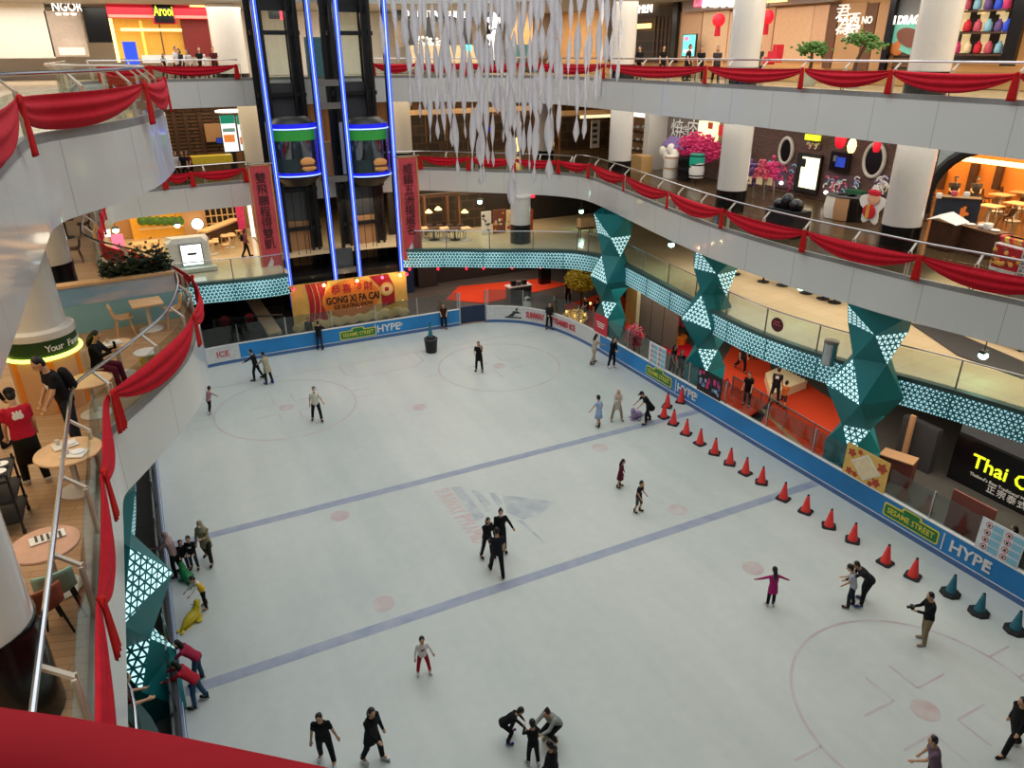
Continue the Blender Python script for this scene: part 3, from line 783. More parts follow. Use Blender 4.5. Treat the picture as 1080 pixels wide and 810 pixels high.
mb.plate([p+t*-.05+V(0, 0, .0), p+t*.5+V(0, 0, .02), p+t*.3+V(0, 0, .14), p+t*-.02+V(0, 0, .14)], -.01)
mb.ell(p+t*.22+V(0, 0, .26), (.09, .03, .09), 10, 6); mb.build('skater_emblem', 'dark_grey', b_cor)
def rboard(px): return (px, 413+.599*(px-700)+2)
for px in (690,): street_sign(px, rboard(px)[1], b_rt, .58, 2.0)
divider(708, rboard(708)[1], b_rt); board_text('lettering', 'HYPE', 719, rboard(719)[1], .58, 'white', b_rt, bold=.02, fit=1.3)
street_sign(956, rboard(956)[1]-2, b_rt, .58, 2.05); divider(988, rboard(988)[1], b_rt)
board_text('lettering', 'HYPE', 1016, rboard(1016)[1], .58, 'white', b_rt, bold=.02, fit=1.35)

def screens(label, d0, d1, step=2.35, z0=1.045, z1=2.05):
    e = empty('glass_screen', RINK.pos((d0+d1)/2, -.06, z0), 0, label, 'glass screen')
    k = max(1, round((d1-d0)/step)); mk = [d0+(d1-d0)*i/k for i in range(k+1)]
    for d in mk: MB().bar(RINK.pos(d, -.06, z0), RINK.pos(d, -.06, z1+.03), .05, .05, up=RINK.tan(d)).build('post', 'steel', e)
    for a, b in zip(mk, mk[1:]): strip(RINK, a+.03, b-.03, -.055, z0, z1, thick=.015, uvs=False).build('pane', 'rink_glass', e)
    return e
screens('clear glass screens above the left rink board', RINK.near((-1.47, .5)), RINK.near((-1.47, 33.5)))
screens('clear glass screens above the far blue board', RINK.near((-1.0, 36.8)), d_g0-.1)
screens('clear glass screens above the white corner board', d_g1+.1, d_w1)
screens('clear glass screens above the long board beside the cones', d_w1+.1, RINK.L-.3)
def inner_fence(label, pts):
    e = empty('glass_fence', at(*pts[0]), 0, label, 'fence'); q = [at(*p) for p in pts]
    for p in q: MB().bar(p, p+V(0, 0, 1.05), .05, .05).build('post', 'steel', e)
    for a, b in zip(q, q[1:]): MB().plate([a+V(0, 0, .08), b+V(0, 0, .08), b+V(0, 0, 1.0), a+V(0, 0, 1.0)], .015).build('pane', 'rink_glass', e)
    for a, b in zip(q, q[1:]): MB().bar(a+V(0, 0, 1.04), b+V(0, 0, 1.04), .05, .04).build('top_bar', 'steel', e)
inner_fence('low glass fence between board and orange carpet', [(771, 418), (800, 436), (826, 452), (855, 470), (880, 485)])
inner_fence('low glass fence on the grey floor behind the far glass', [(228, 356), (262, 352), (300, 349)])

# notices fixed to the glass
def notice(name, px, d_off, w, z0, z1, mat, label, off=.0, cat='notice'):
    d = rd(px, rboard(px)[1])+d_off; p = RINK.pos(d, off, (z0+z1)/2); t = RINK.tan(d)
    e = MB().box(p, (w, .02, z1-z0), math.atan2(t.y, t.x)).build(name, mat, loc=p); tag(e, label, cat)
    return e, p, t, t.cross(V(0, 0, 1)).normalized()
def pics(parent, p, t, n, items):
    for x, z, w, h, mat in items:
        MB().box(p+t*x+V(0, 0, z)+n*.015, (w, .012, h), math.atan2(t.y, t.x)).build('print', mat, parent)
e, p, t, n = notice('red_notice', 640, -1.1, 1.25, 1.03, 2.1, 'lit_red', 'red notice with white lines on the glass below the first star pillar')
MATS['lit_red_flat'] = M('notice_red', '#cf1f35', .5); e.data.materials[0] = MATS['notice_red']
for i in range(3): pics(e, p, t, n, [(0, .1-.12*i, .8-.1*i, .05, 'white')])
M('notice_blue', '#8cc3d8', .5); M('notice_white', '#dfe6e8', .5)
def rules(px, dd, label):
    e, p, t, n = notice('rules_notice', px, dd, 1.3, 1.0, 2.12, 'notice_white', label)
    for c, x in enumerate((-.4, .2)):
        for r_ in range(4):
            z = .38-.25*r_
            q = p+t*x+V(0, 0, z)+n*.012
            mb = MB(); mb.loft([[q+t*(.1*math.cos(a))+V(0, 0, .1*math.sin(a)) for a in [k*PI/6 for k in range(12)]], [q+n*.008+t*(.1*math.cos(a))+V(0, 0, .1*math.sin(a)) for a in [k*PI/6 for k in range(12)]]]); mb.build('ring_symbol', 'notice_red', e)
            mb = MB(); mb.loft([[q+n*.004+t*(.075*math.cos(a))+V(0, 0, .075*math.sin(a)) for a in [k*PI/6 for k in range(12)]], [q+n*.011+t*(.075*math.cos(a))+V(0, 0, .075*math.sin(a)) for a in [k*PI/6 for k in range(12)]]]); mb.build('symbol_ground', 'white', e)
            MB().box(q+n*.014, (.07, .01, .08), math.atan2(t.y, t.x)).build('symbol', 'dark_grey', e)
            MB().box(q+t*.27+n*.006, (.3, .01, .19), math.atan2(t.y, t.x)).build('text_block', 'notice_blue', e)
board_text('lettering', '®', 424, 354, .3, 'white', b_far, z=.66)
board_text('lettering', '®', 729, rboard(729)[1], .3, 'white', b_rt, z=.66)
board_text('lettering', '®', 1033, rboard(1033)[1], .3, 'white', b_rt, z=.66)
rules(694, -.55, 'pale rules notice with symbols on the glass by the pink blossom tree')
rules(1050, -.35, 'pale rules notice with red ring symbols below the Thai sign')
e, p, t, n = notice('photo_poster', 752, -.7, 1.55, 1.02, 2.12, 'dark_wall', 'dark purple picture poster on the glass below the middle star pillar')
M('purple', '#6b4f8c', .5); M('lilac', '#a79bc4', .5); M('plum', '#3a2440', .5)
for i in range(26):
    pics(e, p, t, n, [(random.uniform(-.66, .66), random.uniform(-.42, .42), random.uniform(.08, .22), random.uniform(.1, .3), random.choice(['purple', 'lilac', 'plum', 'notice_blue', 'leaf_magenta']))])
e, p, t, n = notice('new_year_poster', 920, -.75, 1.75, 1.03, 2.25, 'gold', 'golden new year poster with white diamond beside the near star pillar')
M('cream', '#ecd9ae', .6); e.data.materials[0] = M('poster_gold', '#e2b85e', .6)
mb = MB(); mb.plate([p+n*.012+t*-.6, p+n*.012+V(0, 0, -.52), p+n*.012+t*.6, p+n*.012+V(0, 0, .52)], -.01); mb.build('diamond', 'white', e)
mb = MB(); mb.plate([p+n*.02+t*-.55, p+n*.02+V(0, 0, -.47), p+n*.02+t*.55, p+n*.02+V(0, 0, .47)], -.006); mb.build('diamond_field', 'cream', e)
M('flower_red', '#b5482f', .6)
for x, z, r_ in ((-.62, .3, .14), (-.3, .46, .09), (.62, .28, .17), (-.6, -.42, .12), (.5, -.35, .15), (.28, -.5, .09), (-.35, -.45, .1)):
    q = p+t*x+V(0, 0, z)+n*.014; mb = MB(); mb.loft([[q+s_*n*.01+t*(r_*(1+.25*math.cos(5*a))*math.cos(a))+V(0, 0, r_*(1+.25*math.cos(5*a))*math.sin(a)) for a in [k*PI/15 for k in range(30)]] for s_ in (0, 1)]); mb.build('flower', 'flower_red', e)
for i in range(4): pics(e, p, t, n, [(0, .14-.1*i, .42 if i < 2 else .3, .035, 'brown')])

# ================================================================== STAR PILLARS
STAR_LIT = {(0, 'A', 1), (1, 'C', 2), (2, 'A', 1), (3, 'D', 2), (4, 'B', 1)}
def star_pillar(x, y, rot, label, lit=STAR_LIT, zb=3.6, s=1.0):
    e = empty('star_pillar', (x, y, 0), 0, label, 'star pillar')
    zr = [(7.06, 1.45*s, 45), (zb+2.5, .98*s, 0), (zb+1.4, .78*s, 45), (zb, 1.33*s, 0), (zb-1.3, .66*s, 45), (zb-2.3, .98*s, 0), (.0, 1.2*s, 45)]
    R = [[V(x+r_*math.cos(math.radians(rot+a+90*k)), y+r_*math.sin(math.radians(rot+a+90*k)), z) for k in range(4)] for z, r_, a in zr]
    body = MB()
    for b_ in range(len(zr)-1):
        U_, D_ = R[b_], R[b_+1]
        for k in range(4):
            k1 = (k+1) % 4
            if zr[b_][2]: tri = (('A', (U_[k], D_[k], D_[k1])), ('B', (D_[k1], U_[k], U_[k1])))
            else: tri = (('C', (U_[k], U_[k1], D_[k])), ('D', (D_[k], U_[k1], D_[k1])))
            for ty, t in tri:
                if (b_, ty, k) not in lit: body.add(t, [(0, 1, 2)]); continue
                mb = MB(); mb.add(t, [(0, 1, 2)]); xa = (t[1]-t[0]).normalized(); nn = xa.cross(t[2]-t[0]).normalized(); ya = nn.cross(xa)
                co = [((q-t[0]).dot(xa), (q-t[0]).dot(ya)) for q in t]
                def suv(me, co=co):
                    ul = me.uv_layers.new(name='UVMap')
                    for lp in me.loops: ul.data[lp.index].uv = co[lp.vertex_index]
                mb.uv = suv; mb.build('lit_facet', 'teal_lit_facet', e)
    body.build('facets', 'teal', e)
star_pillar(22.4, 16.15, 34, 'teal faceted star pillar beside the golden new year poster')
star_pillar(22.95, 25.3, 54, 'teal faceted star pillar behind the dark purple picture poster', zb=3.4)
star_pillar(23.0, 33.7, 44, 'teal faceted star pillar beside the yellow blossom tree', zb=3.3, s=.95)
star_pillar(-2.35, 16.4, 8, 'teal faceted star pillar half hidden under the left balcony', {(2, 'A', 3), (4, 'B', 2), (4, 'B', 3)}, zb=3.5)
# ================================================================== LIFTS
LX = [atY(306.5, 299, 42).x, atY(354.5, 295, 42).x, atY(380, 291, 42).x, atY(424, 285, 42).x]
lift = empty('lift_tower', ((LX[0]+LX[3])/2, 43.3, 0), 0, 'dark twin lift tower outlined by four blue neon lines', 'lift tower')
M('lift_black', '#101114', .35); M('lift_steel', '#5d6064', .35, metal=.6)
for x in LX:
    MB().box((x, 42.2, 12), (.28, .3, 22)).build('mast', 'lift_black', lift)
    for dx in (-.09, .09): MB().box((x+dx, 42.03, 12), (.045, .06, 21)).build('neon_tube', 'neon_blue', lift)
    MB().box((x, 42.03, 12), (.05, .07, 21)).build('neon_tube', 'neon_white', lift)
for z in (3.3, 8.55, 12.4, 13.55, 18.6):
    MB().box(((LX[1]+LX[2])/2, 42.25, z), (LX[2]-LX[1]-.3, .25, .32)).build('cross_beam', 'steel_dull', lift)
for z in (5.5, 7.75, 9.4, 12.9, 16.0):
    for a, b in ((0, 1), (2, 3)): MB().box(((LX[a]+LX[b])/2, 44.55, z), (LX[b]-LX[a], .2, .22)).build('guide_beam', 'lift_black', lift)
for a, b in ((0, 1), (2, 3)):
    xa, xb = LX[a], LX[b]; xm = (xa+xb)/2
    for x in (xa+.25, xa+.62, xb-.62, xb-.25): MB().box((x, 44.4, 11.5), (.14, .16, 22)).build('guide_rail', 'lift_black', lift)
    for x in (xm-.35, xm+.1, xm+.32): MB().tube([(x, 43.6, 3), (x, 43.6, 8.7)], .018, 6).build('cable', 'black', lift)
    for z0, z1, mt in ((3.2, 5.9, 'tan_wall'), (5.95, 8.25, 'lift_steel'), (8.3, 10.9, 'lift_steel'), (10.95, 13.5, 'dark_grey')):
        MB().box((xm-.12, 44.75, (z0+z1)/2), (1.5, .08, z1-z0)).build('landing_panel', mt, lift)
    for x in (xa+.28, xb-.32): MB().box((x, 44.95, 11.5), (.75, .06, 22)).build('shaft_wall', 'lift_black', lift)
    for z in (3.1, 8.3, 11.7, 12.9, 17.5): MB().box((xm, 44.9, z), (xb-xa, .08, .9)).build('shaft_wall', 'lift_black', lift)
    for z0, z1 in ((13.65, 17.1),):
        for k in (-1, 0, 1): MB().box((xm+k*.52, 44.75, (z0+z1)/2), (.5, .05, z1-z0)).build('landing_glass', 'clear_glass', lift)
        MB().box((xm, 44.75, z1+.1), (2.2, .15, .3)).build('landing_beam', 'lift_black', lift)
    MB().box((xm, 43.5, 3.0), (xb-xa-.3, 2.6, .5)).build('pit_edge', 'lift_black', lift)
MB().box(((LX[1]+LX[2])/2, 44.9, 9.2), (.9, .1, 2.2)).build('landing_panel', 'tan_wall', lift)
MB().box(((LX[1]+LX[2])/2, 44.9, 14.8), (.9, .1, 2.0)).build('landing_panel', 'screen_cyan', lift).data.materials[0] = M('pale_teal', '#56848a', .3)
MB().box(((LX[1]+LX[2])/2, 42.5, 4.0), (1.0, .2, 1.1)).build('kiosk_panel', 'lift_steel', lift)
for x in (LX[1]+.35, LX[2]-.35): MB().box((x, 44.0, 11.5), (.2, .2, 22)).build('mast', 'lift_black', lift)
M('ad_green', '#2f8f3a', .4, emit='#2f8f3a', es=.25); M('cab_wall_glow', '#6e7780', .3, emit='#6e7780', es=.4); M('ad_dark', '#243436', .4, emit='#243436', es=.1)
M('bun', '#c98a4c', .5, emit='#c98a4c', es=.2); M('bun_filling', '#5a2f20', .5)
for i, (a, b) in enumerate(((0, 1), (2, 3))):
    xa, xb = LX[a], LX[b]; xm = (xa+xb)/2; r = (xb-xa)/2-.06
    z1, z0 = atY([314, 391][i], 131, 41.9).z, atY([318, 393][i], 187, 41.9).z
    cab = empty('lift_cab', (xm, 43.1, z0), 0, ['glass lift cab with glowing blue rim, nearer the lit booth', 'glass lift cab with glowing blue rim, nearer the white streamers'][i], 'lift cab')
    def arc(rr, a0, a1, z, k=20, cy=42.95): return [V(xm+rr*math.cos(math.radians(a0+(a1-a0)*j/k)), cy+.82*rr*math.sin(math.radians(a0+(a1-a0)*j/k)), z) for j in range(k+1)]
    def shell(rr, a0, a1, za, zb, th=.03):
        mb = MB(); lo, hi = arc(rr, a0, a1, za), arc(rr, a0, a1, zb); n = len(lo); lo2, hi2 = arc(rr-th, a0, a1, za), arc(rr-th, a0, a1, zb)
        mb.v = lo+hi+lo2+hi2
        for j in range(n-1): mb.f += [[j, j+1, n+j+1, n+j], [2*n+j, 3*n+j, 3*n+j+1, 2*n+j+1], [n+j, n+j+1, 3*n+j+1, 3*n+j], [j, 2*n+j, 2*n+j+1, j+1]]
        return mb
    shell(r, 205, 335, z0+.15, z1-.2).build('glass_front', 'lift_glass', cab, smooth=True)
    shell(r+.01, 180, 208, z0, z1, .06).build('side_frame', 'lift_blue', cab, smooth=True)
    shell(r+.01, 332, 360, z0, z1, .06).build('side_frame', 'lift_blue', cab, smooth=True)
    shell(r+.03, 180, 360, z1-.28, z1, .08).build('top_rim', 'lift_blue', cab, smooth=True)
    shell(r+.03, 180, 360, z0, z0+.22, .08).build('bottom_rim', 'lift_blue', cab, smooth=True)
    MB().tube(arc(r+.06, 186, 354, z1-.26), .035, 6).build('rim_light', 'neon_white', cab)
    MB().tube(arc(r+.06, 186, 354, z0+.04), .035, 6).build('rim_light', 'neon_white', cab)
    shell(r+.012, 208, 332, z1-.85, z1-.32, .02).build('advert_band', 'ad_green', cab, smooth=True)
    shell(r+.012, 208, 265, z0+.24, z0+.95, .02).build('advert_corner', 'ad_dark', cab, smooth=True)
    bx, by = xm+.42, 42.95-.82*r*math.sin(math.radians(68))-.03
    mb = MB().ell((bx, by, z0+.78), (.42, .1, .24), 16, 9); mb.ell((bx+.05, by, z0+.44), (.42, .1, .14), 16, 7); mb.build('burger_picture', 'bun', cab, smooth=True)
    MB().ell((bx+.03, by-.02, z0+.6), (.44, .1, .07), 16, 7).build('burger_filling', 'bun_filling', cab, smooth=True)
    mb = MB()
    for k in range(9): mb.ell((xm-.75+.2*k, 43.2, z0+1.5+.25*((k*7) % 4)/3), (.07, .05, .18), 8, 6)
    mb.build('interior_lights', 'lit_white', cab).data.materials[0] = M('cab_lamp', '#dfe6ea', .3, emit='#dfe6ea', es=.45)
    MB().box((xm, 43.9, (z0+z1)/2), (2*r, .06, z1-z0)).build('back_wall', 'cab_wall_glow', cab)  # wall colour glows so the cab interior looks lit
    cap = [V(p.x, p.y, 0) for p in arc(r, 180, 360, 0)]
    MB().loft([[V(p.x, p.y, z1) for p in cap], [V(xm+(p.x-xm)*.7, 43+(p.y-43)*.7, z1+.3) for p in cap], [V(xm+(p.x-xm)*.55, 43+(p.y-43)*.55, z1+.34) for p in cap]]).build('roof_cap', 'lift_black', cab, smooth=True)
    MB().loft([[V(xm+(p.x-xm)*.6, 43+(p.y-43)*.6, z0-.55) for p in cap], [V(p.x, p.y, z0-.1) for p in cap], [V(p.x, p.y, z0) for p in cap]]).build('base_cap', 'lift_black', cab, smooth=True)

# ---------------------------------------------------------------- vertical banners
def banner(px, chars, label, Y=41.75):
    q = [atY(x, y, Y) for x, y in px]  # tl tr br bl
    x0 = (q[0].x+q[3].x)/2; x1 = (q[1].x+q[2].x)/2; z1 = (q[0].z+q[1].z)/2; z0 = (q[2].z+q[3].z)/2
    e = empty('banner', ((x0+x1)/2, Y, z1), 0, label, 'banner')
    w = x1-x0; mb = MB(); k = 24
    mb.loft([[V(x0, Y+.03*math.sin(j*.7), z0+(z1-z0)*j/k), V(x1, Y+.03*math.sin(j*.7), z0+(z1-z0)*j/k), V(x1, Y+.03+.03*math.sin(j*.7), z0+(z1-z0)*j/k), V(x0, Y+.03+.03*math.sin(j*.7), z0+(z1-z0)*j/k)] for j in range(k+1)])
    mb.build('cloth', 'banner_red', e)
    mb = MB()
    for x in (x0+.06, x1-.06): mb.box((x, Y-.04, (z0+z1)/2), (.07, .02, z1-z0-.06))
    for z in (z0+.06, z1-.06): mb.box(((x0+x1)/2, Y-.04, z), (w-.05, .02, .07))
    mb.build('border', 'banner_trim', e)
    MB().tube([(x0-.1, Y, z1), (x1+.1, Y, z1)], .04, 8).build('rod', 'steel_dull', e)
    n = len(chars); top = z1-.55; step = (z1-z0-1.9)/n
    for i, c in enumerate(chars):
        text_obj('character', c, w*.5, 'ink', V((x0+x1)/2, Y-.06, top-step*(i+.5)+.1), V(1, 0, 0), V(0, 0, 1), e, .008, 0)
    zc = z0+.75; xm = (x0+x1)/2
    mb = MB()
    for a in range(3): mb.plate([V(xm-.3+.1*a, Y-.06, zc-.2), V(xm-.2+.1*a, Y-.06, zc-.2), V(xm+.02+.03*a, Y-.06, zc+.28-.1*a), V(xm-.02+.03*a, Y-.06, zc+.28-.1*a)], .01)
    mb.box((xm, Y-.06, zc-.3), (.7, .015, .05)); mb.build('pyramid_emblem', 'white', e)
    return e
banner([(261, 174), (286, 172), (300, 289), (277, 292)], '雙飛鵬程得雙凱', 'tall red character banner hanging beside the lit booth')
banner([(418.5, 165), (440, 164), (446, 273), (424, 274)], '威鎮五洲揚威名', 'tall red character banner hanging beside the white streamers')

# ---------------------------------------------------------------- festival sign
Ys = 41.6
q = [atY(x, y, Ys) for x, y in ((305, 301), (428, 287), (431, 325), (309, 346))]
sx0, sx1 = q[0].x, q[1].x; sz1 = (q[0].z+q[1].z)/2; sz0 = .25
fs = empty('festival_sign', ((sx0+sx1)/2, Ys, 0), 0, 'wide gold and red festival sign reading GONG XI FA CAI below the lifts', 'sign')
sw, sh = sx1-sx0, sz1-sz0
M('sign_gold', '#e6b95c', .55, vary=.15, scale=1.2); M('sign_red', '#b01f2c', .5); M('sign_orange', '#e0802c', .55); M('sign_cream', '#e9cf92', .55)
MB().box(((sx0+sx1)/2, Ys+.06, (sz0+sz1)/2), (sw, .1, sh)).build('panel', 'sign_gold', fs)
def sp(u, v, o=.0): return V(sx0+u*sw, Ys-o, sz0+v*sh)
mb = MB()
mb.loft([[sp(.125+.02*math.sin(PI*k/10), 1-.085*k, .02) for k in range(11)]+[sp(.29-.035*math.sin(PI*k/10)+.02*(k/10)*1, .15+.085*k, .02) for k in range(11)], [sp(.125+.02*math.sin(PI*k/10), 1-.085*k, 0) for k in range(11)]+[sp(.29-.035*math.sin(PI*k/10)+.02*(k/10), .15+.085*k, 0) for k in range(11)]])
mb.build('red_fan', 'sign_red', fs)
for du in (.04, .085): MB().tube([sp(.125+du+.02*math.sin(PI*k/10)*1.2, 1-.084*k, .03) for k in range(11)], .02, 6).build('fan_rib', 'sign_gold', fs)
def disc(c, r, th, n=36): return MB().loft([[c+V(r*math.cos(2*PI*k/n), -s_*th, r*math.sin(2*PI*k/n)) for k in range(n)] for s_ in (0, 1)])
mb = MB(); mb.loft([[sp(.5+.25*math.cos(a)*(1 if math.sin(a) > -.6 else .9), .55+.43*math.sin(a), o_) for a in [2*PI*k/40 for k in range(40)]] for o_ in (.0, .025)])
mb.build('orange_roundel', 'sign_orange', fs)
mb = MB(); mb.loft([[sp(.67, .99, o_), sp(.84, .99, o_), sp(.885, .7, o_), sp(.885, .32, o_), sp(.765, .24, o_), sp(.765, .7, o_)] for o_ in (0, .015)]); mb.build('red_drum', 'sign_red', fs)
disc(sp(.815, .66, .03), .42, .02).build('coin', 'sign_gold', fs); disc(sp(.815, .66, .05), .3, .015).build('coin_field', 'sign_cream', fs)
MB().box(sp(.815, .66, .07), (.24, .02, .24)).build('coin_hole', 'sign_red', fs)
mb = MB()
for k in range(17): mb.ell(sp(.03+.058*k, .06+.05*(k % 2), .01), (.36, .03, .26), 14, 8)
mb.build('cloud_border', 'sign_cream', fs, smooth=True)
text_obj('lettering', '恭喜發財', .6, 'sign_red', sp(.515, .78, .04), V(1, 0, 0), V(0, 0, 1), fs, .01, .012, spacing=1.15)
text_obj('lettering', 'GONG XI FA CAI', .6, 'ink', sp(.515, .55, .04), V(1, 0, 0), V(0, 0, 1), fs, .01, .03, fit=sw*.46)
text_obj('lettering', 'ICE SKATING SHOW', .34, 'ink', sp(.515, .4, .04), V(1, 0, 0), V(0, 0, 1), fs, .01, .02, fit=sw*.34)
for i, (u, c) in enumerate(((.02, 'lit_red'), (.27, 'lit_warm'), (.55, 'lit_warm'), (.77, 'lit_pink'), (.93, 'lit_warm'), (.99, 'lit_red'))):
    p = sp(u, .97, .35)
    e = empty('spot_lamp', p, 0, 'small spotlight over the festival sign, %s of its six' % ordinal(i), 'lamp', 'spotlights over the festival sign')
    mb = MB(); mb.tube([p+V(0, .35, .12), p+V(0, .05, .12), p], .02, 6); mb.build('arm', 'lift_black', e)
    MB().ell(p, (.1, .1, .1), 10, 7).build('bulb', c, e)
    l = bpy.data.lights.new('spot_lamp_light', 'POINT'); l.energy = 26 if c == 'lit_warm' else 8; l.color = (1, .72, .35) if c == 'lit_warm' else (1, .2, .25); l.shadow_soft_size = .1
    o = bpy.data.objects.new('spot_lamp_light', l); COL.objects.link(o); o.location = p+V(0, -.12, -.05)

# ---------------------------------------------------------------- hanging streamers
M('streamer_white', '#f2f0f2', .6, vary=.04, emit='#dcd8e6', es=.0)
m = MATS['streamer_white']; nt = m.node_tree; b = nt.nodes['Principled BSDF']; b.inputs['Emission Strength'].default_value = 0
tl = N(nt, 'BsdfTranslucent'); tl.inputs[0].default_value = lin('#fbfafc'); ms = N(nt, 'MixShader'); ms.inputs[0].default_value = .5
nt.links.new(b.outputs[0], ms.inputs[1]); nt.links.new(tl.outputs[0], ms.inputs[2]); nt.links.new(ms.outputs[0], nt.nodes['Material Output'].inputs[0])
def streamer(x, y, z0, z1, w, ph, pitch):
    mb = MB(); k = int((z1-z0)/pitch*10); vs = []
    for i in range(k+1):
        z = z1-(z1-z0)*i/k; a = ph+PI*(z1-z)/pitch
        wob = .05*math.sin(z*1.3+ph*3)
        ww = w*min(1, (z-z0)/.4+.12)
        d = V(math.cos(a), math.sin(a), 0)*ww/2; c = V(x+wob, y+wob*.5, z)
        vs += [c-d, c+V(-d.y, d.x, 0)*.08, c+d, c-V(-d.y, d.x, 0)*.08]
    for i in range(k):
        for j in range(4): mb.f.append([4*i+j, 4*i+(j+1) % 4, 4*i+4+(j+1) % 4, 4*i+4+j])
    mb.v = vs
    return mb.build('paper_streamer', 'streamer_white', smooth='all', loc=V(x, y, z1))
SX = [(402, 68, .9), (417, 66, 1), (431, 112, 1.2), (441, 124, 1.4), (446, 118, 1), (453, 150, .9), (461, 147, 1), (467, 148, 1), (475, 155, 1.1), (481, 187, 1.2), (486, 106, 1), (490, 146, 1), (498, 182, 1.1), (506, 196, 1.8), (509, 192, 1.3), (514, 173, 1), (520, 176, .9), (530, 150, 1.1), (535, 148, 1), (539, 221, 1.7), (542, 205, 1.3), (548, 176, 1),
      (552, 164, 1), (559, 180, 1.1), (564, 194, 1.4), (566, 150, 1), (579, 190, 1.8), (581, 163, 1.2), (590, 145, 1), (600, 112, 1), (608, 150, 1.3), (617, 147, 1.1), (630, 108, 1.2), (633, 109, 1), (646, 83, 1), (653, 88, .9), (436, 60, 1.3), (425, 52, 1.2), (471, 100, 1.4), (525, 120, 1.5), (571, 120, 1.5), (587, 100, 1.3), (622, 90, 1.2), (640, 70, 1.1)]
SX.sort()
for i, (px, yb, s_) in enumerate(SX):
    yy = 31.0+4*math.sin(i*2.4)
    z_b = atY(px, yb, yy).z; x = atY(px, max(yb-40, 0), yy).x
    o = streamer(x, yy, z_b, 18.6+random.random(), .23*s_, random.random()*3, 1.45+.5*random.random())
    tag(o, 'white twisted paper streamer hanging over the ice, %s from the lifts' % ordinal(i), 'streamer', 'white paper streamers')

# ---------------------------------------------------------------- cones
def cone(label, mat, base_round):
    e = empty('traffic_cone', (0, 0, 0), 0, label, 'cone')
    if base_round: MB().lathe((0, 0, 0), [(.30, .0), (.30, .05), (.24, .09), (.2, .1)], 8).build('base', 'rubber', e)
    else:
        mb = MB(); h = .23
        mb.loft([[V(x*h*s_, y*h*s_, z) for x, y in ((-1, -.75), (-.75, -1), (.75, -1), (1, -.75), (1, .75), (.75, 1), (-.75, 1), (-1, .75))] for z, s_ in ((0, 1), (.035, 1), (.05, .85))]); mb.build('base', 'rubber', e)
    MB().lathe((0, 0, 0), [(.17, .04), (.155, .08), (.045, .66), (.03, .67)], 18).build('body', mat, e, smooth=True)
    MB().lathe((0, 0, 0), [(.036, .655), (.04, .70), (.02, .72)], 10).build('tip', 'rubber', e, smooth=True)
    return e
c0 = cone('', 'cone_red', False)
red = [(718, 427), (703.5, 432), (700, 443), (710, 450), (723.5, 460.5), (738, 471), (753.5, 481), (769.5, 492), (786, 502), (803, 512), (826, 529), (849.5, 542.5), (874, 558), (899, 573), (933.5, 596.5), (962.5, 611)]
for i, (x, y) in enumerate(red):
    o = c0 if i == 0 else copy_tree(c0)
    o.location = at(x, y-3, .005); o.rotation_euler = (0, 0, random.random()*.8)
    o['label'] = 'red traffic cone with black base, %s of the row from the far end' % ordinal(i); o['group'] = 'red cones along the board'
c1 = cone('', 'cone_teal', True)
for i, (x, y) in enumerate([(1002, 630), (1032, 650), (1070, 669)]):
    o = c1 if i == 0 else copy_tree(c1)
    o.location = at(x, y-4, .005); o['label'] = 'dark teal traffic cone with round base, %s after the red cones' % ordinal(i); o['group'] = 'teal cones along the board'
b = at(455, 371, .0); e = empty('bin', b, 0, 'dark round bin standing by the rink gate', 'bin')
MB().lathe(b, [(.3, 0), (.36, .7), (.36, .75)], 14).build('body', 'black', e, smooth=True); MB().lathe(b, [(.38, .72), (.38, .8)], 14).build('rim', 'dark_grey', e)
o = copy_tree(c1, b+V(0, 0, .8), 0, 'dark teal cone standing on the bin by the rink gate')
o['group'] = ''; del o['group']; o.scale = (.9, .9, 1.25)
# ---------------------------------------------------------------- skating aids
def seal(loc, rz, mat, label, s=1.0):
    e = empty('skating_aid', loc, rz, label, 'skating aid')
    L = Matrix.Translation(loc) @ Matrix.Rotation(rz, 4, 'Z')
    def w(*p): return L @ (V(*p)*s)
    mb = MB()
    mb.tube([w(-.62, 0, .10), w(-.5, 0, .16), w(-.25, 0, .24), w(.05, 0, .27), (w(.25, 0, .34)), w(.36, 0, .5), w(.42, 0, .66), w(.45, 0, .8), w(.46, 0, .88)], [.04*s, .1*s, .2*s, .25*s, .22*s, .17*s, .13*s, .13*s, .06*s], 16); mb.build('body', mat, e, smooth='all')
    MB().tube([w(.45, 0, .74), w(.56, 0, .72), w(.64, 0, .7)], [.09*s, .07*s, .03*s], 10).build('snout', mat, e, smooth='all')
    for sy in (-1, 1):
        MB().ell(w(.12, sy*.28, .08), (.16*s, .11*s, .04*s), 10, 6, Matrix.Rotation(rz+sy*.5, 3, 'Z')).build('flipper', mat, e, smooth='all')
        MB().ell(w(-.7, sy*.12, .07), (.16*s, .08*s, .035*s), 10, 6, Matrix.Rotation(rz-sy*.5, 3, 'Z')).build('tail_fin', mat, e, smooth='all')
    MB().tube([w(.34, -.24, .62), w(.36, 0, .66), w(.34, .24, .62)], .022*s, 8).build('handle', mat, e, smooth=True)
    MB().box(w(0, 0, .02), (1.0*s, .3*s, .04), rz).build('sled', mat, e)
M('seal_green', '#1f8a4a', .35); M('seal_yellow', '#c9b21c', .35); M('seal_lilac', '#a48fb8', .4)
seal(at(198, 612), 1.9, 'seal_green', 'green seal shaped skating aid beside the children by the side board', .62)
seal(at(203, 656), .75, 'seal_yellow', 'yellow seal shaped skating aid pushed by the child in a yellow vest', .66)
seal(at(671, 441), 3.5, 'seal_lilac', 'lilac skating aid held by the bending skater in black cap', .72)
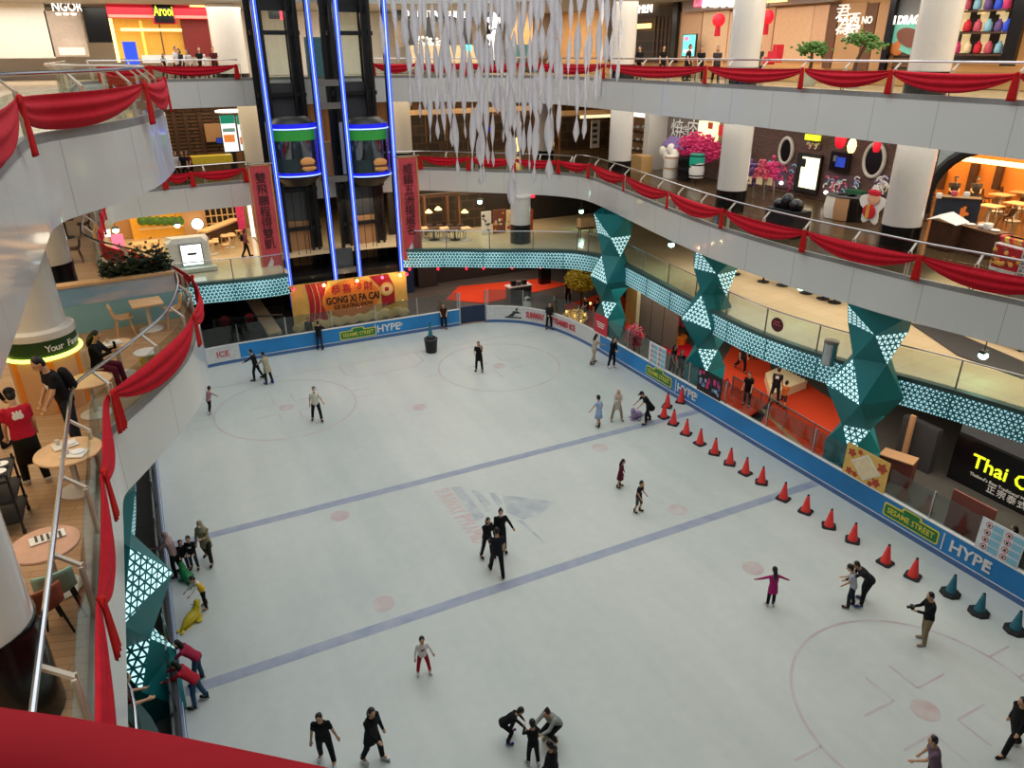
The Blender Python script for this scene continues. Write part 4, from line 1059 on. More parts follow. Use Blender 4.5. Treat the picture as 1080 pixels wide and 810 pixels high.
# ================================================================== SHOPS AND FURNITURE
def rect(ax, val, x0, y0, x1, y1):
    f = atY if ax == 'Y' else atX
    xm, ym = (x0+x1)/2, (y0+y1)/2
    c = f(xm, ym, val); a, b = f(x0, ym, val), f(x1, ym, val); t, u = f(xm, y0, val), f(xm, y1, val)
    w = abs(a.x-b.x) if ax == 'Y' else abs(a.y-b.y)
    return c, w, abs(t.z-u.z)
def slab_box(ax, c, w, h, t): return MB().box(c, (w, t, h) if ax == 'Y' else (t, w, h))
def xdir(ax): return V(1, 0, 0) if ax == 'Y' else V(0, -1, 0)
def outn(ax): return V(0, -1, 0) if ax == 'Y' else V(-1, 0, 0)
def wbox(name, ax, val, px, mat, label, cat, t=.12, out=.0, parent=None, kind=None):
    c, w, h = rect(ax, val, *px); c = c+outn(ax)*(t/2+out)
    o = slab_box(ax, c, w, h, t).build(name, mat, parent, loc=None if parent else c)
    if not parent: tag(o, label, cat, kind=kind)
    return o
def sign(ax, val, px, back, txt, size, mat, label, t=.15, bold=.015, squash=1.0, sp=1.0, cat='sign', frame=None):
    c, w, h = rect(ax, val, *px)
    e = empty('shop_sign', c, 0, label, cat)
    if back: slab_box(ax, c+outn(ax)*t/2, w, h, t).build('backing', back, e)
    for i, (s, dz, sz, mt) in enumerate(txt if isinstance(txt, list) else [(txt, 0, size, mat)]):
        if not s: continue
        text_obj('lettering', s, min(sz, h*1.25), mt, c+outn(ax)*(t+.03 if back else .06)+V(0, 0, dz), xdir(ax), V(0, 0, 1), e, .02, bold, squash=squash, spacing=sp, fit=w*.97)
    return e, c, w, h
def screen(ax, val, px, mat, label, picture=(), t=.1, frame='black', cat='screen', name='menu_screen', legs=False, floor=None):
    c, w, h = rect(ax, val, *px); e = empty(name, c, 0, label, cat)
    slab_box(ax, c+outn(ax)*t/2, w, h, t).build('frame', frame, e)
    slab_box(ax, c+outn(ax)*(t+.005), w*.92, h*.94, .02).build('display', mat, e)
    for x, z, pw, ph, m in picture:
        slab_box(ax, c+outn(ax)*(t+.02)+xdir(ax)*x*w+V(0, 0, z*h), pw*w, ph*h, .02).build('picture', m, e)
    if floor is not None: slab_box(ax, V(c.x, c.y, (floor+c.z-h/2)/2), w*.4, max(c.z-h/2-floor, .05), t).build('stand', frame, e)
    return e

# ---- top floor, far wall (plane Y = 52)
wbox('white_facade', 'Y', 54, (-40, -10, 52, 62), 'white_paint', 'pale panelled shop front at the upper corner', 'shop front', .2)
e, c, w, h = sign('Y', 53.5, (54, 2, 87, 13), None, 'NGOR', 1.0, 'lit_white', 'white illuminated letters ending in NGOR over the lamp-lit window')
win = empty('shop_window', rect('Y', 53.9, 52, 14, 90, 60)[0], 0, 'shop window with lamp-lit grey backdrop under the white letters', 'shop window')
wbox('backdrop', 'Y', 53.9, (52, 12, 90, 60), M('window_grey', '#a89a8e', .6), '', '', .1, parent=win)
for x in (62, 70, 78):
    p = atY(x, 16, 53.2); MB().lathe(p, [(.12, 0), (.16, .1)], 10).build('spot', 'lit_white', win)
    l = bpy.data.lights.new('window_spot', 'SPOT'); l.energy = 60; l.spot_size = .9; l.color = (1, .85, .65)
    o = bpy.data.objects.new('window_spot', l); COL.objects.link(o); o.location = p+V(0, .1, -.1)
wbox('display_plinth', 'Y', 53.2, (63, 50, 90, 58), 'paper', '', '', .6, parent=win)
wbox('black_facade', 'Y', 53.6, (90, 8, 118, 45), 'black_gloss', 'glossy black wall panel beside the red shop', 'wall panel', .3)
wbox('light_edge', 'Y', 53.2, (119, 18, 122.5, 66), 'lit_warm', 'warm vertical light strip at the edge of the red shop', 'light strip', .1)
rs = empty('red_shop', rect('Y', 53, 118, 4, 222, 62)[0], 0, 'brightly lit red and yellow shop front on the top floor', 'shop front')
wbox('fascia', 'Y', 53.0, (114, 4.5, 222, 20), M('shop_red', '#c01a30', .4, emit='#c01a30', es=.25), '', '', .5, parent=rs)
wbox('light_line', 'Y', 52.4, (116, 16, 222, 19), M('coral_lamp', '#ff7a6a', .4, emit='#ff5a50', es=1.6), '', '', .06, parent=rs)
wbox('light_line', 'Y', 52.4, (200, 5, 220, 7.5), 'lit_warm', '', '', .06, parent=rs)
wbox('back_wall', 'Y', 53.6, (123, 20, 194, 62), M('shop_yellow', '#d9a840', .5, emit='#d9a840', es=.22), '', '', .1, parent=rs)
wbox('side_wall', 'Y', 53.2, (193, 20, 222, 60), M('shop_maroon', '#7d2420', .5), '', '', .2, parent=rs)
wbox('light_strip', 'Y', 53.1, (128, 30, 193, 33), 'lit_warm', '', '', .08, parent=rs)
wbox('mullion', 'Y', 53.2, (150, 22, 153, 62), M('gilt_strip', '#e6c45a', .4, emit='#e6c45a', es=.6), '', '', .08, parent=rs)
wbox('mullion', 'Y', 53.2, (170, 22, 171.5, 62), 'brown', '', '', .08, parent=rs)
wbox('menu_board', 'Y', 53.1, (195, 37, 203, 50), 'tan_wall', '', '', .08, parent=rs)
wbox('counter', 'Y', 51.5, (150, 58, 200, 66), 'white', '', '', .7, parent=rs)
sign('Y', 52.3, (162, 5, 183, 24), 'black_gloss', [('Arooi', .12, .75, 'lit_yellow')], 0, '', 'black square sign with yellow letters in red frame over the red shop')
wbox('sign_frame', 'Y', 52.45, (160, 3.5, 185.5, 25.5), 'notice_red', 'red frame standing out round the black shop sign', 'sign frame', .1)
wbox('glowing_sign', 'Y', 47.6, (131, 44, 145, 68), M('blue_glow', '#3656e0', .3, emit='#3050e8', es=.9), 'glowing blue panel by the upper balcony railing', 'light panel', .12)
e, c, w, h = sign('Y', 52.0, (295, 8, 312, 21), 'lit_red', 'A', .8, 'lit_white', 'pink square lit sign seen through the first lift shaft')
wbox('dark_board', 'Y', 52.0, (283, 9, 294, 20), 'black_gloss', 'small black board beside the pink lit sign behind the lifts', 'board')
of = empty('buffet_front', rect('Y', 54, 418, 10, 505, 66)[0], 0, 'beige buffet restaurant front behind the streamers on the top floor', 'shop front')
wbox('backdrop', 'Y', 54, (416, 22, 505, 50), M('taupe', '#8d7c69', .6), '', '', .2, parent=of)
wbox('counter', 'Y', 52.5, (430, 48, 500, 72), M('cream_counter', '#d8c3a0', .5), '', '', 1.0, parent=of)
wbox('beam', 'Y', 53.6, (416, 9, 508, 20), 'dark_grey', '', '', .2, parent=of)
for x in (427, 449, 470, 488): wbox('pleated_panel', 'Y', 53.7, (x, 22, x+9, 50), 'dark_grey', '', '', .1, parent=of)
sign('Y', 53.2, (418, 11, 505, 19), None, 'ORIENTAL BUFFET', .66, 'lit_white', 'white letters of the buffet restaurant behind the streamers', bold=.03, sp=1.05)
for i, (x, y) in enumerate(((446, 46), (455, 48), (466, 47))):
    p = atY(x, y, 52.2); e = empty('white_orchid', p, 0, 'white flower bunch on the buffet counter, %s from the lifts' % ordinal(i), 'flowers', 'flowers on the buffet counter')
    mb = MB()
    for k in range(14): mb.ell(p+V(random.uniform(-.35, .35), random.uniform(-.2, .2), random.uniform(-.1, .4)), (.12, .12, .1), 7, 5)
    mb.build('blossom', 'white', e, smooth=True); MB().lathe(p+V(0, 0, -.5), [(.1, 0), (.15, .35)], 10).build('vase', 'dark_grey', e)
for i, (x, y) in enumerate(((521, 23), (521, 41), (522, 56))):
    p = atY(x, y, 53.0); e = empty('flower_emblem', p, 0, 'lit white flower emblem on black disc, %s from the top' % ordinal(i), 'emblem', 'flower emblems of the buffet')
    n = 28; MB().loft([[p+V(.72*math.cos(2*PI*k/n), .1-s_*.1, .72*math.sin(2*PI*k/n)) for k in range(n)] for s_ in (0, 1)]).build('disc', 'black_gloss', e)
    n = 40; MB().loft([[p+V(.5*(1+.22*math.cos(5*2*PI*k/n))*math.cos(2*PI*k/n+1.57), -.02-s_*.05, .5*(1+.22*math.cos(5*2*PI*k/n))*math.sin(2*PI*k/n+1.57)) for k in range(n)] for s_ in (0, 1)]).build('petals', 'lit_white', e)
for px, lab in (((538, 12, 561, 62), 'cream lit wall between the emblems and the kitchen front'), ((604, 12, 624, 60), 'second cream lit wall nearer the kitchen front')):
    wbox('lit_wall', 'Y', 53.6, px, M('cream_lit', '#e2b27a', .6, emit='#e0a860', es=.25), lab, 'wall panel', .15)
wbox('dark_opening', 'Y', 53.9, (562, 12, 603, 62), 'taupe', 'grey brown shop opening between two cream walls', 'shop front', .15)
wbox('dark_opening', 'Y', 53.2, (626, 10, 640, 64), 'black_gloss', 'black shop post beside the pillar by the kitchen front', 'shop front', .3)
wbox('glass_counter', 'Y', 51.0, (540, 47, 562, 60), 'pale_teal', 'small glass food counter in front of the cream lit wall', 'counter', .8)
for px, m_, lab in (((487, 47, 497, 54), 'screen_cyan', 'small lit screen on the buffet counter'), ((625, 42, 630, 58), 'screen_white', 'slim white lit board behind the top floor railing')):
    wbox('lit_board', 'Y', 50.5, px, m_, lab, 'screen', .1)

# ---- top floor, right wall (plane X = 30.3)
R1 = 30.3
kf = empty('kitchen_front', rect('X', R1, 676, 14, 712, 62)[0], 0, 'dark slatted kitchen restaurant front beside the lantern shop', 'shop front')
wbox('dark_wall', 'X', R1, (640, 8, 714, 66), 'shelf_dark', '', '', .1, parent=kf)
for x in range(690, 712, 4): wbox('slat', 'X', R1-.1, (x, 18, x+1.2, 62), 'wood_dark', '', '', .06, parent=kf)
wbox('lamp', 'X', R1-.3, (673, 25, 687, 30), 'lit_warm', '', '', .1, parent=kf)
wbox('post', 'X', R1-.2, (711, -4, 716, 66), 'black_gloss', '', '', .2, parent=kf)
sign('X', R1-.2, (645, 4, 702, 15), None, 'KITCHEN', 1.0, 'lit_white', 'white letters ending in CHEN above the dark slatted front', bold=.04)
e, c, w, h = sign('X', R1-.3, (648, 10, 655, 18), 'lit_pink', 'S', .6, 'white', 'small pink lit mark beside the streamer and the kitchen letters')
wl = empty('lantern_shop', rect('X', R1, 716, 8, 870, 66)[0], 0, 'warm peach coloured shop wall behind the two red lanterns', 'shop front')
for px in ((717, 12, 740, 64), (741, 12, 768, 64), (769, 12, 800, 64), (801, 8, 816, 64), (817, 8, 856, 64), (857, 6, 872, 64)):
    wbox('wall_panel', 'X', R1+random.uniform(-.05, .05), px, M('peach_%d' % px[0], random.choice(['#dcb38c', '#e2bd98', '#d4a884']), .6, vary=.05), '', '', .1, parent=wl)
wbox('beam', 'X', R1-.3, (716, -5, 872, 8), M('taupe_beam', '#8a7a72', .6), '', '', .2, parent=wl)
e = empty('shop_sign', atX(762, 1, R1-.5), 0, 'bright white shop letters cut by the top of the picture', 'sign')
for k in range(11): wbox('letter', 'X', R1-.5, (742+4*k, -6, 745.2+4*k, [8, 6.5, 7.6, 8, 7, 7.8, 6.6, 7.7, 7, 7.4, 5.5][k]), 'lit_white', '', '', .06, parent=e)
sign('X', R1-.5, (734, -2, 741, 7), 'lit_pink', 'b', .9, 'white', 'small pink lit logo left of the bright white letters')
wbox('light_strip', 'X', R1-.6, (806, 0, 830, 2.5), 'lit_warm', 'warm light strip at the top edge above the second lantern', 'light strip', .1)
for i, (x, y) in enumerate(((758, 21), (809, 18))):
    p = atX(x, y, 29.0); e = empty('red_lantern', p, 0, ['red paper lantern over the three people at the top railing', 'red paper lantern beside the white pillar and gift stand'][i], 'lantern', 'red lanterns')
    MB().lathe(p, [(.1, -.32), (.22, -.28), (.31, -.14), (.34, 0), (.31, .14), (.22, .28), (.1, .32)], 20).build('shade', M('lantern_red', '#e01830', .5, emit='#e01830', es=.55), e, smooth=True)
    mb = MB()
    for k in range(12): mb.tube([p+V(.1*math.cos(k), .1*math.sin(k), -.32), p+V(.13*math.cos(k), .13*math.sin(k), -.78)], .04, 5)
    mb.build('tassel', 'notice_red', e); MB().tube([p+V(0, 0, .32), V(p.x, p.y, 17.6)], .015, 5).build('cord', 'black', e)
    MB().lathe(p, [(.11, -.35), (.11, -.3)], 12).build('lower_ring', 'gold', e); MB().lathe(p, [(.11, .3), (.11, .35)], 12).build('upper_ring', 'gold', e)
screen('X', 29.6, (721, 36, 735, 60), 'screen_cyan', 'tall cyan advert screen behind the people at the top railing', [(-.2, .3, .3, .15, 'lit_pink'), (0, -.25, .7, .14, 'screen_white')], floor=13.6)
gs = empty('gift_stand', atX(821, 62, 27.5), 0, 'red gift box stand by the second lantern', 'stand')
for px in ((816, 54, 821, 66), (821, 47, 826, 66), (812, 60, 817, 68)): wbox('gift_box', 'X', 27.6, px, 'notice_red', '', '', .4, parent=gs)
def bonsai(px, py, ax, val, label, s=1.0, floor=13.6, tilt=0.0):
    p = (atX if ax == 'X' else atY)(px, py, val); base = V(p.x, p.y, floor)
    e = empty('bonsai', base, 0, label, 'potted tree')
    MB().lathe(base, [(.3, 0), (.42, .5), (.45, .55), (.38, .55)], 14).build('pot', M('pot_grey', '#c8c2b8', .5), e, smooth=True)
    top = p.z-floor
    MB().tube([base+V(0, 0, .5), base+V(.1, .05, .5+(top-.5)*.4), base+V(-.1, -.1+tilt*.5, .5+(top-.5)*.8), base+V(0, tilt, top)], [.09, .07, .06, .03], 8).build('trunk', 'bark', e, smooth=True)
    mb = MB()
    for k in range(260):
        a_ = random.choice(((0, -.5), (0, .45), (.25, 0), (-.2, .1), (.05, -.15)))
        q = base+V(a_[0]+random.gauss(0, .13), (a_[1]+random.gauss(0, .17))*s+tilt*(.5+a_[1]), top+.12*math.cos(4*a_[1])+random.gauss(0, .1)-tilt*a_[1]*.5)
        mb.ell(q, (.075, .075, .045), 6, 4, Matrix.Rotation(random.random(), 3, 'X'))
    mb.build('foliage', 'leaf_green', e, smooth='all')
bonsai(857, 52, 'X', 27, 'small potted bonsai behind the top railing nearer the gift stand')
bonsai(906, 44, 'X', 27, 'larger spreading bonsai under the calligraphy sign', 1.5, tilt=-.5)
cal = empty('calligraphy_wall', rect('X', R1, 873, 0, 940, 66)[0], 0, 'tan and brown panelled wall with white calligraphy', 'shop front')
for i, px in enumerate(((873, 4, 882, 72), (883, 4, 910, 74), (911, 4, 922, 75), (923, 4, 938, 76))): wbox('wall_panel', 'X', R1-.02*i, px, ['brown', 'tan_wall', 'brown', 'tan_wall'][i], '', '', .1, parent=cal)
wbox('edge', 'X', R1-.2, (936, -2, 942, 77), 'black_gloss', '', '', .2, parent=cal)
for i, (ch, x, y) in enumerate((('君', 889, 15), ('為', 889, 29), ('酒', 899, 24), ('家', 899, 36))):
    c = atX(x, y, R1-.2); e = tag(text_obj('calligraphy', ch, .8, 'white_letter', c, V(0, -1, 0), V(0, 0, 1), None, .03, 0), 'white lit calligraphy character, %s of the four on the tan wall' % ordinal(i), 'sign', 'calligraphy characters')
sign('X', R1-.2, (910, 17, 921, 26), None, 'NO', .6, 'white_letter', 'small white letters NO beside the calligraphy')
dg_ = empty('dragon_front', rect('X', R1, 942, 0, 985, 76)[0], 0, 'grey mesh restaurant front with round food picture', 'shop front')
wbox('mesh_wall', 'X', R1, (942, -4, 990, 20), 'mid_grey', '', '', .1, parent=dg_)
wbox('picture_wall', 'X', R1, (942, 20, 990, 58), M('taupe_dark', '#5f564c', .6), '', '', .1, parent=dg_)
wbox('slat_wall', 'X', R1, (942, 58, 990, 76), 'slat_panel', '', '', .1, parent=dg_)
p = atX(961, 40, R1-.15); n = 24
MB().loft([[p+V(-s_*.05, -(.95*math.cos(2*PI*k/n)*1.1), .62*math.sin(2*PI*k/n)-.25*math.cos(2*PI*k/n)) for k in range(n)] for s_ in (0, 1)]).build('dish_picture', M('dish_teal', '#6fb8a8', .4, emit='#6fb8a8', es=.2), dg_)
MB().loft([[p+V(-.06-s_*.04, -(.6*math.cos(2*PI*k/n)*1.1), .36*math.sin(2*PI*k/n)-.16*math.cos(2*PI*k/n)) for k in range(n)] for s_ in (0, 1)]).build('food_picture', M('food_brown', '#7a4a3a', .5), dg_)
MB().ell(atX(947, 48, R1-.15), (.06, .4, .4), 10, 6).build('prawn_picture', M('prawn', '#c8743c', .5), dg_)
sign('X', R1-.25, (943, 16, 985, 26), None, 'I DRAGON', .95, 'lit_white', 'white serif letters of the restaurant with the round food picture', bold=.03)
sh = empty('display_shelves', rect('X', R1, 1005, -2, 1065, 60)[0], 0, 'lit display shelves of red, pink and blue goods', 'shelves')
wbox('back', 'X', R1, (1000, -6, 1072, 66), 'dark_wall', '', '', .1, parent=sh)
for y in (-6, 11, 34, 57): wbox('shelf_board', 'X', R1-.35, (1002, y, 1068, y+1.6), 'wood_dark', '', '', .4, parent=sh)
for x in (1006, 1026, 1046): 
    for y0 in (-5, 13, 36): wbox('lit_panel', 'X', R1-.12, (x+8, y0, x+16, y0+20), M('shelf_lamp', '#e6cf9a', .5, emit='#e6cf9a', es=.45), '', '', .06, parent=sh)
gcol = ['notice_red', 'leaf_pink', 'notice_blue', 'purple', 'lcd_blue', 'leaf_magenta', 'cream']
gi = 0
for y in (10, 33, 56):
    for x in (1008, 1019, 1030, 1041, 1052, 1061):
        p = atX(x, y, R1-.5); o = MB().lathe(p, [(.12, 0), (.15, .08), (.13, .3), (.06, .36), (.06, .42)], 10).build('gift_item', gcol[gi % 7] if gi % 7 not in (1,) else 'leaf_pink', smooth=True, loc=p)
        tag(o, 'packaged gift on the %s shelf, %s from the pillar' % (['highest', 'middle', 'lowest'][(10, 33, 56).index(y)], ordinal((1008, 1019, 1030, 1041, 1052, 1061).index(x))), 'gift', 'gifts on the lit shelves'); gi += 1
wbox('shop_post', 'X', R1-.6, (1066, -4, 1080, 70), 'black_gloss', 'black shop post at the end of the lit shelves', 'shop front', .2)

# ---- middle floor, far side (plane Y = 53)
wbox('slat_wall', 'Y', 54, (170, 118, 236, 172), 'slat_panel', 'brown slatted restaurant wall behind the yellow counter', 'wall panel', .2)
for i, px in enumerate(((184, 118, 188, 165), (196, 118, 199, 165), (211, 118, 215, 165), (224, 118, 226, 132))): wbox('timber_post', 'Y', 53.6, px, 'wood_dark', 'dark timber post on the slatted wall, %s from the balcony' % ordinal(i), 'post', .2)
wbox('round_drum', 'Y', 53.4, (216, 130, 234, 149), 'tan_wall', 'tan panel on the slatted wall beside the menu screens', 'wall panel', .3)
screen('Y', 51.0, (233.5, 121, 250, 161), 'screen_white', 'tall green and white menu screen beside the white pillar', [(0, .38, .9, .22, 'screen_green'), (-.05, -.12, .7, .2, 'screen_orange'), (0, .1, .8, .1, 'notice_blue')], floor=8.3)
screen('Y', 51.6, (251, 121, 257, 160), 'screen_white', 'second narrow menu screen partly behind the pillar', [(0, .36, .9, .24, 'screen_green'), (0, -.2, .7, .2, 'screen_orange')], floor=8.3)
p = atY(243, 117, 52); tag(MB().lathe(p, [(.9, -.06), (.95, 0), (.9, .05)], 24).build('ceiling_lamp', 'lit_white', loc=p), 'round white ceiling lamp above the menu screens', 'lamp')
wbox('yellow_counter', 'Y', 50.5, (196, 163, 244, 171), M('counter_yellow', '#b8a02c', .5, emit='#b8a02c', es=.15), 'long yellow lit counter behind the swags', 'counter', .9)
screen('Y', 51.4, (228, 145, 236, 151), 'lcd_blue', 'small blue screen on the yellow counter', t=.06)
def food_court(x0, x1, y0, y1, Y, label, n=6):
    e = empty('restaurant_front', rect('Y', Y, x0, y0, x1, y1)[0], 0, label, 'shop front')
    wbox('back_wall', 'Y', Y, (x0, y0, x1, y1), 'wood_panel', '', '', .15, parent=e)
    w_ = (x1-x0)/n
    for i in range(n): wbox('dark_bay', 'Y', Y-.2, (x0+w_*i+1, y0+8, x0+w_*(i+1)-1.5, y1), 'shelf_dark', '', '', .1, parent=e)
    wbox('beam', 'Y', Y-.3, (x0, y0, x1, y0+5), 'wood_light', '', '', .2, parent=e)
food_court(428, 560, 114, 172, 53, 'wood panelled restaurant behind the streamers on the middle floor')
food_court(590, 648, 116, 172, 50, 'open wooden restaurant between two white pillars on the middle floor', 3)
for i, (x, y, s_) in enumerate(((548, 132, .5), (546, 152, .7), (582, 152, .6), (549, 140, .3))):
    p = atY(x, y, 49); tag(MB().ell(p, (.28*s_, .28*s_, .75*s_), 12, 8).build('hanging_lamp', 'lit_warm', loc=p), 'glowing oval lamp behind the streamers, %s lit' % ordinal(i), 'lamp', 'oval lamps')
wbox('lit_strip', 'Y', 49, (612, 121, 648, 124), M('strip_lamp', '#ffe2b0', .5, emit='#ffe2b0', es=1.2), 'pale lit ceiling strip over the wooden restaurant', 'light strip', .2)
e = wbox('hanging_poster', 'Y', 47, (623, 127, 632, 156), 'paper', 'white hanging poster with black writing on the middle floor', 'poster', .06)
for k in range(4): MB().box(atY(627.5, 132+6*k, 46.85), (.35, .03, .2)).build('writing', 'dark_grey', e)
screen('Y', 48, (512, 133, 518, 139), 'lcd_blue', 'tiny blue screen hanging behind the streamers', t=.08)
wbox('light_board', 'X', 30, (662, 118, 686, 124), 'lit_white', 'white lit shop letters board over the shelves by the white wall', 'sign', .1)
sh2 = empty('crockery_shelf', rect('X', 29.5, 664, 126, 688, 190)[0], 0, 'wooden crockery shelf between pillar and white wall', 'shelves')
wbox('back', 'X', 29.6, (663, 124, 689, 178), 'tan_wall', '', '', .1, parent=sh2)
for y in (138, 148, 158, 168): wbox('shelf_board', 'X', 29.3, (664, y, 687, y+1.5), 'wood_dark', '', '', .4, parent=sh2)
for y in (130, 143, 153, 163):
    for x in (667, 673, 679): MB().ell(atX(x, y+4, 29.2), (.14, .14, .1), 8, 5).build('dish', 'white', sh2)
wbox('cream_cabinet', 'X', 28.0, (676, 163, 688, 182), M('cabinet_cream', '#cda56c', .5), 'pale wooden cabinet below the crockery shelf', 'cabinet', .8)
tag(MB().box(atX(690.5, 152, 29.0), (1.4, .5, 3.7)).build('wall_white_block', 'white_paint'), kind='structure')

# ---- middle floor, right side: grill house and brick wall (plane X = 29.8)
R2 = 29.82
gh = empty('grill_front', rect('X', R2, 696, 126, 764, 196)[0], 0, 'grey rough grill house wall with white outlined characters', 'shop front')
wbox('wall', 'X', R2, (694, 126, 768, 205), M('stone_grey', '#7a6e68', .8, vary=.2, scale=3), '', '', .1, parent=gh)
for ch, x, s_ in (('焼', 714, 1.25), ('き', 722.5, .6), ('肉', 731, 1.2)): text_obj('lettering', ch, s_, 'white', atX(x, 138, R2-.2), V(0, -1, 0), V(0, 0, 1), gh, .02, .0)
wbox('lit_sign', 'X', R2-.4, (740, 128, 758, 148), M('lamp_cream', '#fff0b8', .4, emit='#ffe8a0', es=1.4), 'bright cream lit sign of the grill house', 'sign', .25)
wbox('dark_mark', 'X', R2-.66, (747, 129, 752, 136), 'flower_red', '', '', .03, parent=gh)
wbox('red_flag', 'X', R2-.5, (758.5, 132, 764, 143), 'notice_red', 'small red flag beside the cream lit sign', 'flag', .06)
def clump_tree(base, top_c, rad, n, mat, label, size=.12, trunk='bark', tr=.09, pot=None, kinds='tree', branches=6):
    e = empty('blossom_tree' if 'blossom' in label else 'tree', base, 0, label, kinds)
    c = Vector(top_c)
    MB().tube([base, base.lerp(c, .4)+V(.06, .05, 0), c], [tr, tr*.8, tr*.35], 8).build('trunk', trunk, e, smooth=True)
    mb = MB()
    for k in range(branches):
        a = 2*PI*k/branches; q = c+V(rad[0]*.7*math.cos(a), rad[1]*.7*math.sin(a), rad[2]*random.uniform(-.2, .6)); mb.tube([base.lerp(c, .55), base.lerp(c, .8).lerp(q, .4), q], [tr*.45, tr*.3, .015], 5)
    mb.build('branches', trunk, e)
    mb = MB()
    for k in range(n):
        d = V(random.gauss(0, 1), random.gauss(0, 1), random.gauss(0, 1)).normalized()*random.random()**.4
        q = c+V(d.x*rad[0], d.y*rad[1], d.z*rad[2]); s_ = size*random.uniform(.6, 1.3)
        R_ = Matrix.Rotation(random.random()*6, 3, 'Z') @ Matrix.Rotation(random.random()*3, 3, 'X')
        mb.add([q+R_ @ V(s_, 0, .02), q+R_ @ V(0, s_*.6, -.01), q+R_ @ V(-s_, 0, .02), q+R_ @ V(0, -s_*.6, -.01), q+R_ @ V(0, 0, s_*.35)], [(0, 1, 4), (1, 2, 4), (2, 3, 4), (3, 0, 4), (0, 3, 2, 1)])
    tag(mb.build('blossom' if 'blossom' in label else 'foliage', mat, e), kind='stuff')
    if pot: MB().lathe(base-V(0, 0, 0), [(.35, 0), (.45, .45), (.4, .45)], 14).build('pot', pot, e, smooth=True)
    return e
p = atX(737, 160, 28.6); clump_tree(V(p.x, p.y, 8.3), (p.x, p.y, p.z+.2), (.7, 1.8, .85), 1100, 'leaf_magenta', 'bright pink lit blossom tree at the grill house', .13)
p = atX(768, 155, 28.9); clump_tree(V(p.x, p.y, 8.3), (p.x, p.y, p.z), (.4, .6, 1.3), 260, 'leaf_pink', 'dim pink blossom tree beside the pillar on the brick wall', .12)
pr_ = atX(716, 153, 28.6); mb = MB(); mb.loft([[pr_+V(-.5, -1.0, -.15), pr_+V(-.5, 1.0, -.05), pr_+V(.5, 1.0, -.05), pr_+V(.5, -1.0, -.15)], [pr_+V(0, -.9, .35), pr_+V(0, .9, .45), pr_+V(.1, .9, .45), pr_+V(.1, -.9, .35)]])
tag(mb.build('awning', 'purple', loc=pr_), 'small purple roof awning by the pink blossoms', 'awning')
def barrel(px, py, X, mat, label, band='rubber', r=.42, h=.8):
    p = atX(px, py, X); e = empty('sake_barrel', p, 0, label, 'barrel', 'grill house barrels')
    MB().lathe(p, [(r*.92, 0), (r, h*.5), (r*.92, h)], 18).build('body', mat, e, smooth=True)
    for z in (.08, h-.14): MB().lathe(p, [(r*.97, z), (r*.97, z+.07)], 18).build('rope_band', band, e)
barrel(706, 190, 27.8, 'paper', 'lower white straw barrel of the pair by the white wall', 'tan_wall'); barrel(707.5, 179, 27.8, 'paper', 'upper white straw barrel of the pair by the white wall', 'tan_wall')
barrel(721, 189, 27.8, 'black_gloss', 'lower black barrel of the pair'); barrel(722, 179.5, 27.8, 'black_gloss', 'upper black barrel of the pair')
barrel(734, 187, 27.8, 'white', 'lower white barrel with green band'); barrel(734.5, 178, 27.8, 'screen_green', 'upper green and white barrel')
MATS['barrel_green'] = M('barrel_green', '#1f5a3c', .5)
for i, (x, y) in enumerate(((700, 160), (708, 158), (704, 166), (712, 163))):
    p = atX(x, y, 28.2); tag(MB().ell(p, (.22, .36, .36), 12, 8).build('white_drum', 'paper', smooth=True, loc=p), 'white round drum hung by the grill house wall, %s of four' % ordinal(i), 'drum', 'white drums')
# brick wall pictures
def oval(px, py, ry, rz, label, mat='black_gloss', rim='pot_grey'):
    p = atX(px, py, R2-.05); e = empty('oval_window', p, 0, label, 'window'); n = 32
    MB().tube([p+V(0, ry*math.cos(2*PI*k/n), rz*math.sin(2*PI*k/n)) for k in range(n)], .09, 8, closed=True).build('frame', rim, e, smooth=True)
    MB().loft([[p+V(.02-s_*.05, ry*math.cos(2*PI*k/n), rz*math.sin(2*PI*k/n)) for k in range(n)] for s_ in (0, 1)]).build('pane', mat, e)
oval(829, 159, .42, .62, 'oval window with stone rim beside the framed lit panel'); oval(922, 169, .52, .72, 'dark oval window with stone rim near the pillar by the arch')
fp = empty('framed_panel', rect('X', R2-.1, 842, 163, 865, 203)[0], 0, 'tall cream lit panel in black frame on the brick wall', 'light panel')
wbox('frame', 'X', R2-.05, (841, 162, 866, 203), 'black', '', '', .16, parent=fp); wbox('panel', 'X', R2-.22, (844.5, 166, 862.5, 199), M('lamp_ivory', '#fff4c8', .4, emit='#fff0c0', es=1.5), '', '', .04, parent=fp)
wbox('painted_shape', 'X', R2-.27, (845, 167, 850, 176), 'black', '', '', .02, parent=fp)
screen('X', R2-.1, (877, 160, 897, 181), 'lcd_dark', 'tilted wall screen with blue picture on the brick wall', [(.1, 0, .5, .5, 'lcd_blue'), (-.2, .15, .2, .3, 'mid_grey')], t=.14, name='wall_screen')
sign('X', R2-.3, (851, 142, 866, 148), 'lit_yellow', [], 0, '', 'small yellow lit sign at the top of the brick wall')
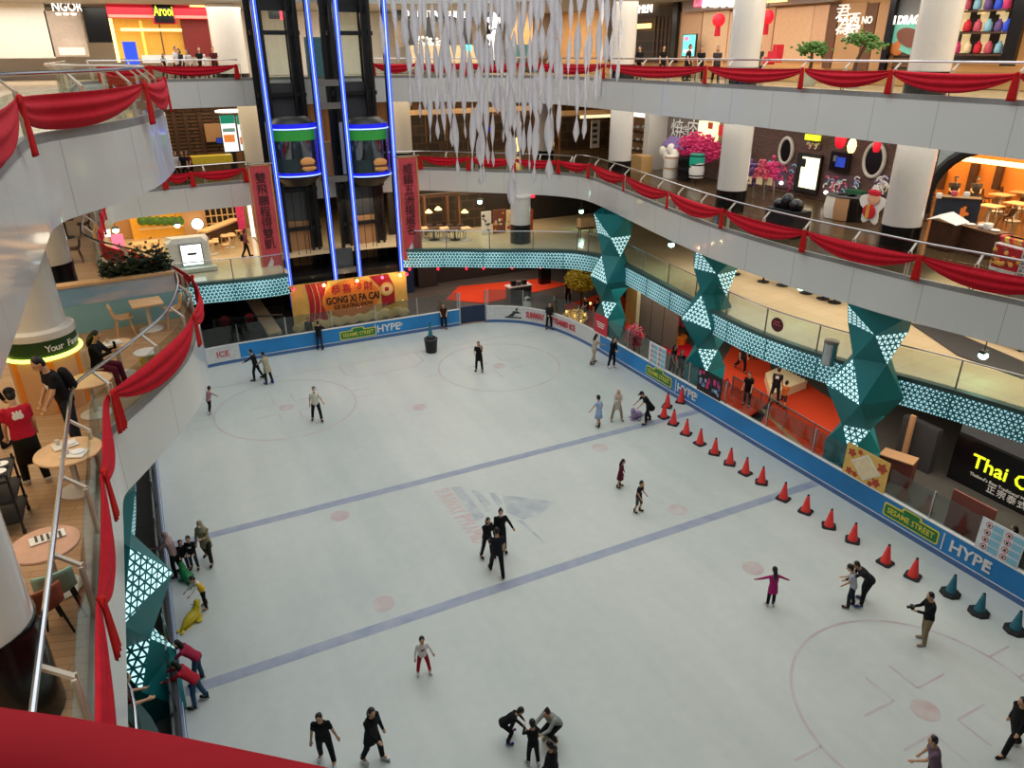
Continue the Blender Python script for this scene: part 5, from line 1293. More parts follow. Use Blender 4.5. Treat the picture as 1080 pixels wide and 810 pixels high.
for i, (x, y, m_, r_) in enumerate(((887, 147, 'lantern_red', .26), (898.5, 154, 'lamp_cream', .2), (925, 154, 'lantern_red', .17))):
    p = atX(x, y, 28.9); e = empty('paper_lantern', p, 0, ['round red lantern hanging before the brick wall', 'tall cream lantern hanging before the brick wall', 'red hanging cloth lantern over the dark oval window'][i], 'lantern')
    MB().lathe(p, [(.1, -r_*1.5), (r_*.8, -r_), (r_, 0), (r_*.8, r_), (.1, r_*1.5)], 16).build('shade', m_, e, smooth=True); MB().tube([p+V(0, 0, r_*1.4), V(p.x, p.y, 12.28)], .012, 5).build('cord', 'black', e)
def mural(px, cols, n, label, s=.3):
    c, w, h = rect('X', R2, *px); e = tag(MB().box(c+V(-.02, 0, 0), (.03, w, h)).build('wall_art', cols[0], loc=c), label, 'mural')
    for k in range(n):
        q = c+V(-.045, random.uniform(-w/2+.1, w/2-.1), random.uniform(-h/2+.1, h/2-.1)); a = random.random()*3
        MB().tube([q+V(0, s*math.cos(a+t_)*t_*.4, s*math.sin(a+t_)*t_*.4) for t_ in (.2, .7, 1.2, 1.7, 2.2)], .035, 5).build('stroke', random.choice(cols[1:]), e)
M('brick_art', '#5c4450', .8, vary=.3, scale=3)
mural((868, 184, 905, 206), ['brick_art', 'white', 'lilac', 'leaf_pink', 'notice_blue'], 34, 'white and lilac chalk drawing on the brick wall beside the low light')
mural((920, 184, 937, 206), ['brick_art', 'white', 'cream', 'lilac'], 16, 'white outlined cloud drawing on the brick wall near the pillar', .35)
mural((806, 170, 842, 198), ['brick_art', 'purple', 'leaf_pink', 'notice_blue', 'leaf_magenta'], 34, 'purple and pink drawing on the brick wall below the oval window')
mural((850, 150, 866, 157), ['brick_art', 'cream', 'leaf_pink'], 8, 'small red scribble above the framed lit panel', .2)
for i, (x, y) in enumerate(((824, 193), (871, 203))):
    p = atX(x, y, R2-.2); tag(MB().ell(p, (.1, .12, .1), 10, 7).build('wall_lamp', 'lit_white', loc=p), ['low wall lamp near the flower stands', 'low wall lamp below the framed lit panel'][i], 'lamp')
mb = None
for i, (x, y) in enumerate(((823, 141), (826, 144), (840, 140), (846, 143), (849, 141))):
    p = atX(x, y, 29.2); p.z = 12.05; o = MB().plate([p+V(0, -.2, .2), p+V(0, .2, .2), p+V(0, .02, -.25), p+V(0, -.02, -.25)], .02).build('bunting_flag', 'notice_red', loc=p); tag(o, 'red bunting flag under the ceiling by the brick wall, %s along' % ordinal(i), 'flag', 'bunting flags')
def flower_stand(px, py, X, mat, label):
    p = atX(px, py, X); e = empty('flower_stand', p, 0, label, 'flower stand', 'opening flower stands')
    mb = MB(); mb.v = []
    for k in range(60): mb.ell(p+V(-.1+random.uniform(-.1, .1), random.gauss(0, .2), 1.3+random.gauss(0, .28)), (.09, .09, .09), 6, 5)
    mb.build('blooms', mat, e, smooth=True)
    for s_ in (-1, 1): MB().tube([p+V(-.1, s_*.32, 0), p+V(0, 0, 1.5)], .025, 5).build('leg', 'steel_dull', e)
    MB().tube([p+V(.3, 0, 0), p+V(0, 0, 1.3)], .025, 5).build('leg', 'steel_dull', e)
    MB().box(p+V(-.22, 0, .85), (.03, .4, .35)).build('card', 'cream', e)
flower_stand(791, 208, 27.2, 'purple', 'purple flower stand by the pillar before the brick wall'); flower_stand(802, 209, 27.0, 'leaf_pink', 'pale pink flower stand between two others'); flower_stand(812, 210, 27.2, 'leaf_magenta', 'deep pink flower stand farthest from the pillar')
cb = at(820, 248, 8.3); e = empty('black_stall', cb, 0, 'black cloth-covered stall behind the middle floor railing', 'stall')
MB().box(cb+V(.4, 0, .5), (.9, 1.5, 1.0)).build('table', 'black', e)
for dy, h_, r_ in ((-.35, .45, .3), (.1, .6, .28), (.45, .35, .3)): MB().ell(cb+V(.4, dy, 1.0+h_*.4), (r_, r_, h_*.6), 12, 7).build('covered_machine', 'black_gloss', e, smooth=True)
for i, (x, y, m_) in enumerate(((880, 225, 'paper'), (889, 227, 'tan_wall'), (899, 228, 'black_gloss'))):
    p = at(x, y+4, 8.3); e = empty('planter_barrel', p, 0, ['white planter against the brick wall', 'tan planter between white and black ones', 'black tyre planter behind the cut-out figure'][i], 'planter')
    MB().lathe(p, [(.45, 0), (.52, .5), (.45, .95)], 18).build('body', m_, e, smooth=True); MB().lathe(p, [(.44, .93), (.5, .98), (.4, 1.02)], 18).build('rim', 'dark_grey', e)
wbox('green_planter', 'X', 29.0, (899, 200, 916, 210), 'barrel_green', 'dark green box planter behind the cut-out figure', 'planter', .5)
# festive cut-out and the arched restaurant
q = at(915, 240, 8.3); e = empty('cutout_figure', q, 0, 'white edged festive cut-out figure in red by the pillar base', 'cut-out')
mb = MB(); n = 30; f_ = [(.55+.12*math.sin(5*a))*(1.0 if math.sin(a) > 0 else .9) for a in [2*PI*k/n for k in range(n)]]
mb.loft([[q+V(s_*.03, -f_[k]*math.cos(2*PI*k/n), .85+1.35*f_[k]*math.sin(2*PI*k/n)) for k in range(n)] for s_ in (0, 1)]); mb.build('board', 'white', e)
MB().ell(q+V(-.04, -.05, 1.2), (.03, .3, .26), 14, 8).build('face', M('figure_peach', '#e0a88a', .6), e); MB().ell(q+V(-.05, -.05, 1.42), (.03, .34, .14), 14, 8).build('hat', 'notice_red', e)
MB().ell(q+V(-.05, .05, .66), (.03, .32, .3), 14, 8).build('robe', 'notice_red', e); MB().box(q+V(-.07, .1, .66), (.03, .16, .55)).build('scroll', 'gold', e)
ar = empty('arch_front', V(28.9, 17, 8.3), 0, 'black arch frame of the orange-lit restaurant', 'arch')
pts = [atX(x, y, 28.9) for x, y in ((974, 225), (976, 212), (980, 200), (986, 188), (994, 178), (1004, 169), (1018, 161), (1036, 156), (1060, 154), (1090, 156))]
mb = MB(); mb.tube(pts, .22, 8); mb.build('arch', 'black', ar, smooth=True)
wp = [atX(x, y, 29.0) for x, y in ((966, 240), (966, 145), (1110, 145), (1110, 156))] 
mb = MB(); ring_o = [V(29.05, p.y, p.z) for p in pts]; top_ = [V(29.05, p.y, 12.2) for p in pts]
mb.loft([[a, b, b+V(.15, 0, 0), a+V(.15, 0, 0)] for a, b in zip(ring_o, top_)]); mb.build('wall_over_arch', M('wall_teal_grey', '#8d9a9a', .5), ar)
wbox('light_line', 'X', 34.5, (1000, 168, 1085, 172), M('orange_lamp', '#ffe0b0', .4, emit='#ffd08a', es=2.6), 'long warm ceiling light inside the arched restaurant', 'light strip', .4)
for i, px in enumerate(((1023, 172, 1031, 205), (1051, 172, 1058, 200), (992, 178, 998, 200))): wbox('timber_post', 'X', 36.2, px, 'wood_dark', 'dark timber post on the orange restaurant wall, %s inward' % ordinal(i), 'post', .2)
area_light('arch_restaurant_light', (33, 20, 12.0), 5, 16, 1300, (1, .65, .3))
p0_ = at(976, 240, 8.3); p1_ = at(1022, 244, 8.3)
ct = empty('reception_counter', p0_, 0, 'dark blue-grey reception counter with orange flower emblem', 'counter')
M('slate', '#2c3340', .4, vary=.2, scale=2)
mb = MB(); mb.bar(p0_+V(.3, 0, .62), p1_+V(.3, 0, .62), .5, 1.25); mb.build('body', 'slate', ct); MB().bar(p0_+V(.3, 0, 1.27), p1_+V(.3, 0, 1.27), .62, .05).build('top', 'wood_dark', ct)
pm = p0_.lerp(p1_, .72); n = 40
MB().loft([[pm+V(-.0-s_*.03, -.26*(1+.3*math.cos(6*2*PI*k/n))*math.cos(2*PI*k/n), .7+.26*(1+.3*math.cos(6*2*PI*k/n))*math.sin(2*PI*k/n)) for k in range(n)] for s_ in (0, 1)]).build('flower_emblem', M('emblem_orange', '#d8702c', .5, emit='#d8702c', es=.3), ct)
for i, (x, y) in enumerate(((1006, 207), (990, 209), (1019, 208))):
    p = atX(x, y, 28.4); tag(MB().lathe(p, [(.09, 0), (.12, .12), (.1, .2)], 10).build('cup', ['leaf_pink', 'white', 'paper'][i], smooth=True, loc=p), ['pink cup on the reception counter', 'white cup on the reception counter beside staff', 'pale cup at the end of the reception counter'][i], 'cup')
st = at(992, 262, 8.3); e = empty('menu_stand', st, 0, 'dark menu lectern with open white menu beside the pillar', 'menu stand')
MB().box(st+V(0, 0, .5), (.45, .9, 1.0)).build('body', 'wood_dark', e)
mb = MB(); mb.plate([st+V(-.35, .55, 1.0), st+V(.3, .5, 1.12), st+V(.3, .05, 1.3), st+V(-.35, .1, 1.12)], .02); mb.plate([st+V(-.35, .08, 1.12), st+V(.3, .04, 1.3), st+V(.3, -.65, 1.05), st+V(-.35, -.6, .98)], .02); mb.build('open_menu', 'white', e)
a_, b_ = at(1006, 262, 8.3), at(1045, 274, 8.3); e = empty('service_table', a_, 0, 'brown service counter with crockery by the menu lectern', 'counter')
MB().bar(a_+V(.3, 0, .42), b_+V(.3, 0, .42), .6, .85).build('body', 'wood_dark', e); MB().bar(a_+V(.3, 0, .87), b_+V(.3, 0, .87), .7, .05).build('top', 'brown', e)
for i, (t_, h_) in enumerate(((.15, .04), (.45, .12), (.6, .2), (.8, .06))):
    q = a_.lerp(b_, t_)+V(.3, 0, .9); tag(MB().lathe(q, [(.12, 0), (.16, h_*.6), (.14, h_), (.1, h_)], 12).build('dish_stack', 'white', smooth=True, loc=q), ['flat white plate on the service counter', 'white bowls stacked on the service counter', 'white jug standing on the service counter', 'white saucer stack on the service counter'][i], 'crockery')
a_, b_ = at(1044, 284, 8.3), at(1071, 292, 8.3); e = empty('festive_stall', a_, 0, 'red fronted festive snack stall behind the railing near the picture edge', 'stall')
MB().bar(a_+V(.35, 0, .45), b_+V(.35, 0, .45), .7, .9).build('body', 'white', e); MB().bar(a_+V(-.01, 0, .5), b_+V(-.01, 0, .5), .04, .72).build('front_poster', 'sign_red', e)
for k in range(22):
    t_ = random.random(); MB().ell(a_.lerp(b_, t_)+V(-.04, 0, random.uniform(.25, .75)), (.02, .08, .08), 8, 5).build('snack_picture', random.choice(['bun', 'orange', 'gold', 'food_brown']), e)
for i in range(6):
    q = a_.lerp(b_, .1+.16*i)+V(.35, 0, .92); tag(MB().lathe(q, [(.14, 0), (.2, .08), (.22, .16), (.18, .2)], 12).build('snack_bowl', ['notice_red', 'lit_yellow', 'notice_red', 'orange', 'gold', 'notice_red'][i] if i != 1 else 'sign_yellow', smooth=True, loc=q), 'coloured snack bowl on the festive stall, %s from the pillar' % ordinal(i), 'bowl', 'snack bowls')
MB_ = at(1078, 292, 8.3); tag(MB().box(MB_+V(.2, -.3, .5), (.5, .9, .95)).build('patterned_cabinet', tiled('scale_blue', '#7f97a8', '#a8bac4', '#e6eaea', .16, .12, .4, .02, axis='YZ'), loc=MB_), 'blue patterned cabinet beside the festive stall', 'cabinet')
def bistro_table(p, mat='wood_light', r=.45, h=.75, square=False, label='', group=None, w=.8, rz=0, foot='white_paint'):
    if mat == 'wood_dark': foot = 'black'
    e = empty('table', p, rz, label, 'table', group)
    if square: MB().box(p+V(0, 0, h), (w, w, .04), rz).build('tabletop', mat, e)
    else: MB().lathe(p, [(r, h-.03), (r+.01, h-.01), (r, h+.01)], 28).build('tabletop', mat, e, smooth=True)
    MB().tube([p+V(0, 0, .03), p+V(0, 0, h-.03)], .05, 10).build('pedestal', foot, e); MB().lathe(p, [(.3, 0), (.3, .02), (.08, .06)], 20).build('foot', foot, e)
    return e
def chair(p, rz, mat, label, group=None, legs='wood_light', s=1.0):
    e = empty('chair', p, rz, label, 'chair', group); L = Matrix.Translation(p) @ Matrix.Rotation(rz, 4, 'Z')
    def w(*a): return L @ (V(*a)*s)
    mb = MB(); rows = []
    prof = [(.21, .45), (.1, .44), (-.1, .43), (-.2, .47), (-.25, .6), (-.28, .78), (-.29, .84)]
    for y, z in prof: rows.append([w(x*.23*(1 if z < .5 else .95), y+abs(x)**2*.05, z+abs(x)**2.5*(.05 if z < .5 else 0)) for x in (-1, -.6, -.2, .2, .6, 1)])
    for r_ in rows: mb.v += r_
    for i in range(len(rows)-1):
        for j in range(5): mb.f.append([i*6+j, i*6+j+1, i*6+6+j+1, i*6+6+j])
    o = mb.build('seat_shell', mat, e, smooth='all'); so = o.modifiers.new('thick', 'SOLIDIFY'); so.thickness = .025
    for x in (-1, 1):
        for y in (-1, 1): MB().tube([w(.15*x, .14*y, .43), w(.22*x, .22*y, 0)], [.022, .014], 7).build('leg', legs, e, smooth=True)
    return e
k = 0
for x, y in ((1052, 215), (1068, 225), (1040, 228), (1075, 212)):
    p = at(x, y+8, 8.3); bistro_table(p, 'wood_light', square=True, label='pale square table in the arched restaurant, %s from the counter' % ordinal(k), group='tables in the arched restaurant')
    for s_ in (-1, 1): chair(p+V(0, .75*s_, 0), 0 if s_ < 0 else PI, 'wood_dark', 'dark chair at the %s restaurant table, %s side' % (ordinal(k), 'near' if s_ < 0 else 'far'), 'chairs in the arched restaurant', 'wood_dark')
    k += 1
# ---- middle floor, left terrace
ter = Path([(p.x, p.y) for p in G.p], smooth=False)
a, b = ter.near((-1.45, .5)), ter.near((-1.75, 40)); dsx = ter.samples(a, b, .8)
mb = MB(); 
for d in dsx: q = ter.pos(d, -.16, 8.312); mb.v += [q, V(-8.3, q.y, 8.312)]
mb.f = [(2*i, 2*i+1, 2*i+3, 2*i+2) for i in range(len(dsx)-1)]
tag(mb.build('floor_terrace', 'wood_floor'), kind='structure')
zt = 8.315
# kiosk round the conical pillar
kc = at(45, 368, 9.52); kc = V(kc.x, kc.y, zt); kk = empty('round_kiosk', kc, 0, 'round orange kiosk with green lettered band round a white pillar', 'kiosk')
M('kiosk_wood', '#d8a878', .5, vary=.05, scale=1.5); M('band_green', '#22401a', .4); M('kiosk_orange', '#f08a1c', .5)
MB().lathe(kc, [(.65, 0), (.65, 1.15)], 40).build('drum', 'kiosk_wood', kk, smooth=True)
for a0 in (215, 330, 275, 30):
    ks = [math.radians(a0+2.4*j) for j in range(6)]
    MB().loft([[kc+V(.66*math.cos(t_), .66*math.sin(t_), z) for t_ in ks]+[kc+V(.64*math.cos(t_), .64*math.sin(t_), z) for t_ in ks[::-1]] for z in (.02, 1.12)]).build('orange_stripe', 'kiosk_orange', kk)
MB().tube([kc+V(.69*math.cos(2*PI*j/48), .69*math.sin(2*PI*j/48), 1.2) for j in range(48)], .04, 8, closed=True).build('glow_ring', M('glow_lime', '#f4ff9a', .4, emit='#eaff6a', es=2.2), kk, smooth=True)
MB().lathe(kc, [(.66, 1.23), (.66, 1.56)], 48).build('green_band', 'band_green', kk, smooth=True)
MB().lathe(kc, [(.67, 1.56), (.68, 1.6), (.67, 1.7), (.58, 1.74)], 48).build('white_rim', 'pillar_white', kk, smooth=True)
MB().lathe(kc, [(.54, 1.7), (.5, 3.93)], 48).build('pillar_shaft', 'pillar_white', kk, smooth=True)
s_ = 'Your Favourite'
for i, chh in enumerate(s_):
    t_ = math.radians(286+i*7.4)
    if chh != ' ': text_obj('letter', chh, .19, 'white', kc+V(.672*math.cos(t_), .672*math.sin(t_), 1.39), V(-math.sin(t_), math.cos(t_), 0), V(0, 0, 1), kk, .004, .01)
# pillars on the terrace
pillar(-2.75, 24.0, 8.3, 12.25, .62, 1.35, 'white pillar with tall black base behind the round kiosk')
pillar(-2.42, 7.75, 8.3, 12.25, .56, 1.3, 'white round pillar with black base close below the camera')
# mirror-bright panel with a sky picture at the edge of the terrace
m, nt, bb = mat_tree('sky_picture')
tc = N(nt, 'TexCoord'); n_ = N(nt, 'TexNoise'); n_.inputs['Scale'].default_value = .9; n_.inputs['Detail'].default_value = 6; mp = N(nt, 'Mapping'); mp.inputs['Scale'].default_value = (.5, .5, 1.6); nt.links.new(tc.outputs['Object'], mp.inputs['Vector'])
nt.links.new(mp.outputs[0], n_.inputs['Vector']); r_ = N(nt, 'ValToRGB'); r_.color_ramp.elements[0].position = .42; r_.color_ramp.elements[1].position = .62; r_.color_ramp.elements[0].color = lin('#7fb0dc'); r_.color_ramp.elements[1].color = lin('#d8d2d6')
nt.links.new(n_.outputs['Fac'], r_.inputs[0]); nt.links.new(r_.outputs[0], bb.inputs['Base Color']); bb.inputs['Roughness'].default_value = .45
M('sea_teal', '#86bccb', .5, vary=.06, scale=1); M('sky_grey', '#9aa0a2', .1, vary=.2, scale=.8)
A_, B_ = at(52, 357, zt), at(192, 333.5, zt)
mw = empty('mural_wall', (A_+B_)/2, 0, 'low partition painted with sky and sea behind the terrace tables', 'partition')
MB().bar(A_+V(0, 0, .38), B_+V(0, 0, .38), .12, .76).build('sea_panel', 'sea_teal', mw); MB().bar(A_+V(0, 0, 1.0), B_+V(0, 0, 1.0), .12, .5).build('sky_panel', 'sky_picture', mw)
MB().bar(A_+V(0, .1, 1.28), B_+V(0, .1, 1.28), .4, .06).build('ledge', 'wood_light', mw)
hd = empty('planter_hedge', (A_+B_)/2+V(0, .5, 0), 0, 'leafy green planter on top of the painted partition', 'plant')
dvec = (B_-A_); mb = MB()
for k in range(900):
    t_ = random.uniform(.48, .98); q = A_+dvec*t_+V(random.uniform(-.1, .1), random.uniform(.05, .75), 1.28+abs(random.gauss(0, .22)))
    R_ = Matrix.Rotation(random.random()*6, 3, 'Z') @ Matrix.Rotation(random.random()*2, 3, 'X'); sz = random.uniform(.06, .13)
    mb.add([q+R_ @ V(sz, 0, 0), q+R_ @ V(0, sz*.5, .02), q+R_ @ V(-sz, 0, 0), q+R_ @ V(0, -sz*.5, .02)], [(0, 1, 2, 3)])
tag(mb.build('foliage', 'leaf_dark', hd), kind='stuff')
MB().bar(A_+dvec*.45+V(0, .45, 1.0), B_+V(0, .45, 1.0), .7, .5).build('trough', 'dark_grey', hd)
bx = at(62, 318, zt); tag(MB().box(bx+V(0, .6, .75), (.7, .5, 1.5)).build('dark_cupboard', 'wood_dark', loc=bx), 'dark cupboard beside the black pillar base behind the partition', 'cupboard')
# furniture
fl = zt
def tray(p, label, rz=.3):
    e = empty('tray', p, rz, label, 'tray'); MB().box(p+V(0, 0, .012), (.36, .26, .02), rz).build('tray_base', 'paper', e); MB().lathe(p+V(.06, .02, .02), [(.08, 0), (.1, .02)], 14).build('plate', 'white', e); MB().lathe(p+V(-.1, .04, .02), [(.03, 0), (.035, .09)], 10).build('cup', 'pot_grey', e)
p = at(154, 319, fl+.75)-V(0, 0, .75); t1 = bistro_table(p, square=True, w=.75, label='pale square table against the sky partition with two chairs', rz=.12)
chair(p+V(-.62, -.15, 0), -1.45, 'wood_light', 'pale wood chair facing the square table from the kiosk side'); chair(p+V(.6, .0, 0), 1.6, 'wood_light', 'pale wood chair at the square table by the railing')
p = at(70, 345, fl); bistro_table(p, square=True, w=.7, label='pale square table half behind the kiosk', rz=.12); chair(p+V(.6, -.1, 0), 1.5, 'wood_light', 'pale wood chair beside the kiosk and the sky partition')
p = at(122, 363, fl+.75)-V(0, 0, .75); bistro_table(p, label='round wooden table before the seated woman', r=.36); tray(p+V(-.05, 0, .77), 'white tray on the round table before the seated woman')
p = at(154, 371, fl+.6)-V(0, 0, .6); bistro_table(p, label='small round white table near the railing drape', r=.26, mat='white_paint', h=.6); MB()
p = at(160, 388, fl); tag(MB().lathe(p, [(.2, 0), (.22, .38), (.23, .4), (.19, .4)], 18).build('yellow_bucket', 'sign_yellow', smooth=True, loc=p), 'yellow bucket on the terrace floor behind the drape', 'bucket')
p = at(93, 401, fl+.75)-V(0, 0, .75); bistro_table(p, label='round wooden table below the steel rail corner', r=.42)
p = at(72, 476, fl+.75)-V(0, 0, .75); bistro_table(p, label='large round wooden table under the rail with used crockery', r=.5); tray(p+V(-.05, .2, .77), 'used tray of crockery on the large round table'); tray(p+V(.1, -.2, .77), 'second used tray at the near side of the large round table', -.4)
p = at(47, 574, fl+.75)-V(0, 0, .75); bistro_table(p, label='peach round table with a patterned leaflet beside the near pillar', r=.42, mat=M('peach_top', '#c89a80', .5))
e = tag(MB().box(p+V(.03, .12, .775), (.42, .2, .012), .2).build('leaflet', 'paper', loc=p), 'patterned leaflet lying on the peach round table', 'leaflet')
for k in range(5): MB().box(p+V(-.1+.07*k, .12, .785), (.03, .16, .006), .2).build('print', 'dark_grey', e)
M('mint', '#8db8a4', .5); M('terracotta', '#a8583e', .6)
chair(at(68, 648, fl), .2, 'mint', 'mint green moulded chair with dark legs at the peach table', legs='black'); chair(at(52, 668, fl), .4, 'terracotta', 'terracotta chair beside the mint green one', legs='black')
p = at(8, 560, fl); e = empty('dish_trolley', p, 0, 'black dish trolley beside the waiter in red', 'trolley')
for z in (.25, .6, .95): MB().box(p+V(0, .15, z), (.55, .8, .05)).build('shelf', 'black', e)
for x in (-.25, .25):
    for y in (-.2, .5): MB().tube([p+V(x, y, .06), p+V(x, y, 1.05)], .02, 6).build('post', 'black', e); MB().ell(p+V(x, y, .05), (.03, .05, .05), 8, 6).build('wheel', 'rubber', e)
for k in range(8): tag(MB().lathe(p+V(-.15+.1*(k % 4), 0+.25*(k//4), .98), [(.05, 0), (.09, .05)], 12).build('plate', 'white', loc=p+V(-.15+.1*(k % 4), .25*(k//4), .98)), 'white plate stacked on the black trolley, %s along' % ordinal(k), 'plate', 'plates on the trolley')
for k, (y, x) in enumerate(((26.5, -4.6), (29.5, -3.2), (32, -4.5), (29, -6), (34, -3))):
    p = V(x, y, fl); bistro_table(p, 'wood_dark', square=True, label='dark table in the unlit room beyond the plants, %s along' % ordinal(k), group='dark tables beyond the plants')
    chair(p+V(.7, 0, 0), 1.57, 'wood_dark', 'dark chair at the %s table beyond the plants' % ordinal(k), 'dark chairs beyond the plants', 'wood_dark')

# ---- concourse, far left: booth and restaurant
bt = at(203, 285, 4.2); e = empty('lit_booth', bt, 0, 'white ticket booth with bright screen on the concourse', 'booth')
M('booth_white', '#d8d3c4', .4)
MB().loft([[bt+V(x, y, z) for x, y in pr__] for z, pr__ in ((0, ((-1.0, 0), (1.0, 0), (1.15, .9), (-1.15, .9))), (1.5, ((-1.0, 0), (1.0, 0), (1.15, .9), (-1.15, .9))), (1.75, ((-.7, .1), (.7, .1), (1.0, .8), (-1.0, .8))))]).build('body', 'booth_white', e)
MB().box(bt+V(.12, -.04, .85), (1.15, .08, 1.2)).build('screen_frame', 'steel', e); MB().box(bt+V(.12, -.09, .85), (1.02, .04, 1.08)).build('screen', M('screen_bright', '#eaf6fa', .3, emit='#eaf6fa', es=1.7), e)
mb = MB(); q = bt+V(.12, -.12, .9); mb.plate([q+V(-.25, 0, -.05), q+V(.2, 0, -.05), q+V(.28, 0, .08), q+V(-.2, 0, .08)], .01); mb.build('logo', 'black', e)
MB().box(bt+V(.1, -.35, .12), (2.3, .6, .2)).build('step', 'booth_white', e)
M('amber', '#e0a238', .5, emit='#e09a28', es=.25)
rf = empty('amber_restaurant', atY(190, 240, 52), 0, 'amber lit restaurant with wall shelves behind the white booth', 'shop front')
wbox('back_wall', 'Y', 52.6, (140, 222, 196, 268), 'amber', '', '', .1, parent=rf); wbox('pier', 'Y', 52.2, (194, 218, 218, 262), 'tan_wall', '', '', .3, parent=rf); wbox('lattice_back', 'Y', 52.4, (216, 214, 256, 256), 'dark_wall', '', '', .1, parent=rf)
for y in (238, 252): wbox('shelf', 'Y', 52.2, (146, y, 194, y+2), 'lit_warm' if y == 252 else 'wood_light', '', '', .3, parent=rf)
for x in range(217, 256, 6): wbox('lattice_bar', 'Y', 52.2, (x, 214, x+1.3, 258), 'wood_light', '', '', .06, parent=rf)
for y in range(218, 258, 8): wbox('lattice_bar', 'Y', 52.15, (216, y, 256, y+1.1), 'wood_light', '', '', .06, parent=rf)
for x in (150, 158, 166, 174, 182, 190): MB().ell(atY(x, 233, 52.0), (.3, .2, .3), 8, 6).build('shelf_plant', 'leaf_green', rf)
p = atY(208, 236, 51.5); n = 28; e = empty('round_sign', p, 0, 'round white lit sign on the tan pier', 'sign'); MB().loft([[p+V(.36*math.cos(2*PI*k/n), -.1*s_, .36*math.sin(2*PI*k/n)) for k in range(n)] for s_ in (0, 1)]).build('disc', 'lit_white', e); MB().tube([p+V(.38*math.cos(2*PI*k/n), -.06, .38*math.sin(2*PI*k/n)) for k in range(n)], .03, 6, closed=True).build('rim', 'dark_grey', e)
k = 0
for x, y, sq in ((163, 262, 1), (183, 264, 1), (225, 262, 0), (243, 255, 0), (150, 264, 1)):
    p = at(x, y+6, 4.2); bistro_table(p, 'wood_light', square=True, label='light wooden table in the amber restaurant, %s from the railing end' % ordinal(k), group='tables in the amber restaurant')
    for s_ in (-1, 1): chair(p+V(.8*s_, 0, 0), 1.57*s_, 'wood_light' if k < 3 else 'wood_dark', 'chair at the %s amber restaurant table, %s' % (ordinal(k), 'booth side' if s_ > 0 else 'balcony side'), 'chairs in the amber restaurant')
    k += 1
p0_, p1_ = at(216, 262, 4.2), at(252, 247, 4.2); e = empty('long_bar', p0_, 0, 'long slanting wooden bar table under the lattice', 'table'); MB().bar(p0_+V(0, 0, 1.0), p1_+V(0, 0, 1.0), .7, .1).build('top', 'wood_light', e); MB().bar(p0_+V(0, 0, .5), p1_+V(0, 0, .5), .4, .9).build('base', 'wood_dark', e)
for i in range(5): p = at(221+8*i, 266-3*i, 4.2); bs = empty('bar_stool', p, 0, 'wooden bar stool at the slanting bar, %s from the booth' % ordinal(i), 'stool', 'stools at the slanting bar'); MB().lathe(p, [(.18, .62), (.19, .66)], 14).build('seat', 'wood_light', bs); [MB().tube([p+V(.1*sx_, .1*sy_, .62), p+V(.17*sx_, .17*sy_, 0)], .018, 6).build('leg', 'wood_light', bs) for sx_ in (-1, 1) for sy_ in (-1, 1)]
for i, (px, m_, lab) in enumerate((((263, 216, 267, 250), 'screen_white', 'tall white menu screen by the hanging red banner on the concourse'), ((118, 247, 131, 262), 'lit_pink', 'pink glowing board behind the swag beside the amber restaurant'), ((126, 262, 140, 272), 'leaf_pink', 'lower pink board beside the amber restaurant'), ((250, 217, 258, 245), 'leaf_magenta', 'dark pink poster between lattice and menu screen'))):
    wbox('lit_board', 'Y', 49.5+.1*i, px, m_, lab, 'board', .12)
# crouching marks are floor inlays; emergency floods below the slab edges
FL = [(187, 238, 49.5, 'by the amber restaurant'), (506, 213, 44, 'behind the streamers'), (613, 223, 42, 'near the farthest star pillar'), (845, 303, None, 'over the concourse between near and middle star pillars'), (1037, 375, None, 'over the concourse near the Thai sign'), (708, 258, None, 'between the middle and farthest star pillars'), (122, 243, 44, 'below the far swags beside the pink board')]
for x, y, Y_, n_ in FL:
    p = atY(x, y, Y_) if Y_ else at(x, y, 6.9)
    if not Y_: p = atX(x, y, 24.5 if x != 1037 else 25.5)
    e = empty('flood_lamp', p, 0, 'greenish emergency flood lamp %s' % n_, 'lamp'); MB().ell(p, (.16, .16, .14), 12, 8).build('lens', 'lit_green', e); MB().box(p+V(0, 0, .14), (.3, .2, .12)).build('housing', 'dark_grey', e); MB().bar(p+V(0, 0, .2), V(p.x, p.y, 7.07 if p.z < 7 else 12.27), .03, .03).build('stem', 'dark_grey', e)
    l = bpy.data.lights.new('flood_light', 'POINT'); l.energy = 14; l.color = (.55, 1, .8); l.shadow_soft_size = .12; o = bpy.data.objects.new('flood_light', l); COL.objects.link(o); o.location = p+V(0, -.2, -.15)

# ---- concourse, far and right
fr_ = empty('dim_restaurant', atY(465, 225, 45), 0, 'dim restaurant with dark shelving beside the food posters', 'shop front')
wbox('back', 'Y', 45.8, (424, 204, 512, 250), 'shelf_dark', '', '', .1, parent=fr_); wbox('beam', 'Y', 45.4, (424, 203, 512, 207), 'wood_dark', '', '', .2, parent=fr_)
for x in (446, 470, 482): wbox('partition', 'Y', 45.2, (x, 207, x+2, 248), 'brown', '', '', .3, parent=fr_)
for i in range(6):
    x = 436+i*11; p = at(x, 253, 4.2); bistro_table(p, 'wood_light' if i % 2 else 'wood_dark', square=True, w=.7, label='small table in the dim restaurant, %s from the lifts' % ordinal(i), group='tables in the dim restaurant'); chair(p+V(0, .6, 0), PI, 'wood_dark', 'dark chair behind the %s dim restaurant table' % ordinal(i), 'chairs in the dim restaurant', 'wood_dark')
for i, x in enumerate((437, 452, 462, 490)): p = atY(x, 218+3*(i % 2), 44.5); tag(MB().lathe(p, [(.08, 0), (.25, -.18), (.24, -.2)], 14).build('pendant_lamp', 'lit_warm', smooth=True, loc=p), 'warm pendant lamp in the dim restaurant, %s from the lifts' % ordinal(i), 'lamp', 'pendants in the dim restaurant')
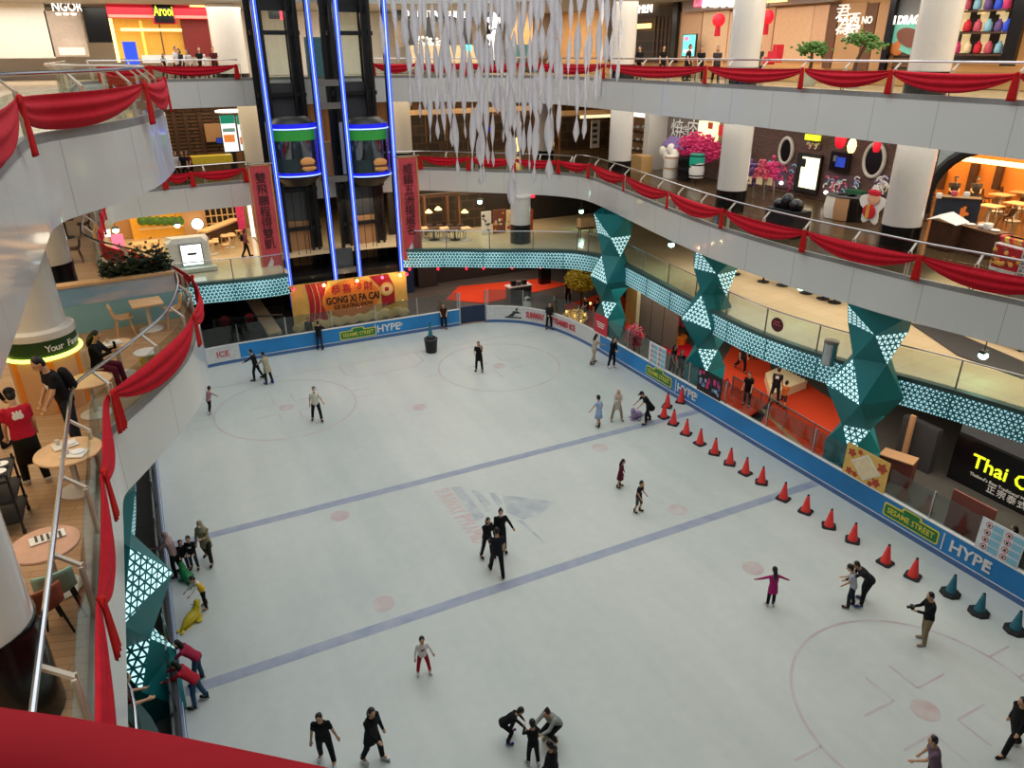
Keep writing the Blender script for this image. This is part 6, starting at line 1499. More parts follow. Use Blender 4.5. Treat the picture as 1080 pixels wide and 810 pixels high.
for i, (px, m_, lab) in enumerate((((508, 223, 518, 248), 'paper', 'pale text poster first in the row on the concourse'), ((520, 221, 533, 247), 'food_brown', 'brown noodle poster second in the row on the concourse'), ((534, 221, 547, 247), 'cream', 'cream menu poster third in the row on the concourse'), ((550, 221, 562, 247), 'flower_red', 'orange dish poster beside the concourse pillar'))):
    c, w, h = rect('Y', 43.3, *px); e = tag(MB().box(c, (w, .06, h)).build('food_poster', m_, loc=c), lab, 'poster', 'food posters on the concourse')
    for k in range(9): MB().ell(c+V(random.uniform(-w*.38, w*.38), -.04, random.uniform(-h*.4, h*.35)), (w*random.uniform(.06, .17), .02, w*random.uniform(.06, .15)), 9, 5).build('picture', random.choice(['orange', 'bun', 'gold', 'notice_red', 'white']) if i else 'dark_grey', e)
sign('Y', 43.6, (541, 204, 563, 209), 'lit_red', [], 0, '', 'pink-red lit sign strip above the food posters')
kb = at(617, 250, 4.2); e = empty('wood_booth', kb, 0, 'small wooden promoter booth near the farthest star pillar', 'booth'); MB().box(kb+V(0, 0, .95), (.95, .45, .55)).build('box', 'wood_light', e); MB().box(kb+V(0, -.1, .62), (1.05, .6, .06)).build('shelf', 'brown', e)
for x in (-.4, .4):
    for y in (-.15, .15): MB().tube([kb+V(x, y, 0), kb+V(x, y, .65)], .025, 6).build('leg', 'dark_grey', e)
p = at(873, 384, 4.2); e = empty('litter_bin', p, 0, 'steel cylinder litter bin by the concourse railing', 'bin'); MB().lathe(p, [(.26, .03), (.26, .85)], 24).build('drum', 'steel', e, smooth=True); MB().lathe(p, [(.27, .85), (.27, .95), (.2, .97)], 24).build('rim', 'steel_dull', e, smooth=True); MB().lathe(p, [(.23, 0), (.23, .04)], 20).build('foot', 'rubber', e)
d_ = Lp.near((22.5, 19.6)); p = at(828, 341, 4.75); p = Lp.pos(Lp.near((p.x, p.y)), -.06, 4.78); n = 26; t_ = Lp.tan(Lp.near((p.x, p.y)))
e = empty('round_notice', p, 0, 'round dark red notice on the concourse glass railing', 'notice'); nn_ = t_.cross(V(0, 0, 1)).normalized()
MB().loft([[p+t_*.3*math.cos(2*PI*k/n)+V(0, 0, .3*math.sin(2*PI*k/n))+nn_*.015*s_ for k in range(n)] for s_ in (0, 1)]).build('disc', M('maroon', '#5a1c20', .5), e); MB().box(p+nn_*.025, (.4, .012, .05), math.atan2(t_.y, t_.x)).build('bar', 'leaf_pink', e); MB().box(p+nn_*.025+V(0, 0, .12), (.28, .012, .05), math.atan2(t_.y, t_.x)).build('bar', 'leaf_pink', e)
for i, (x, y) in enumerate(((805, 300), (825, 304), (850, 312), (868, 318), (880, 322), (775, 292))):
    p = at(x, y-3, 4.2); bistro_table(p, 'wood_dark', h=.72, label='dark table deep in the concourse under the slab, %s from the middle star' % ordinal(i), group='dark tables on the concourse')
pl = at(985, 362, 4.2); q = [at(x, y, 4.2) for x, y in ((958, 340), (1010, 352), (1080, 382), (1080, 400), (1010, 375))]
mb = MB(); mb.prism([(p.x, p.y) for p in q], 4.205, 4.225); tag(mb.build('dark_rug', 'dark_grey', loc=V(q[0].x, q[0].y, 4.2)), 'dark rug on the concourse floor near the flood lamp', 'rug')
bk_ = at(1062, 374, 4.2); e = empty('bench', bk_, 0, 'dark low bench on the concourse near the flood lamp', 'bench')
MB().box(bk_+V(1, 1.0, .35), (.6, 2.6, .12)).build('seat', 'dark_grey', e)
for y in (0, 2): MB().box(bk_+V(1, y, .15), (.5, .12, .3)).build('leg', 'black', e)

# ---- rink side, right: behind the glass
ty = at(612, 335); clump_tree(ty, ty+V(0, 0, 2.45), (1.05, 1.05, .75), 2600, 'leaf_yellow', 'yellow blossom tree at the far corner of the rink', .1, pot='dark_grey')
lb = at(605, 348); clump_tree(lb, lb+V(0, 0, .75), (.9, .5, .55), 500, M('fairy_gold', '#e8c06a', .5, emit='#e8b860', es=.5), 'low golden lit bush below the yellow blossom tree', .06, tr=.04)
for i, (dx, dz) in enumerate(((-.5, .7), (-.15, 1.0), (.3, .6), (.55, .95), (0, .45), (-.7, 1.35), (.9, 1.6))):
    p = lb+V(dx, -.3, dz); tag(MB().ell(p, (.07, .07, .09), 8, 6).build('fairy_lamp', 'lit_warm', loc=p), 'small warm lamp among the golden branches, %s along' % ordinal(i), 'lamp', 'lamps in the golden bush')
pt_ = at(716, 362); clump_tree(pt_, pt_+V(0, 0, 1.75), (.75, .8, .75), 1300, 'leaf_pink', 'pink blossom tree beside the brown panel wall', .1, pot='orange')
pt_ = at(668, 376); clump_tree(pt_, pt_+V(0, 0, 1.2), (.5, .6, .7), 350, 'leaf_pink', 'thin pink blossom tree behind the glass by the first star pillar', .08, tr=.05)
a_, b_ = at(674, 350), at(712, 372); e = empty('panel_wall', a_, 0, 'tall grey-brown panel wall between the star pillars', 'partition'); M('grey_brown', '#6b5c50', .6)
dd = (b_-a_)
for k in range(3): MB().bar(a_+dd*(k/3)+dd*.01+V(0, 0, 1.5), a_+dd*((k+1)/3)-dd*.01+V(0, 0, 1.5), .15, 2.9).build('panel', 'grey_brown', e)
MB().bar(a_+V(0, 0, 1.5), a_-dd.normalized()*.3+V(0, 0, 1.5), .2, 2.95).build('edge_post', 'cream', e)
wg = at(664, 345); tag(MB().box(wg+V(.4, .3, 1.2), (.3, 1.2, 2.4)).build('gold_counter', M('gold_dim', '#b08a4a', .5), loc=wg), 'gold lit shop wall beyond the farthest star pillar', 'wall panel')
sgn = at(672, 338); e = empty('hanging_sign', sgn+V(0, 0, 2.8), 0, 'small white lit hanging sign by the farthest star pillar', 'sign'); MB().box(sgn+V(0, 0, 2.75), (.1, .8, .35)).build('box', 'lit_white', e); MB().tube([sgn+V(0, 0, 2.9), sgn+V(0, 0, 3.1)], .02, 5).build('hanger', 'dark_grey', e)
gb = at(726, 352)+V(0, 0, 1.75); e = empty('blue_globe', gb, 0, 'blue globe balloon above the pink blossom tree', 'globe'); MB().ell(gb, (.55, .55, .5), 24, 14).build('ball', M('globe_blue', '#2f6fb8', .25, vary=.5, scale=2), e, smooth=True); MB().tube([gb-V(0, 0, .45), gb-V(0, 0, 1.75)], .03, 6).build('pole', 'steel_dull', e); MB().lathe(gb-V(0, 0, 1.75), [(.25, 0), (.25, .04)], 16).build('foot', 'dark_grey', e)
def red_diamond(px, py, label):
    p = at(px, py, 0)+V(0, 0, 1.25); e = empty('diamond_ornament', p, 0, label, 'ornament', 'red diamond ornaments'); MB().loft([[p+V(.04*s_, .0, .26), p+V(.04*s_, -.26, 0), p+V(.04*s_, 0, -.26), p+V(.04*s_, .26, 0)] for s_ in (0, 1)]).build('diamond', 'cone_red', e); MB().tube([p-V(0, 0, .25), V(p.x, p.y, 0)], .015, 5).build('stick', 'leaf_green', e)
for i, (x, y) in enumerate(((661, 370), (674, 378), (708, 394), (764, 430))): red_diamond(x, y, 'red diamond ornament behind the glass, %s from the far corner' % ordinal(i))
for i, (x, y, m_) in enumerate(((240, 355, 'notice_red'), (266, 352, 'notice_red'))):
    p = at(x, y)+V(0, .2, .9); e = empty('lantern_ornament', p, 0, ['red square ornament behind the far glass by the corner', 'red round ornament behind the far glass'][i], 'ornament'); MB().ell(p, (.3, .05, .3), 4 if i == 0 else 16, 8).build('ornament', m_, e); MB().tube([p, V(p.x, p.y, 0)], .02, 5).build('stick', 'dark_grey', e)
# rinkside far: pale escalator side, blue booth, white table, entrance wall
p0_, p1_ = at(268, 330, 0), at(294, 352, 0); e = empty('ramp', p0_, 0, 'pale sloping handrail panel behind the far glass', 'ramp'); q0, q1 = atY(266, 316, 45.5), atY(290, 352, 41.0); MB().bar(q0, q1, .8, .2).build('slope', 'cream', e); MB().bar(V(q1.x, q1.y, .0), q1, .5, .3).build('foot', 'mid_grey', e)
bb_ = at(258, 330); tag(MB().box(bb_+V(0, .5, .8), (1.0, .6, 1.6)).build('blue_cabinet', 'gate_blue', loc=bb_), 'dark blue cabinet under the light band behind the far glass', 'cabinet')
wt = at(547, 316); e = empty('white_table', wt, 0, 'white counter table with small devices beyond the gate', 'table'); MB().box(wt+V(0, 0, .98), (1.7, .8, .06)).build('top', 'white', e); MB().box(wt+V(0, .2, .5), (1.5, .1, .95)).build('panel', 'mid_grey', e)
for x in (-.75, .75): MB().box(wt+V(x, 0, .5), (.06, .7, .95)).build('leg', 'mid_grey', e)
for i, (dx, h_) in enumerate(((-.4, .35), (0, .25), (.4, .3))): p = wt+V(dx, 0, 1.02); tag(MB().box(p+V(0, 0, h_/2), (.3, .25, h_)).build('device', ['black', 'mid_grey', 'black'][i], loc=p), 'small device on the white counter, %s along' % ordinal(i), 'device', 'devices on the white counter')
wt = at(556, 333); e = empty('white_robot', wt, 0, 'white rounded service robot behind the far glass', 'robot'); MB().lathe(wt, [(.25, 0), (.3, .2), (.26, .8), (.2, .95)], 18).build('body', 'white', e, smooth=True); MB().ell(wt+V(0, 0, 1.1), (.2, .18, .16), 14, 9).build('head', 'white', e, smooth=True); MB().ell(wt+V(0, -.14, 1.1), (.14, .06, .09), 12, 7).build('face_screen', 'black_gloss', e)
for i in range(9):
    p = atY(432+26*i+(i % 3)*4, 284-.4*i, 41.5-.45*i); tag(MB().ell(p, (.08, .08, .1), 8, 6).tube([p, V(p.x, p.y, 3.13)], .012, 5).build('pink_lamp', 'lit_red', loc=p), 'small red lamp under the far light band, %s from the sign' % ordinal(i), 'lamp', 'red lamps under the far band')
for i, (x, y, m_) in enumerate(((455, 305, 'dark_wall'), (520, 292, 'brown'), (580, 302, 'black_gloss'), (430, 312, 'gate_blue'))):
    p = at(x, y); o = tag(MB().box(p+V(0, .8, 1.25), (1.4 if i != 2 else .8, .4, 2.5)).build('counter_block', m_, loc=p), ['dark kiosk block behind the gold sign end', 'brown counter block by the orange carpet', 'black column block beside the yellow tree', 'dark blue block next to the gold sign'][i], 'kiosk')
# Thai shop front
Xt = 26.2
tf = empty('thai_front', V(Xt, 13, 1.5), 0, 'grey wall of the Thai massage shop behind the boards', 'shop front')
wbox('grey_wall', 'X', Xt, (985, 430, 1180, 640), 'mid_grey', '', '', .2, parent=tf); tf.children[0].data.materials[0] = M('shop_grey', '#5c5d60', .5)
c0_ = atX(1010, 478, Xt-.25); c1_ = atX(1175, 545, Xt-.25)
ys_ = [atX(1011, 480, Xt).y, atX(1011, 480, Xt).y-5.2]; zz = (atX(1015, 505, Xt).z, atX(1020, 455, Xt).z)
e = empty('shop_sign', V(Xt-.25, (ys_[0]+ys_[1])/2, (zz[0]+zz[1])/2), 0, 'black sign with glowing yellow letters Thai O beyond the boards', 'sign')
MB().box((Xt-.3, (ys_[0]+ys_[1])/2, (zz[0]+zz[1])/2), (.2, 5.2, abs(zz[1]-zz[0]))).build('backing', 'black_gloss', e)
text_obj('lettering', 'Thai Odyssey', .76, 'lit_yellow', V(Xt-.42, ys_[0]-.75, (zz[0]+zz[1])/2+.18), V(0, -1, 0), V(0, 0, 1), e, .02, .006, align='LEFT')
text_obj('lettering', 'Thailand’s Best Traditional Massage', .17, 'white', V(Xt-.42, ys_[0]-.8, (zz[0]+zz[1])/2-.35), V(0, -1, 0), V(0, 0, 1), e, .01, .0, align='LEFT')
text_obj('lettering', '正宗泰式按摩', .34, 'white', V(Xt-.42, ys_[0]-1.5, (zz[0]+zz[1])/2-.62), V(0, -1, 0), V(0, 0, 1), e, .01, .0, align='LEFT', spacing=1.2)
wbox('dark_shop_bay', 'X', 25.6, (945, 440, 985, 540), 'dark_grey', 'dark grey shop bay between the near star pillar and the Thai sign', 'shop front', .3)
wbox('door_post', 'X', 25.2, (955, 435, 960, 500), 'tan_wall', 'slim tan door frame behind the near star pillar', 'door frame', .12)
a_, b_ = at(925, 500), at(960, 512); e = empty('red_counter', a_, 0, 'dark red counter behind the golden poster', 'counter'); MB().bar(a_+V(0, 0, .5), b_+V(0, 0, .5), .6, 1.0).build('body', M('brick_red', '#6e342a', .6), e); MB().bar(a_+V(0, 0, 1.02), b_+V(0, 0, 1.02), .7, .05).build('top', 'tan_wall', e)
for i, (u, v) in enumerate((((985, 560), (1028, 585)), ((1062, 600), (1100, 622)))):
    a_, b_ = at(u[0], u[1]), at(v[0], v[1]); e = empty('terracotta_panel', a_, 0, ['terracotta board panel beside the pale rules notice', 'terracotta and gold board panel at the picture edge'][i], 'panel')
    off_ = V(.5, 0, 0); MB().bar(a_+off_+V(0, 0, .8), b_+off_+V(0, 0, .8), .06, 1.5).build('panel', M('terra', '#8d4b3a', .6, vary=.15, scale=2), e); MB().bar(a_+off_+V(0, 0, .03), b_+off_+V(0, 0, .03), .25, .06).build('foot', 'dark_grey', e)
# display platform with dotted steps and orange stage by the pillars
a_ = at(825, 405); q = [at(x, y) for x, y in ((822, 395), (850, 410), (812, 425), (806, 402))]
e = empty('display_plinth', a_, 0, 'pale dotted display plinth behind the two standing visitors', 'plinth'); MB().prism([(p.x, p.y) for p in q], .02, .45).build('block', 'cream', e)
for k in range(6): MB().ell(q[0].lerp(q[1], .15+.14*k)+V(-.05, -.2, .46), (.06, .06, .02), 8, 5).build('stud', 'dark_grey', e)
q = [at(x, y) for x, y in ((800, 430), (806, 432), (878, 500), (868, 500))]; mb = MB(); mb.v = [V(p.x, p.y, .02) for p in q]+[V(p.x, p.y, .0) for p in q]; mb.f = [[0, 1, 2, 3], [0, 4, 5, 1], [1, 5, 6, 2], [2, 6, 7, 3], [3, 7, 4, 0]]; tag(mb.build('tan_stripe', 'tan_wall', loc=V(q[0].x, q[0].y, 0)), 'tan walkway stripe crossing the orange carpet', 'stripe')
# left rinkside wall under the concourse and goods on it
# ================================================================== PEOPLE
CLOTH = {}
def C(hexc):
    k = 'cloth_'+hexc.lstrip('#')
    return M(k, hexc, .8, vary=.1, scale=14, spec=.2).name if k not in MATS else k
REMESH = []
def dirv(f, o):
    # f: degrees forward from hanging straight down; o: degrees outward (x)
    f = math.radians(f); o = math.radians(o)
    return V(math.sin(o), math.sin(f)*math.cos(o), -math.cos(f)*math.cos(o))
def person(loc, heading, h, label, top='#222222', legs='#1a1a1e', shoes='#e8e8e8', skin='skin_light', hair='short', hair_c='hair_black', sleeve='short', bottom='trousers', lean=6, headp=(10, 0), armL=(8, 8, 25, 4), armR=(8, 8, 25, 4), legL=(6, 10, 5), legR=(-4, 8, 5), extras=(), child=False, skate=True, cat='person', hat=None, group=None, zoff=0.0, detail=.016):
    """heading: degrees in plan of the way the person faces, 0 = +Y, clockwise; leg = (thigh forward, knee bend, outward)"""
    k = h/1.7; e = empty('person', loc, -math.radians(heading), label, cat, group)
    Rz = Matrix.Rotation(-math.radians(heading), 3, 'Z')
    hs = 1.0 if not child else 1.24
    fl = .05 if skate else 0.0
    J = {}
    hip = V(0, 0, 0)
    for sd, lg, sx in (('L', legL, -1), ('R', legR, 1)):
        J['hip'+sd] = hip+V(.09*sx, 0, -.03)
        J['kne'+sd] = J['hip'+sd]+dirv(lg[0], lg[2]*sx)*.42
        J['ank'+sd] = J['kne'+sd]+dirv(lg[0]-lg[1], lg[2]*sx*.6)*.41
        J['toe'+sd] = J['ank'+sd]+V(.03*sx, .16, -.05)
    low = min(J['ankL'].z, J['ankR'].z)
    ln = math.radians(lean); up = V(0, math.sin(ln), math.cos(ln)); fw = V(0, math.cos(ln), -math.sin(ln))
    J['wai'] = hip+up*.16; J['che'] = hip+up*.36; J['nek'] = hip+up*.52+fw*.01; J['nk2'] = J['nek']+(up*.7+V(0, 0, .3))*.09
    hp, hy = math.radians(headp[0]), math.radians(headp[1])
    HR = Matrix.Rotation(-hy, 3, 'Z') @ Matrix.Rotation(-hp, 3, 'X')
    J['hed'] = J['nk2']+HR @ V(0, .025, .105*hs)
    for sd, am, sx in (('L', armL, -1), ('R', armR, 1)):
        J['sho'+sd] = J['che']+up*.11+V(.168*sx, 0, 0)
        J['elb'+sd] = J['sho'+sd]+dirv(am[0], am[1]*sx)*.28
        J['wri'+sd] = J['elb'+sd]+dirv(am[2], am[3]*sx)*.24
    dz = .085+fl-low
    def P(v): return Vector(loc)+Rz @ ((v+V(0, 0, dz))*k)+V(0, 0, zoff)
    # torso profile as elliptical rings
    def ring(c, rx, ry, n=16, u=None):
        u = u or up; f_ = V(0, u.z, -u.y)
        return [P(c+V(rx*math.cos(2*PI*j/n), 0, 0)+f_*(ry*math.sin(2*PI*j/n))) for j in range(n)]
    def torso(mb, g, lo=-.1, hi=.50):
        prof = [(-.10, .155, .105), (-.02, .17, .115), (.08, .155, .105), (.16, .145, .098), (.26, .165, .108), (.36, .178, .112), (.43, .168, .1), (.485, .10, .078), (.52, .062, .062)]
        mb.loft([ring(hip+up*t, rx+g, ry+g) for t, rx, ry in prof if lo-1e-6 <= t <= hi+1e-6])
        for sx in ('L', 'R'): mb.ell(P(J['sho'+sx]+V(0, 0, -.015)), ((.05+g)*k,)*3, 10, 7)
    def limb(mb, a, b, r0, r1, rm=None, n=12):
        a, b = J[a] if isinstance(a, str) else a, J[b] if isinstance(b, str) else b
        pts = [a, a.lerp(b, .3), a.lerp(b, .7), b]; rm = rm or (r0+r1)/2
        mb.tube([P(p) for p in pts], [r0*k, rm*k, (rm*.35+r1*.65)*k, r1*k], n)
        mb.ell(P(a), (r0*k,)*3, 10, 7); mb.ell(P(b), (r1*k,)*3, 10, 7)
    body = MB(); torso(body, 0, -.1, .52)
    body.tube([P(J['nek']-up*.05), P(J['nk2']), P(J['nk2'].lerp(J['hed'], .6))], [.058*k, .052*k, .05*k], 12)
    def HP(x, y, z): return P(J['hed']+HR @ (V(x, y, z)*hs))
    RH = Rz @ HR
    body.ell(HP(0, 0, .015), (.074*k*hs, .09*k*hs, .108*k*hs), 18, 12, RH)
    body.ell(HP(0, .035, -.055), (.054*k*hs, .056*k*hs, .062*k*hs), 14, 9, RH)
    body.ell(HP(0, .098, -.012), (.015*k*hs, .02*k*hs, .026*k*hs), 8, 6, RH)
    for sx in (-1, 1): body.ell(HP(.076*sx, -.005, .0), (.014*k*hs, .022*k*hs, .032*k*hs), 8, 6, RH)
    for sd, sx in (('L', -1), ('R', 1)):
        limb(body, 'hip'+sd, 'kne'+sd, .088, .058, .078); limb(body, 'kne'+sd, 'ank'+sd, .056, .04, .056)
        body.tube([P(J['ank'+sd]), P(J['ank'+sd].lerp(J['toe'+sd], .6)), P(J['toe'+sd])], [.042*k, .04*k, .03*k], 10)
        limb(body, 'sho'+sd, 'elb'+sd, .052, .04, .047); limb(body, 'elb'+sd, 'wri'+sd, .039, .027, .036)
        # hand: palm, four curled fingers of unequal length and a thumb from the side of the palm
        wr = J['wri'+sd]; d = (wr-J['elb'+sd]).normalized(); sidev = d.cross(V(0, 1, 0)); sidev = sidev.normalized() if sidev.length > .1 else V(1, 0, 0)
        nrm = sidev.cross(d).normalized()
        pm = wr+d*.055
        body.tube([P(wr), P(wr+d*.035), P(pm+d*.035)], [.027*k, .036*k, .03*k], 10)
        for fi, (off, L_) in enumerate(((-.03, .062), (-.011, .074), (.009, .068), (.028, .052))):
            b0 = pm+d*.03+sidev*off; b1 = b0+d*L_*.5+nrm*.006; b2 = b1+d*L_*.36+nrm*.024
            body.tube([P(b0-d*.02), P(b0), P(b1), P(b2)], [.0095*k, .0095*k, .009*k, .007*k], 6)
        b0 = wr+d*.03-sidev*.028; body.tube([P(b0), P(b0-sidev*.022+d*.024), P(b0-sidev*.026+d*.055+nrm*.012)], [.012*k, .011*k, .008*k], 6)
    bo = body.build('body', skin, e, smooth='all'); REMESH.append((bo, detail*max(k, .7)*.8))
    # clothes
    def cloth(name, mb, mat, vox=.02): o = mb.build(name, mat, e, smooth='all'); REMESH.append((o, vox*max(k, .7))); return o
    if bottom in ('trousers', 'shorts'):
        mb = MB(); mb.loft([ring(hip+up*t, rx, ry) for t, rx, ry in ((-.13, .15, .11), (-.06, .178, .125), (.02, .178, .124), (.09, .16, .112))])
        for sd in 'LR':
            a, b_, c_ = J['hip'+sd], J['kne'+sd], J['ank'+sd]
            if bottom == 'shorts': limb(mb, a, a.lerp(b_, 1.02), .102, .078, .092)
            else: limb(mb, a, b_, .104, .076, .094); limb(mb, b_, b_.lerp(c_, .97), .076, .064, .072)
        cloth('trousers' if bottom == 'trousers' else 'shorts', mb, C(legs))
    elif bottom in ('dress', 'skirt'):
        kc_ = (J['kneL']+J['kneR'])/2; mb = MB(); mb.loft([ring(hip+up*.12, .152, .108), ring(hip+up*.0, .185, .135), ring(hip.lerp(kc_, .5), .215, .17, u=V(0, 0, 1)), ring(hip.lerp(kc_, .95), .24, .2, u=V(0, 0, 1))])
        mb.build('skirt', C(top if bottom == 'dress' else legs), e, smooth='all')
        if legs != 'skin':
            mb = MB()
            for sd in 'LR': limb(mb, 'hip'+sd, 'kne'+sd, .09, .062, .08); limb(mb, 'kne'+sd, J['kne'+sd].lerp(J['ank'+sd], .95), .06, .046, .06)
            cloth('leggings', mb, C(legs if bottom == 'dress' else '#1a1a1e'))
    mb = MB(); torso(mb, .022, -.1, .525)
    if 'long_top' in extras: mb.loft([ring(hip+up*t, rx, ry) for t, rx, ry in ((-.3, .215, .16), (-.15, .2, .145), (.02, .19, .135), (.12, .165, .115))])
    for sd in 'LR':
        a, b_, c_ = J['sho'+sd], J['elb'+sd], J['wri'+sd]
        if sleeve == 'long': limb(mb, a, b_, .06, .05, .056); limb(mb, b_, b_.lerp(c_, .97), .049, .04, .046)
        elif sleeve == 'short': limb(mb, a, a.lerp(b_, .62), .06, .053, .057)
    cloth('top', mb, C(top))
    for sd in 'LR':
        mb = MB(); a, t_ = J['ank'+sd], J['toe'+sd]; low_ = V(0, 0, -.045)
        mb.tube([P(a+V(0, -.045, -.05)), P(a+V(0, .02, -.048)), P(t_+V(0, -.02, -.002)), P(t_+V(0, .045, -.01))], [.045*k, .052*k, .045*k, .03*k], 12); mb.tube([P(a+V(0, -.005, -.05)), P(a+V(0, -.005, .1 if skate else .02))], [.054*k, .056*k], 12)
        so = mb.build('skate_boot' if skate else 'shoe', C(shoes), e, smooth='all')
        if skate: MB().bar(P(a+V(0, -.08, -.105)), P(t_+V(0, .05, -.06)), .012*k, .05*k).build('blade', 'steel', so)
    # hair and head coverings
    if hair == 'hijab':
        mb = MB(); mb.ell(HP(0, -.02, .022), (.093*k*hs, .1*k*hs, .122*k*hs), 16, 11, RH); mb.ell(HP(0, .0, -.075), (.09*k*hs, .085*k*hs, .075*k*hs), 14, 9, RH)
        n = 18; c0 = J['nk2']+V(0, -.005, .02)
        mb.loft([[P(c0+V(.075*math.cos(2*PI*j/n), .075*math.sin(2*PI*j/n), .03)) for j in range(n)], [P(c0+V(.17*math.cos(2*PI*j/n), .12*math.sin(2*PI*j/n), -.09)) for j in range(n)], [P(c0+V(.215*math.cos(2*PI*j/n), .16*math.sin(2*PI*j/n), -.22)) for j in range(n)]])
        cloth('headscarf', mb, C(hair_c) if hair_c.startswith('#') else hair_c, .016)
    else:
        hm = hair_c if hair_c in MATS else C(hair_c)
        mb = MB(); mb.ell(HP(0, -.022, .04), (.084*k*hs, .092*k*hs, .098*k*hs), 18, 11, RH); mb.ell(HP(0, -.05, -.01), (.078*k*hs, .062*k*hs, .088*k*hs), 14, 9, RH)
        if hair == 'long': mb.tube([HP(0, -.06, 0), HP(0, -.085, -.11), HP(0, -.09, -.24), HP(0, -.085, -.33)], [.075*k, .085*k, .075*k, .04*k], 12)
        if hair == 'bob': mb.tube([HP(0, -.04, 0), HP(0, -.05, -.1), HP(0, -.05, -.15)], [.085*k*hs, .088*k*hs, .075*k*hs], 12)
        if hair == 'pony': mb.tube([HP(0, -.1, .03), HP(0, -.14, -.03), HP(0, -.13, -.15), HP(0, -.12, -.22)], [.03*k, .04*k, .035*k, .015*k], 9)
        if hair == 'bun': mb.ell(HP(0, -.05, .135), (.045*k*hs,)*3, 10, 7)
        cloth('hair', mb, hm, .014)
    if hat:
        mb = MB(); mb.ell(HP(0, -.012, .062), (.09*k*hs, .1*k*hs, .078*k*hs), 16, 9, RH); mb.ell(HP(0, .11 if hat[1] == 'f' else -.12, .055), (.06*k*hs, .07*k*hs, .012*k*hs), 12, 6, RH); mb.build('cap', C(hat[0]), e, smooth='all')
    for sx in (-1, 1): MB().ell(HP(.03*sx, .083, .012), (.011*k*hs, .008*k*hs, .007*k*hs), 7, 5, RH).build('eye', 'black', e)
    MB().ell(HP(0, .088, -.06), (.022*k*hs, .008*k*hs, .006*k*hs), 7, 5, RH).build('mouth', 'flower_red' if 'mask' not in extras else 'white', e)
    for ex in extras:
        if ex == 'mask': MB().ell(HP(0, .07, -.045), (.06*k*hs, .045*k*hs, .05*k*hs), 12, 8, RH).build('face_mask', 'white', e, smooth='all')
        if ex == 'stripe':
            for sd, sx in (('L', -1), ('R', 1)): MB().tube([P(J['hip'+sd]+V(.098*sx, 0, 0)), P(J['kne'+sd]+V(.068*sx, 0, 0)), P(J['ank'+sd]+V(.056*sx, 0, .06))], .012*k, 6).build('trouser_stripe', 'white', e)
        if ex == 'print_front': MB().ell(P(hip+up*.33+fw*.122), (.075*k, .012*k, .085*k), 12, 7, Rz).build('shirt_print', C('#a01a28') if top.lower() in ('#e8e4e0', '#e6e2dc') else 'white', e)
        if ex == 'print_back':
            q = hip+up*.36-fw*.125; MB().ell(P(q), (.085*k, .012*k, .075*k), 14, 8, Rz).build('shirt_print', 'white', e)
            for k_ in range(3): MB().ell(P(q+V(-.05+.05*k_, 0, .075)), (.02*k, .01*k, .03*k), 8, 5, Rz).build('shirt_print', 'white', e)
        if ex == 'backpack':
            mb = MB(); mb.loft([ring(hip+up*t-fw*.2, rx, ry) for t, rx, ry in ((.06, .1, .05), (.1, .14, .085), (.3, .14, .09), (.42, .11, .07), (.45, .06, .04))]); mb.build('backpack', C('#15161a'), e, smooth='all')
        if ex == 'apron':
            mb = MB(); mb.loft([ring(hip+up*.06, .175, .128), ring(hip-up*.1, .19, .14), ring(hip-V(0, 0, .5), .21, .17, u=V(0, 0, 1))]); mb.build('apron', C('#17130f'), e, smooth='all')
        if ex == 'vest': 
            mb = MB(); torso(mb, .03, -.02, .43); cloth('vest', mb, C('#d9b13a'))
    return e, J, P
# carried things stay things of their own
def held(kind, pos, label, rz=0.0, s=1.0):
    e = empty(kind, pos, rz, label, {'camera_gear': 'camera', 'phone': 'phone'}.get(kind, kind))
    if kind == 'camera_gear':
        MB().box(pos, (.14*s, .07*s, .1*s), rz).build('camera_body', 'black', e); d = Matrix.Rotation(rz, 3, 'Z') @ V(0, 1, 0); MB().tube([pos, pos+d*.13*s], .04*s, 12).build('camera_lens', 'black_gloss', e)
    if kind == 'phone': MB().box(pos, (.075*s, .012, .15*s), rz).build('phone_case', 'black', e); MB().box(pos+Matrix.Rotation(rz, 3, 'Z') @ V(0, -.008, 0), (.066*s, .004, .135*s), rz).build('phone_screen', 'lcd_dark', e)
    return e
BL, DK, GY = '#141417', '#1c1d22', '#9a9a94'
SKATE_W, SKATE_B, SKATE_BL = '#dedede', '#15151a', '#20408c'
# camera looks along heading ~26; toward the camera is ~206
def sk(px, py, *a, **kw): return person(at(px, py), *a, **kw)
sk(222.5, 436, 60, 1.22, 'child in a pink top gliding with one arm out beside the left balcony', top='#b98a92', legs=BL, shoes=SKATE_W, sleeve='long', lean=16, armR=(40, 75, 20, 80), armL=(20, 15, 30, 5), legL=(12, 24, 6), legR=(-8, 16, 6), child=True)
sk(272, 401, 300, 1.58, 'skater in black holding out an arm beside a beige-topped companion', top=BL, legs=BL, shoes=SKATE_B, sleeve='long', armL=(45, 60, 70, 50), legL=(14, 14, 8), legR=(-12, 12, 8), lean=10)
sk(284, 405, 330, 1.6, 'skater in beige top and dark trousers close beside the one in black', top='#a79f86', legs=DK, shoes=SKATE_BL, sleeve='long', armL=(35, 10, 60, -10), lean=12, extras=('long_top',), hair='short')
sk(335, 444, 190, 1.62, 'man in white t-shirt and black trousers inside the far left circle', top='#e0dccb', legs=BL, shoes=SKATE_B, legL=(10, 8, 9), legR=(-6, 10, 10), armL=(20, 18, 55, 20), armR=(-10, 12, 15, 8), extras=('mask',))
sk(338, 369, 20, 1.55, 'dark dressed skater leaning on the far blue board under the festival sign', top=BL, legs='#2a3248', shoes=SKATE_B, sleeve='long', armL=(60, 14, 80, 0), armR=(55, 20, 80, 5), lean=14)
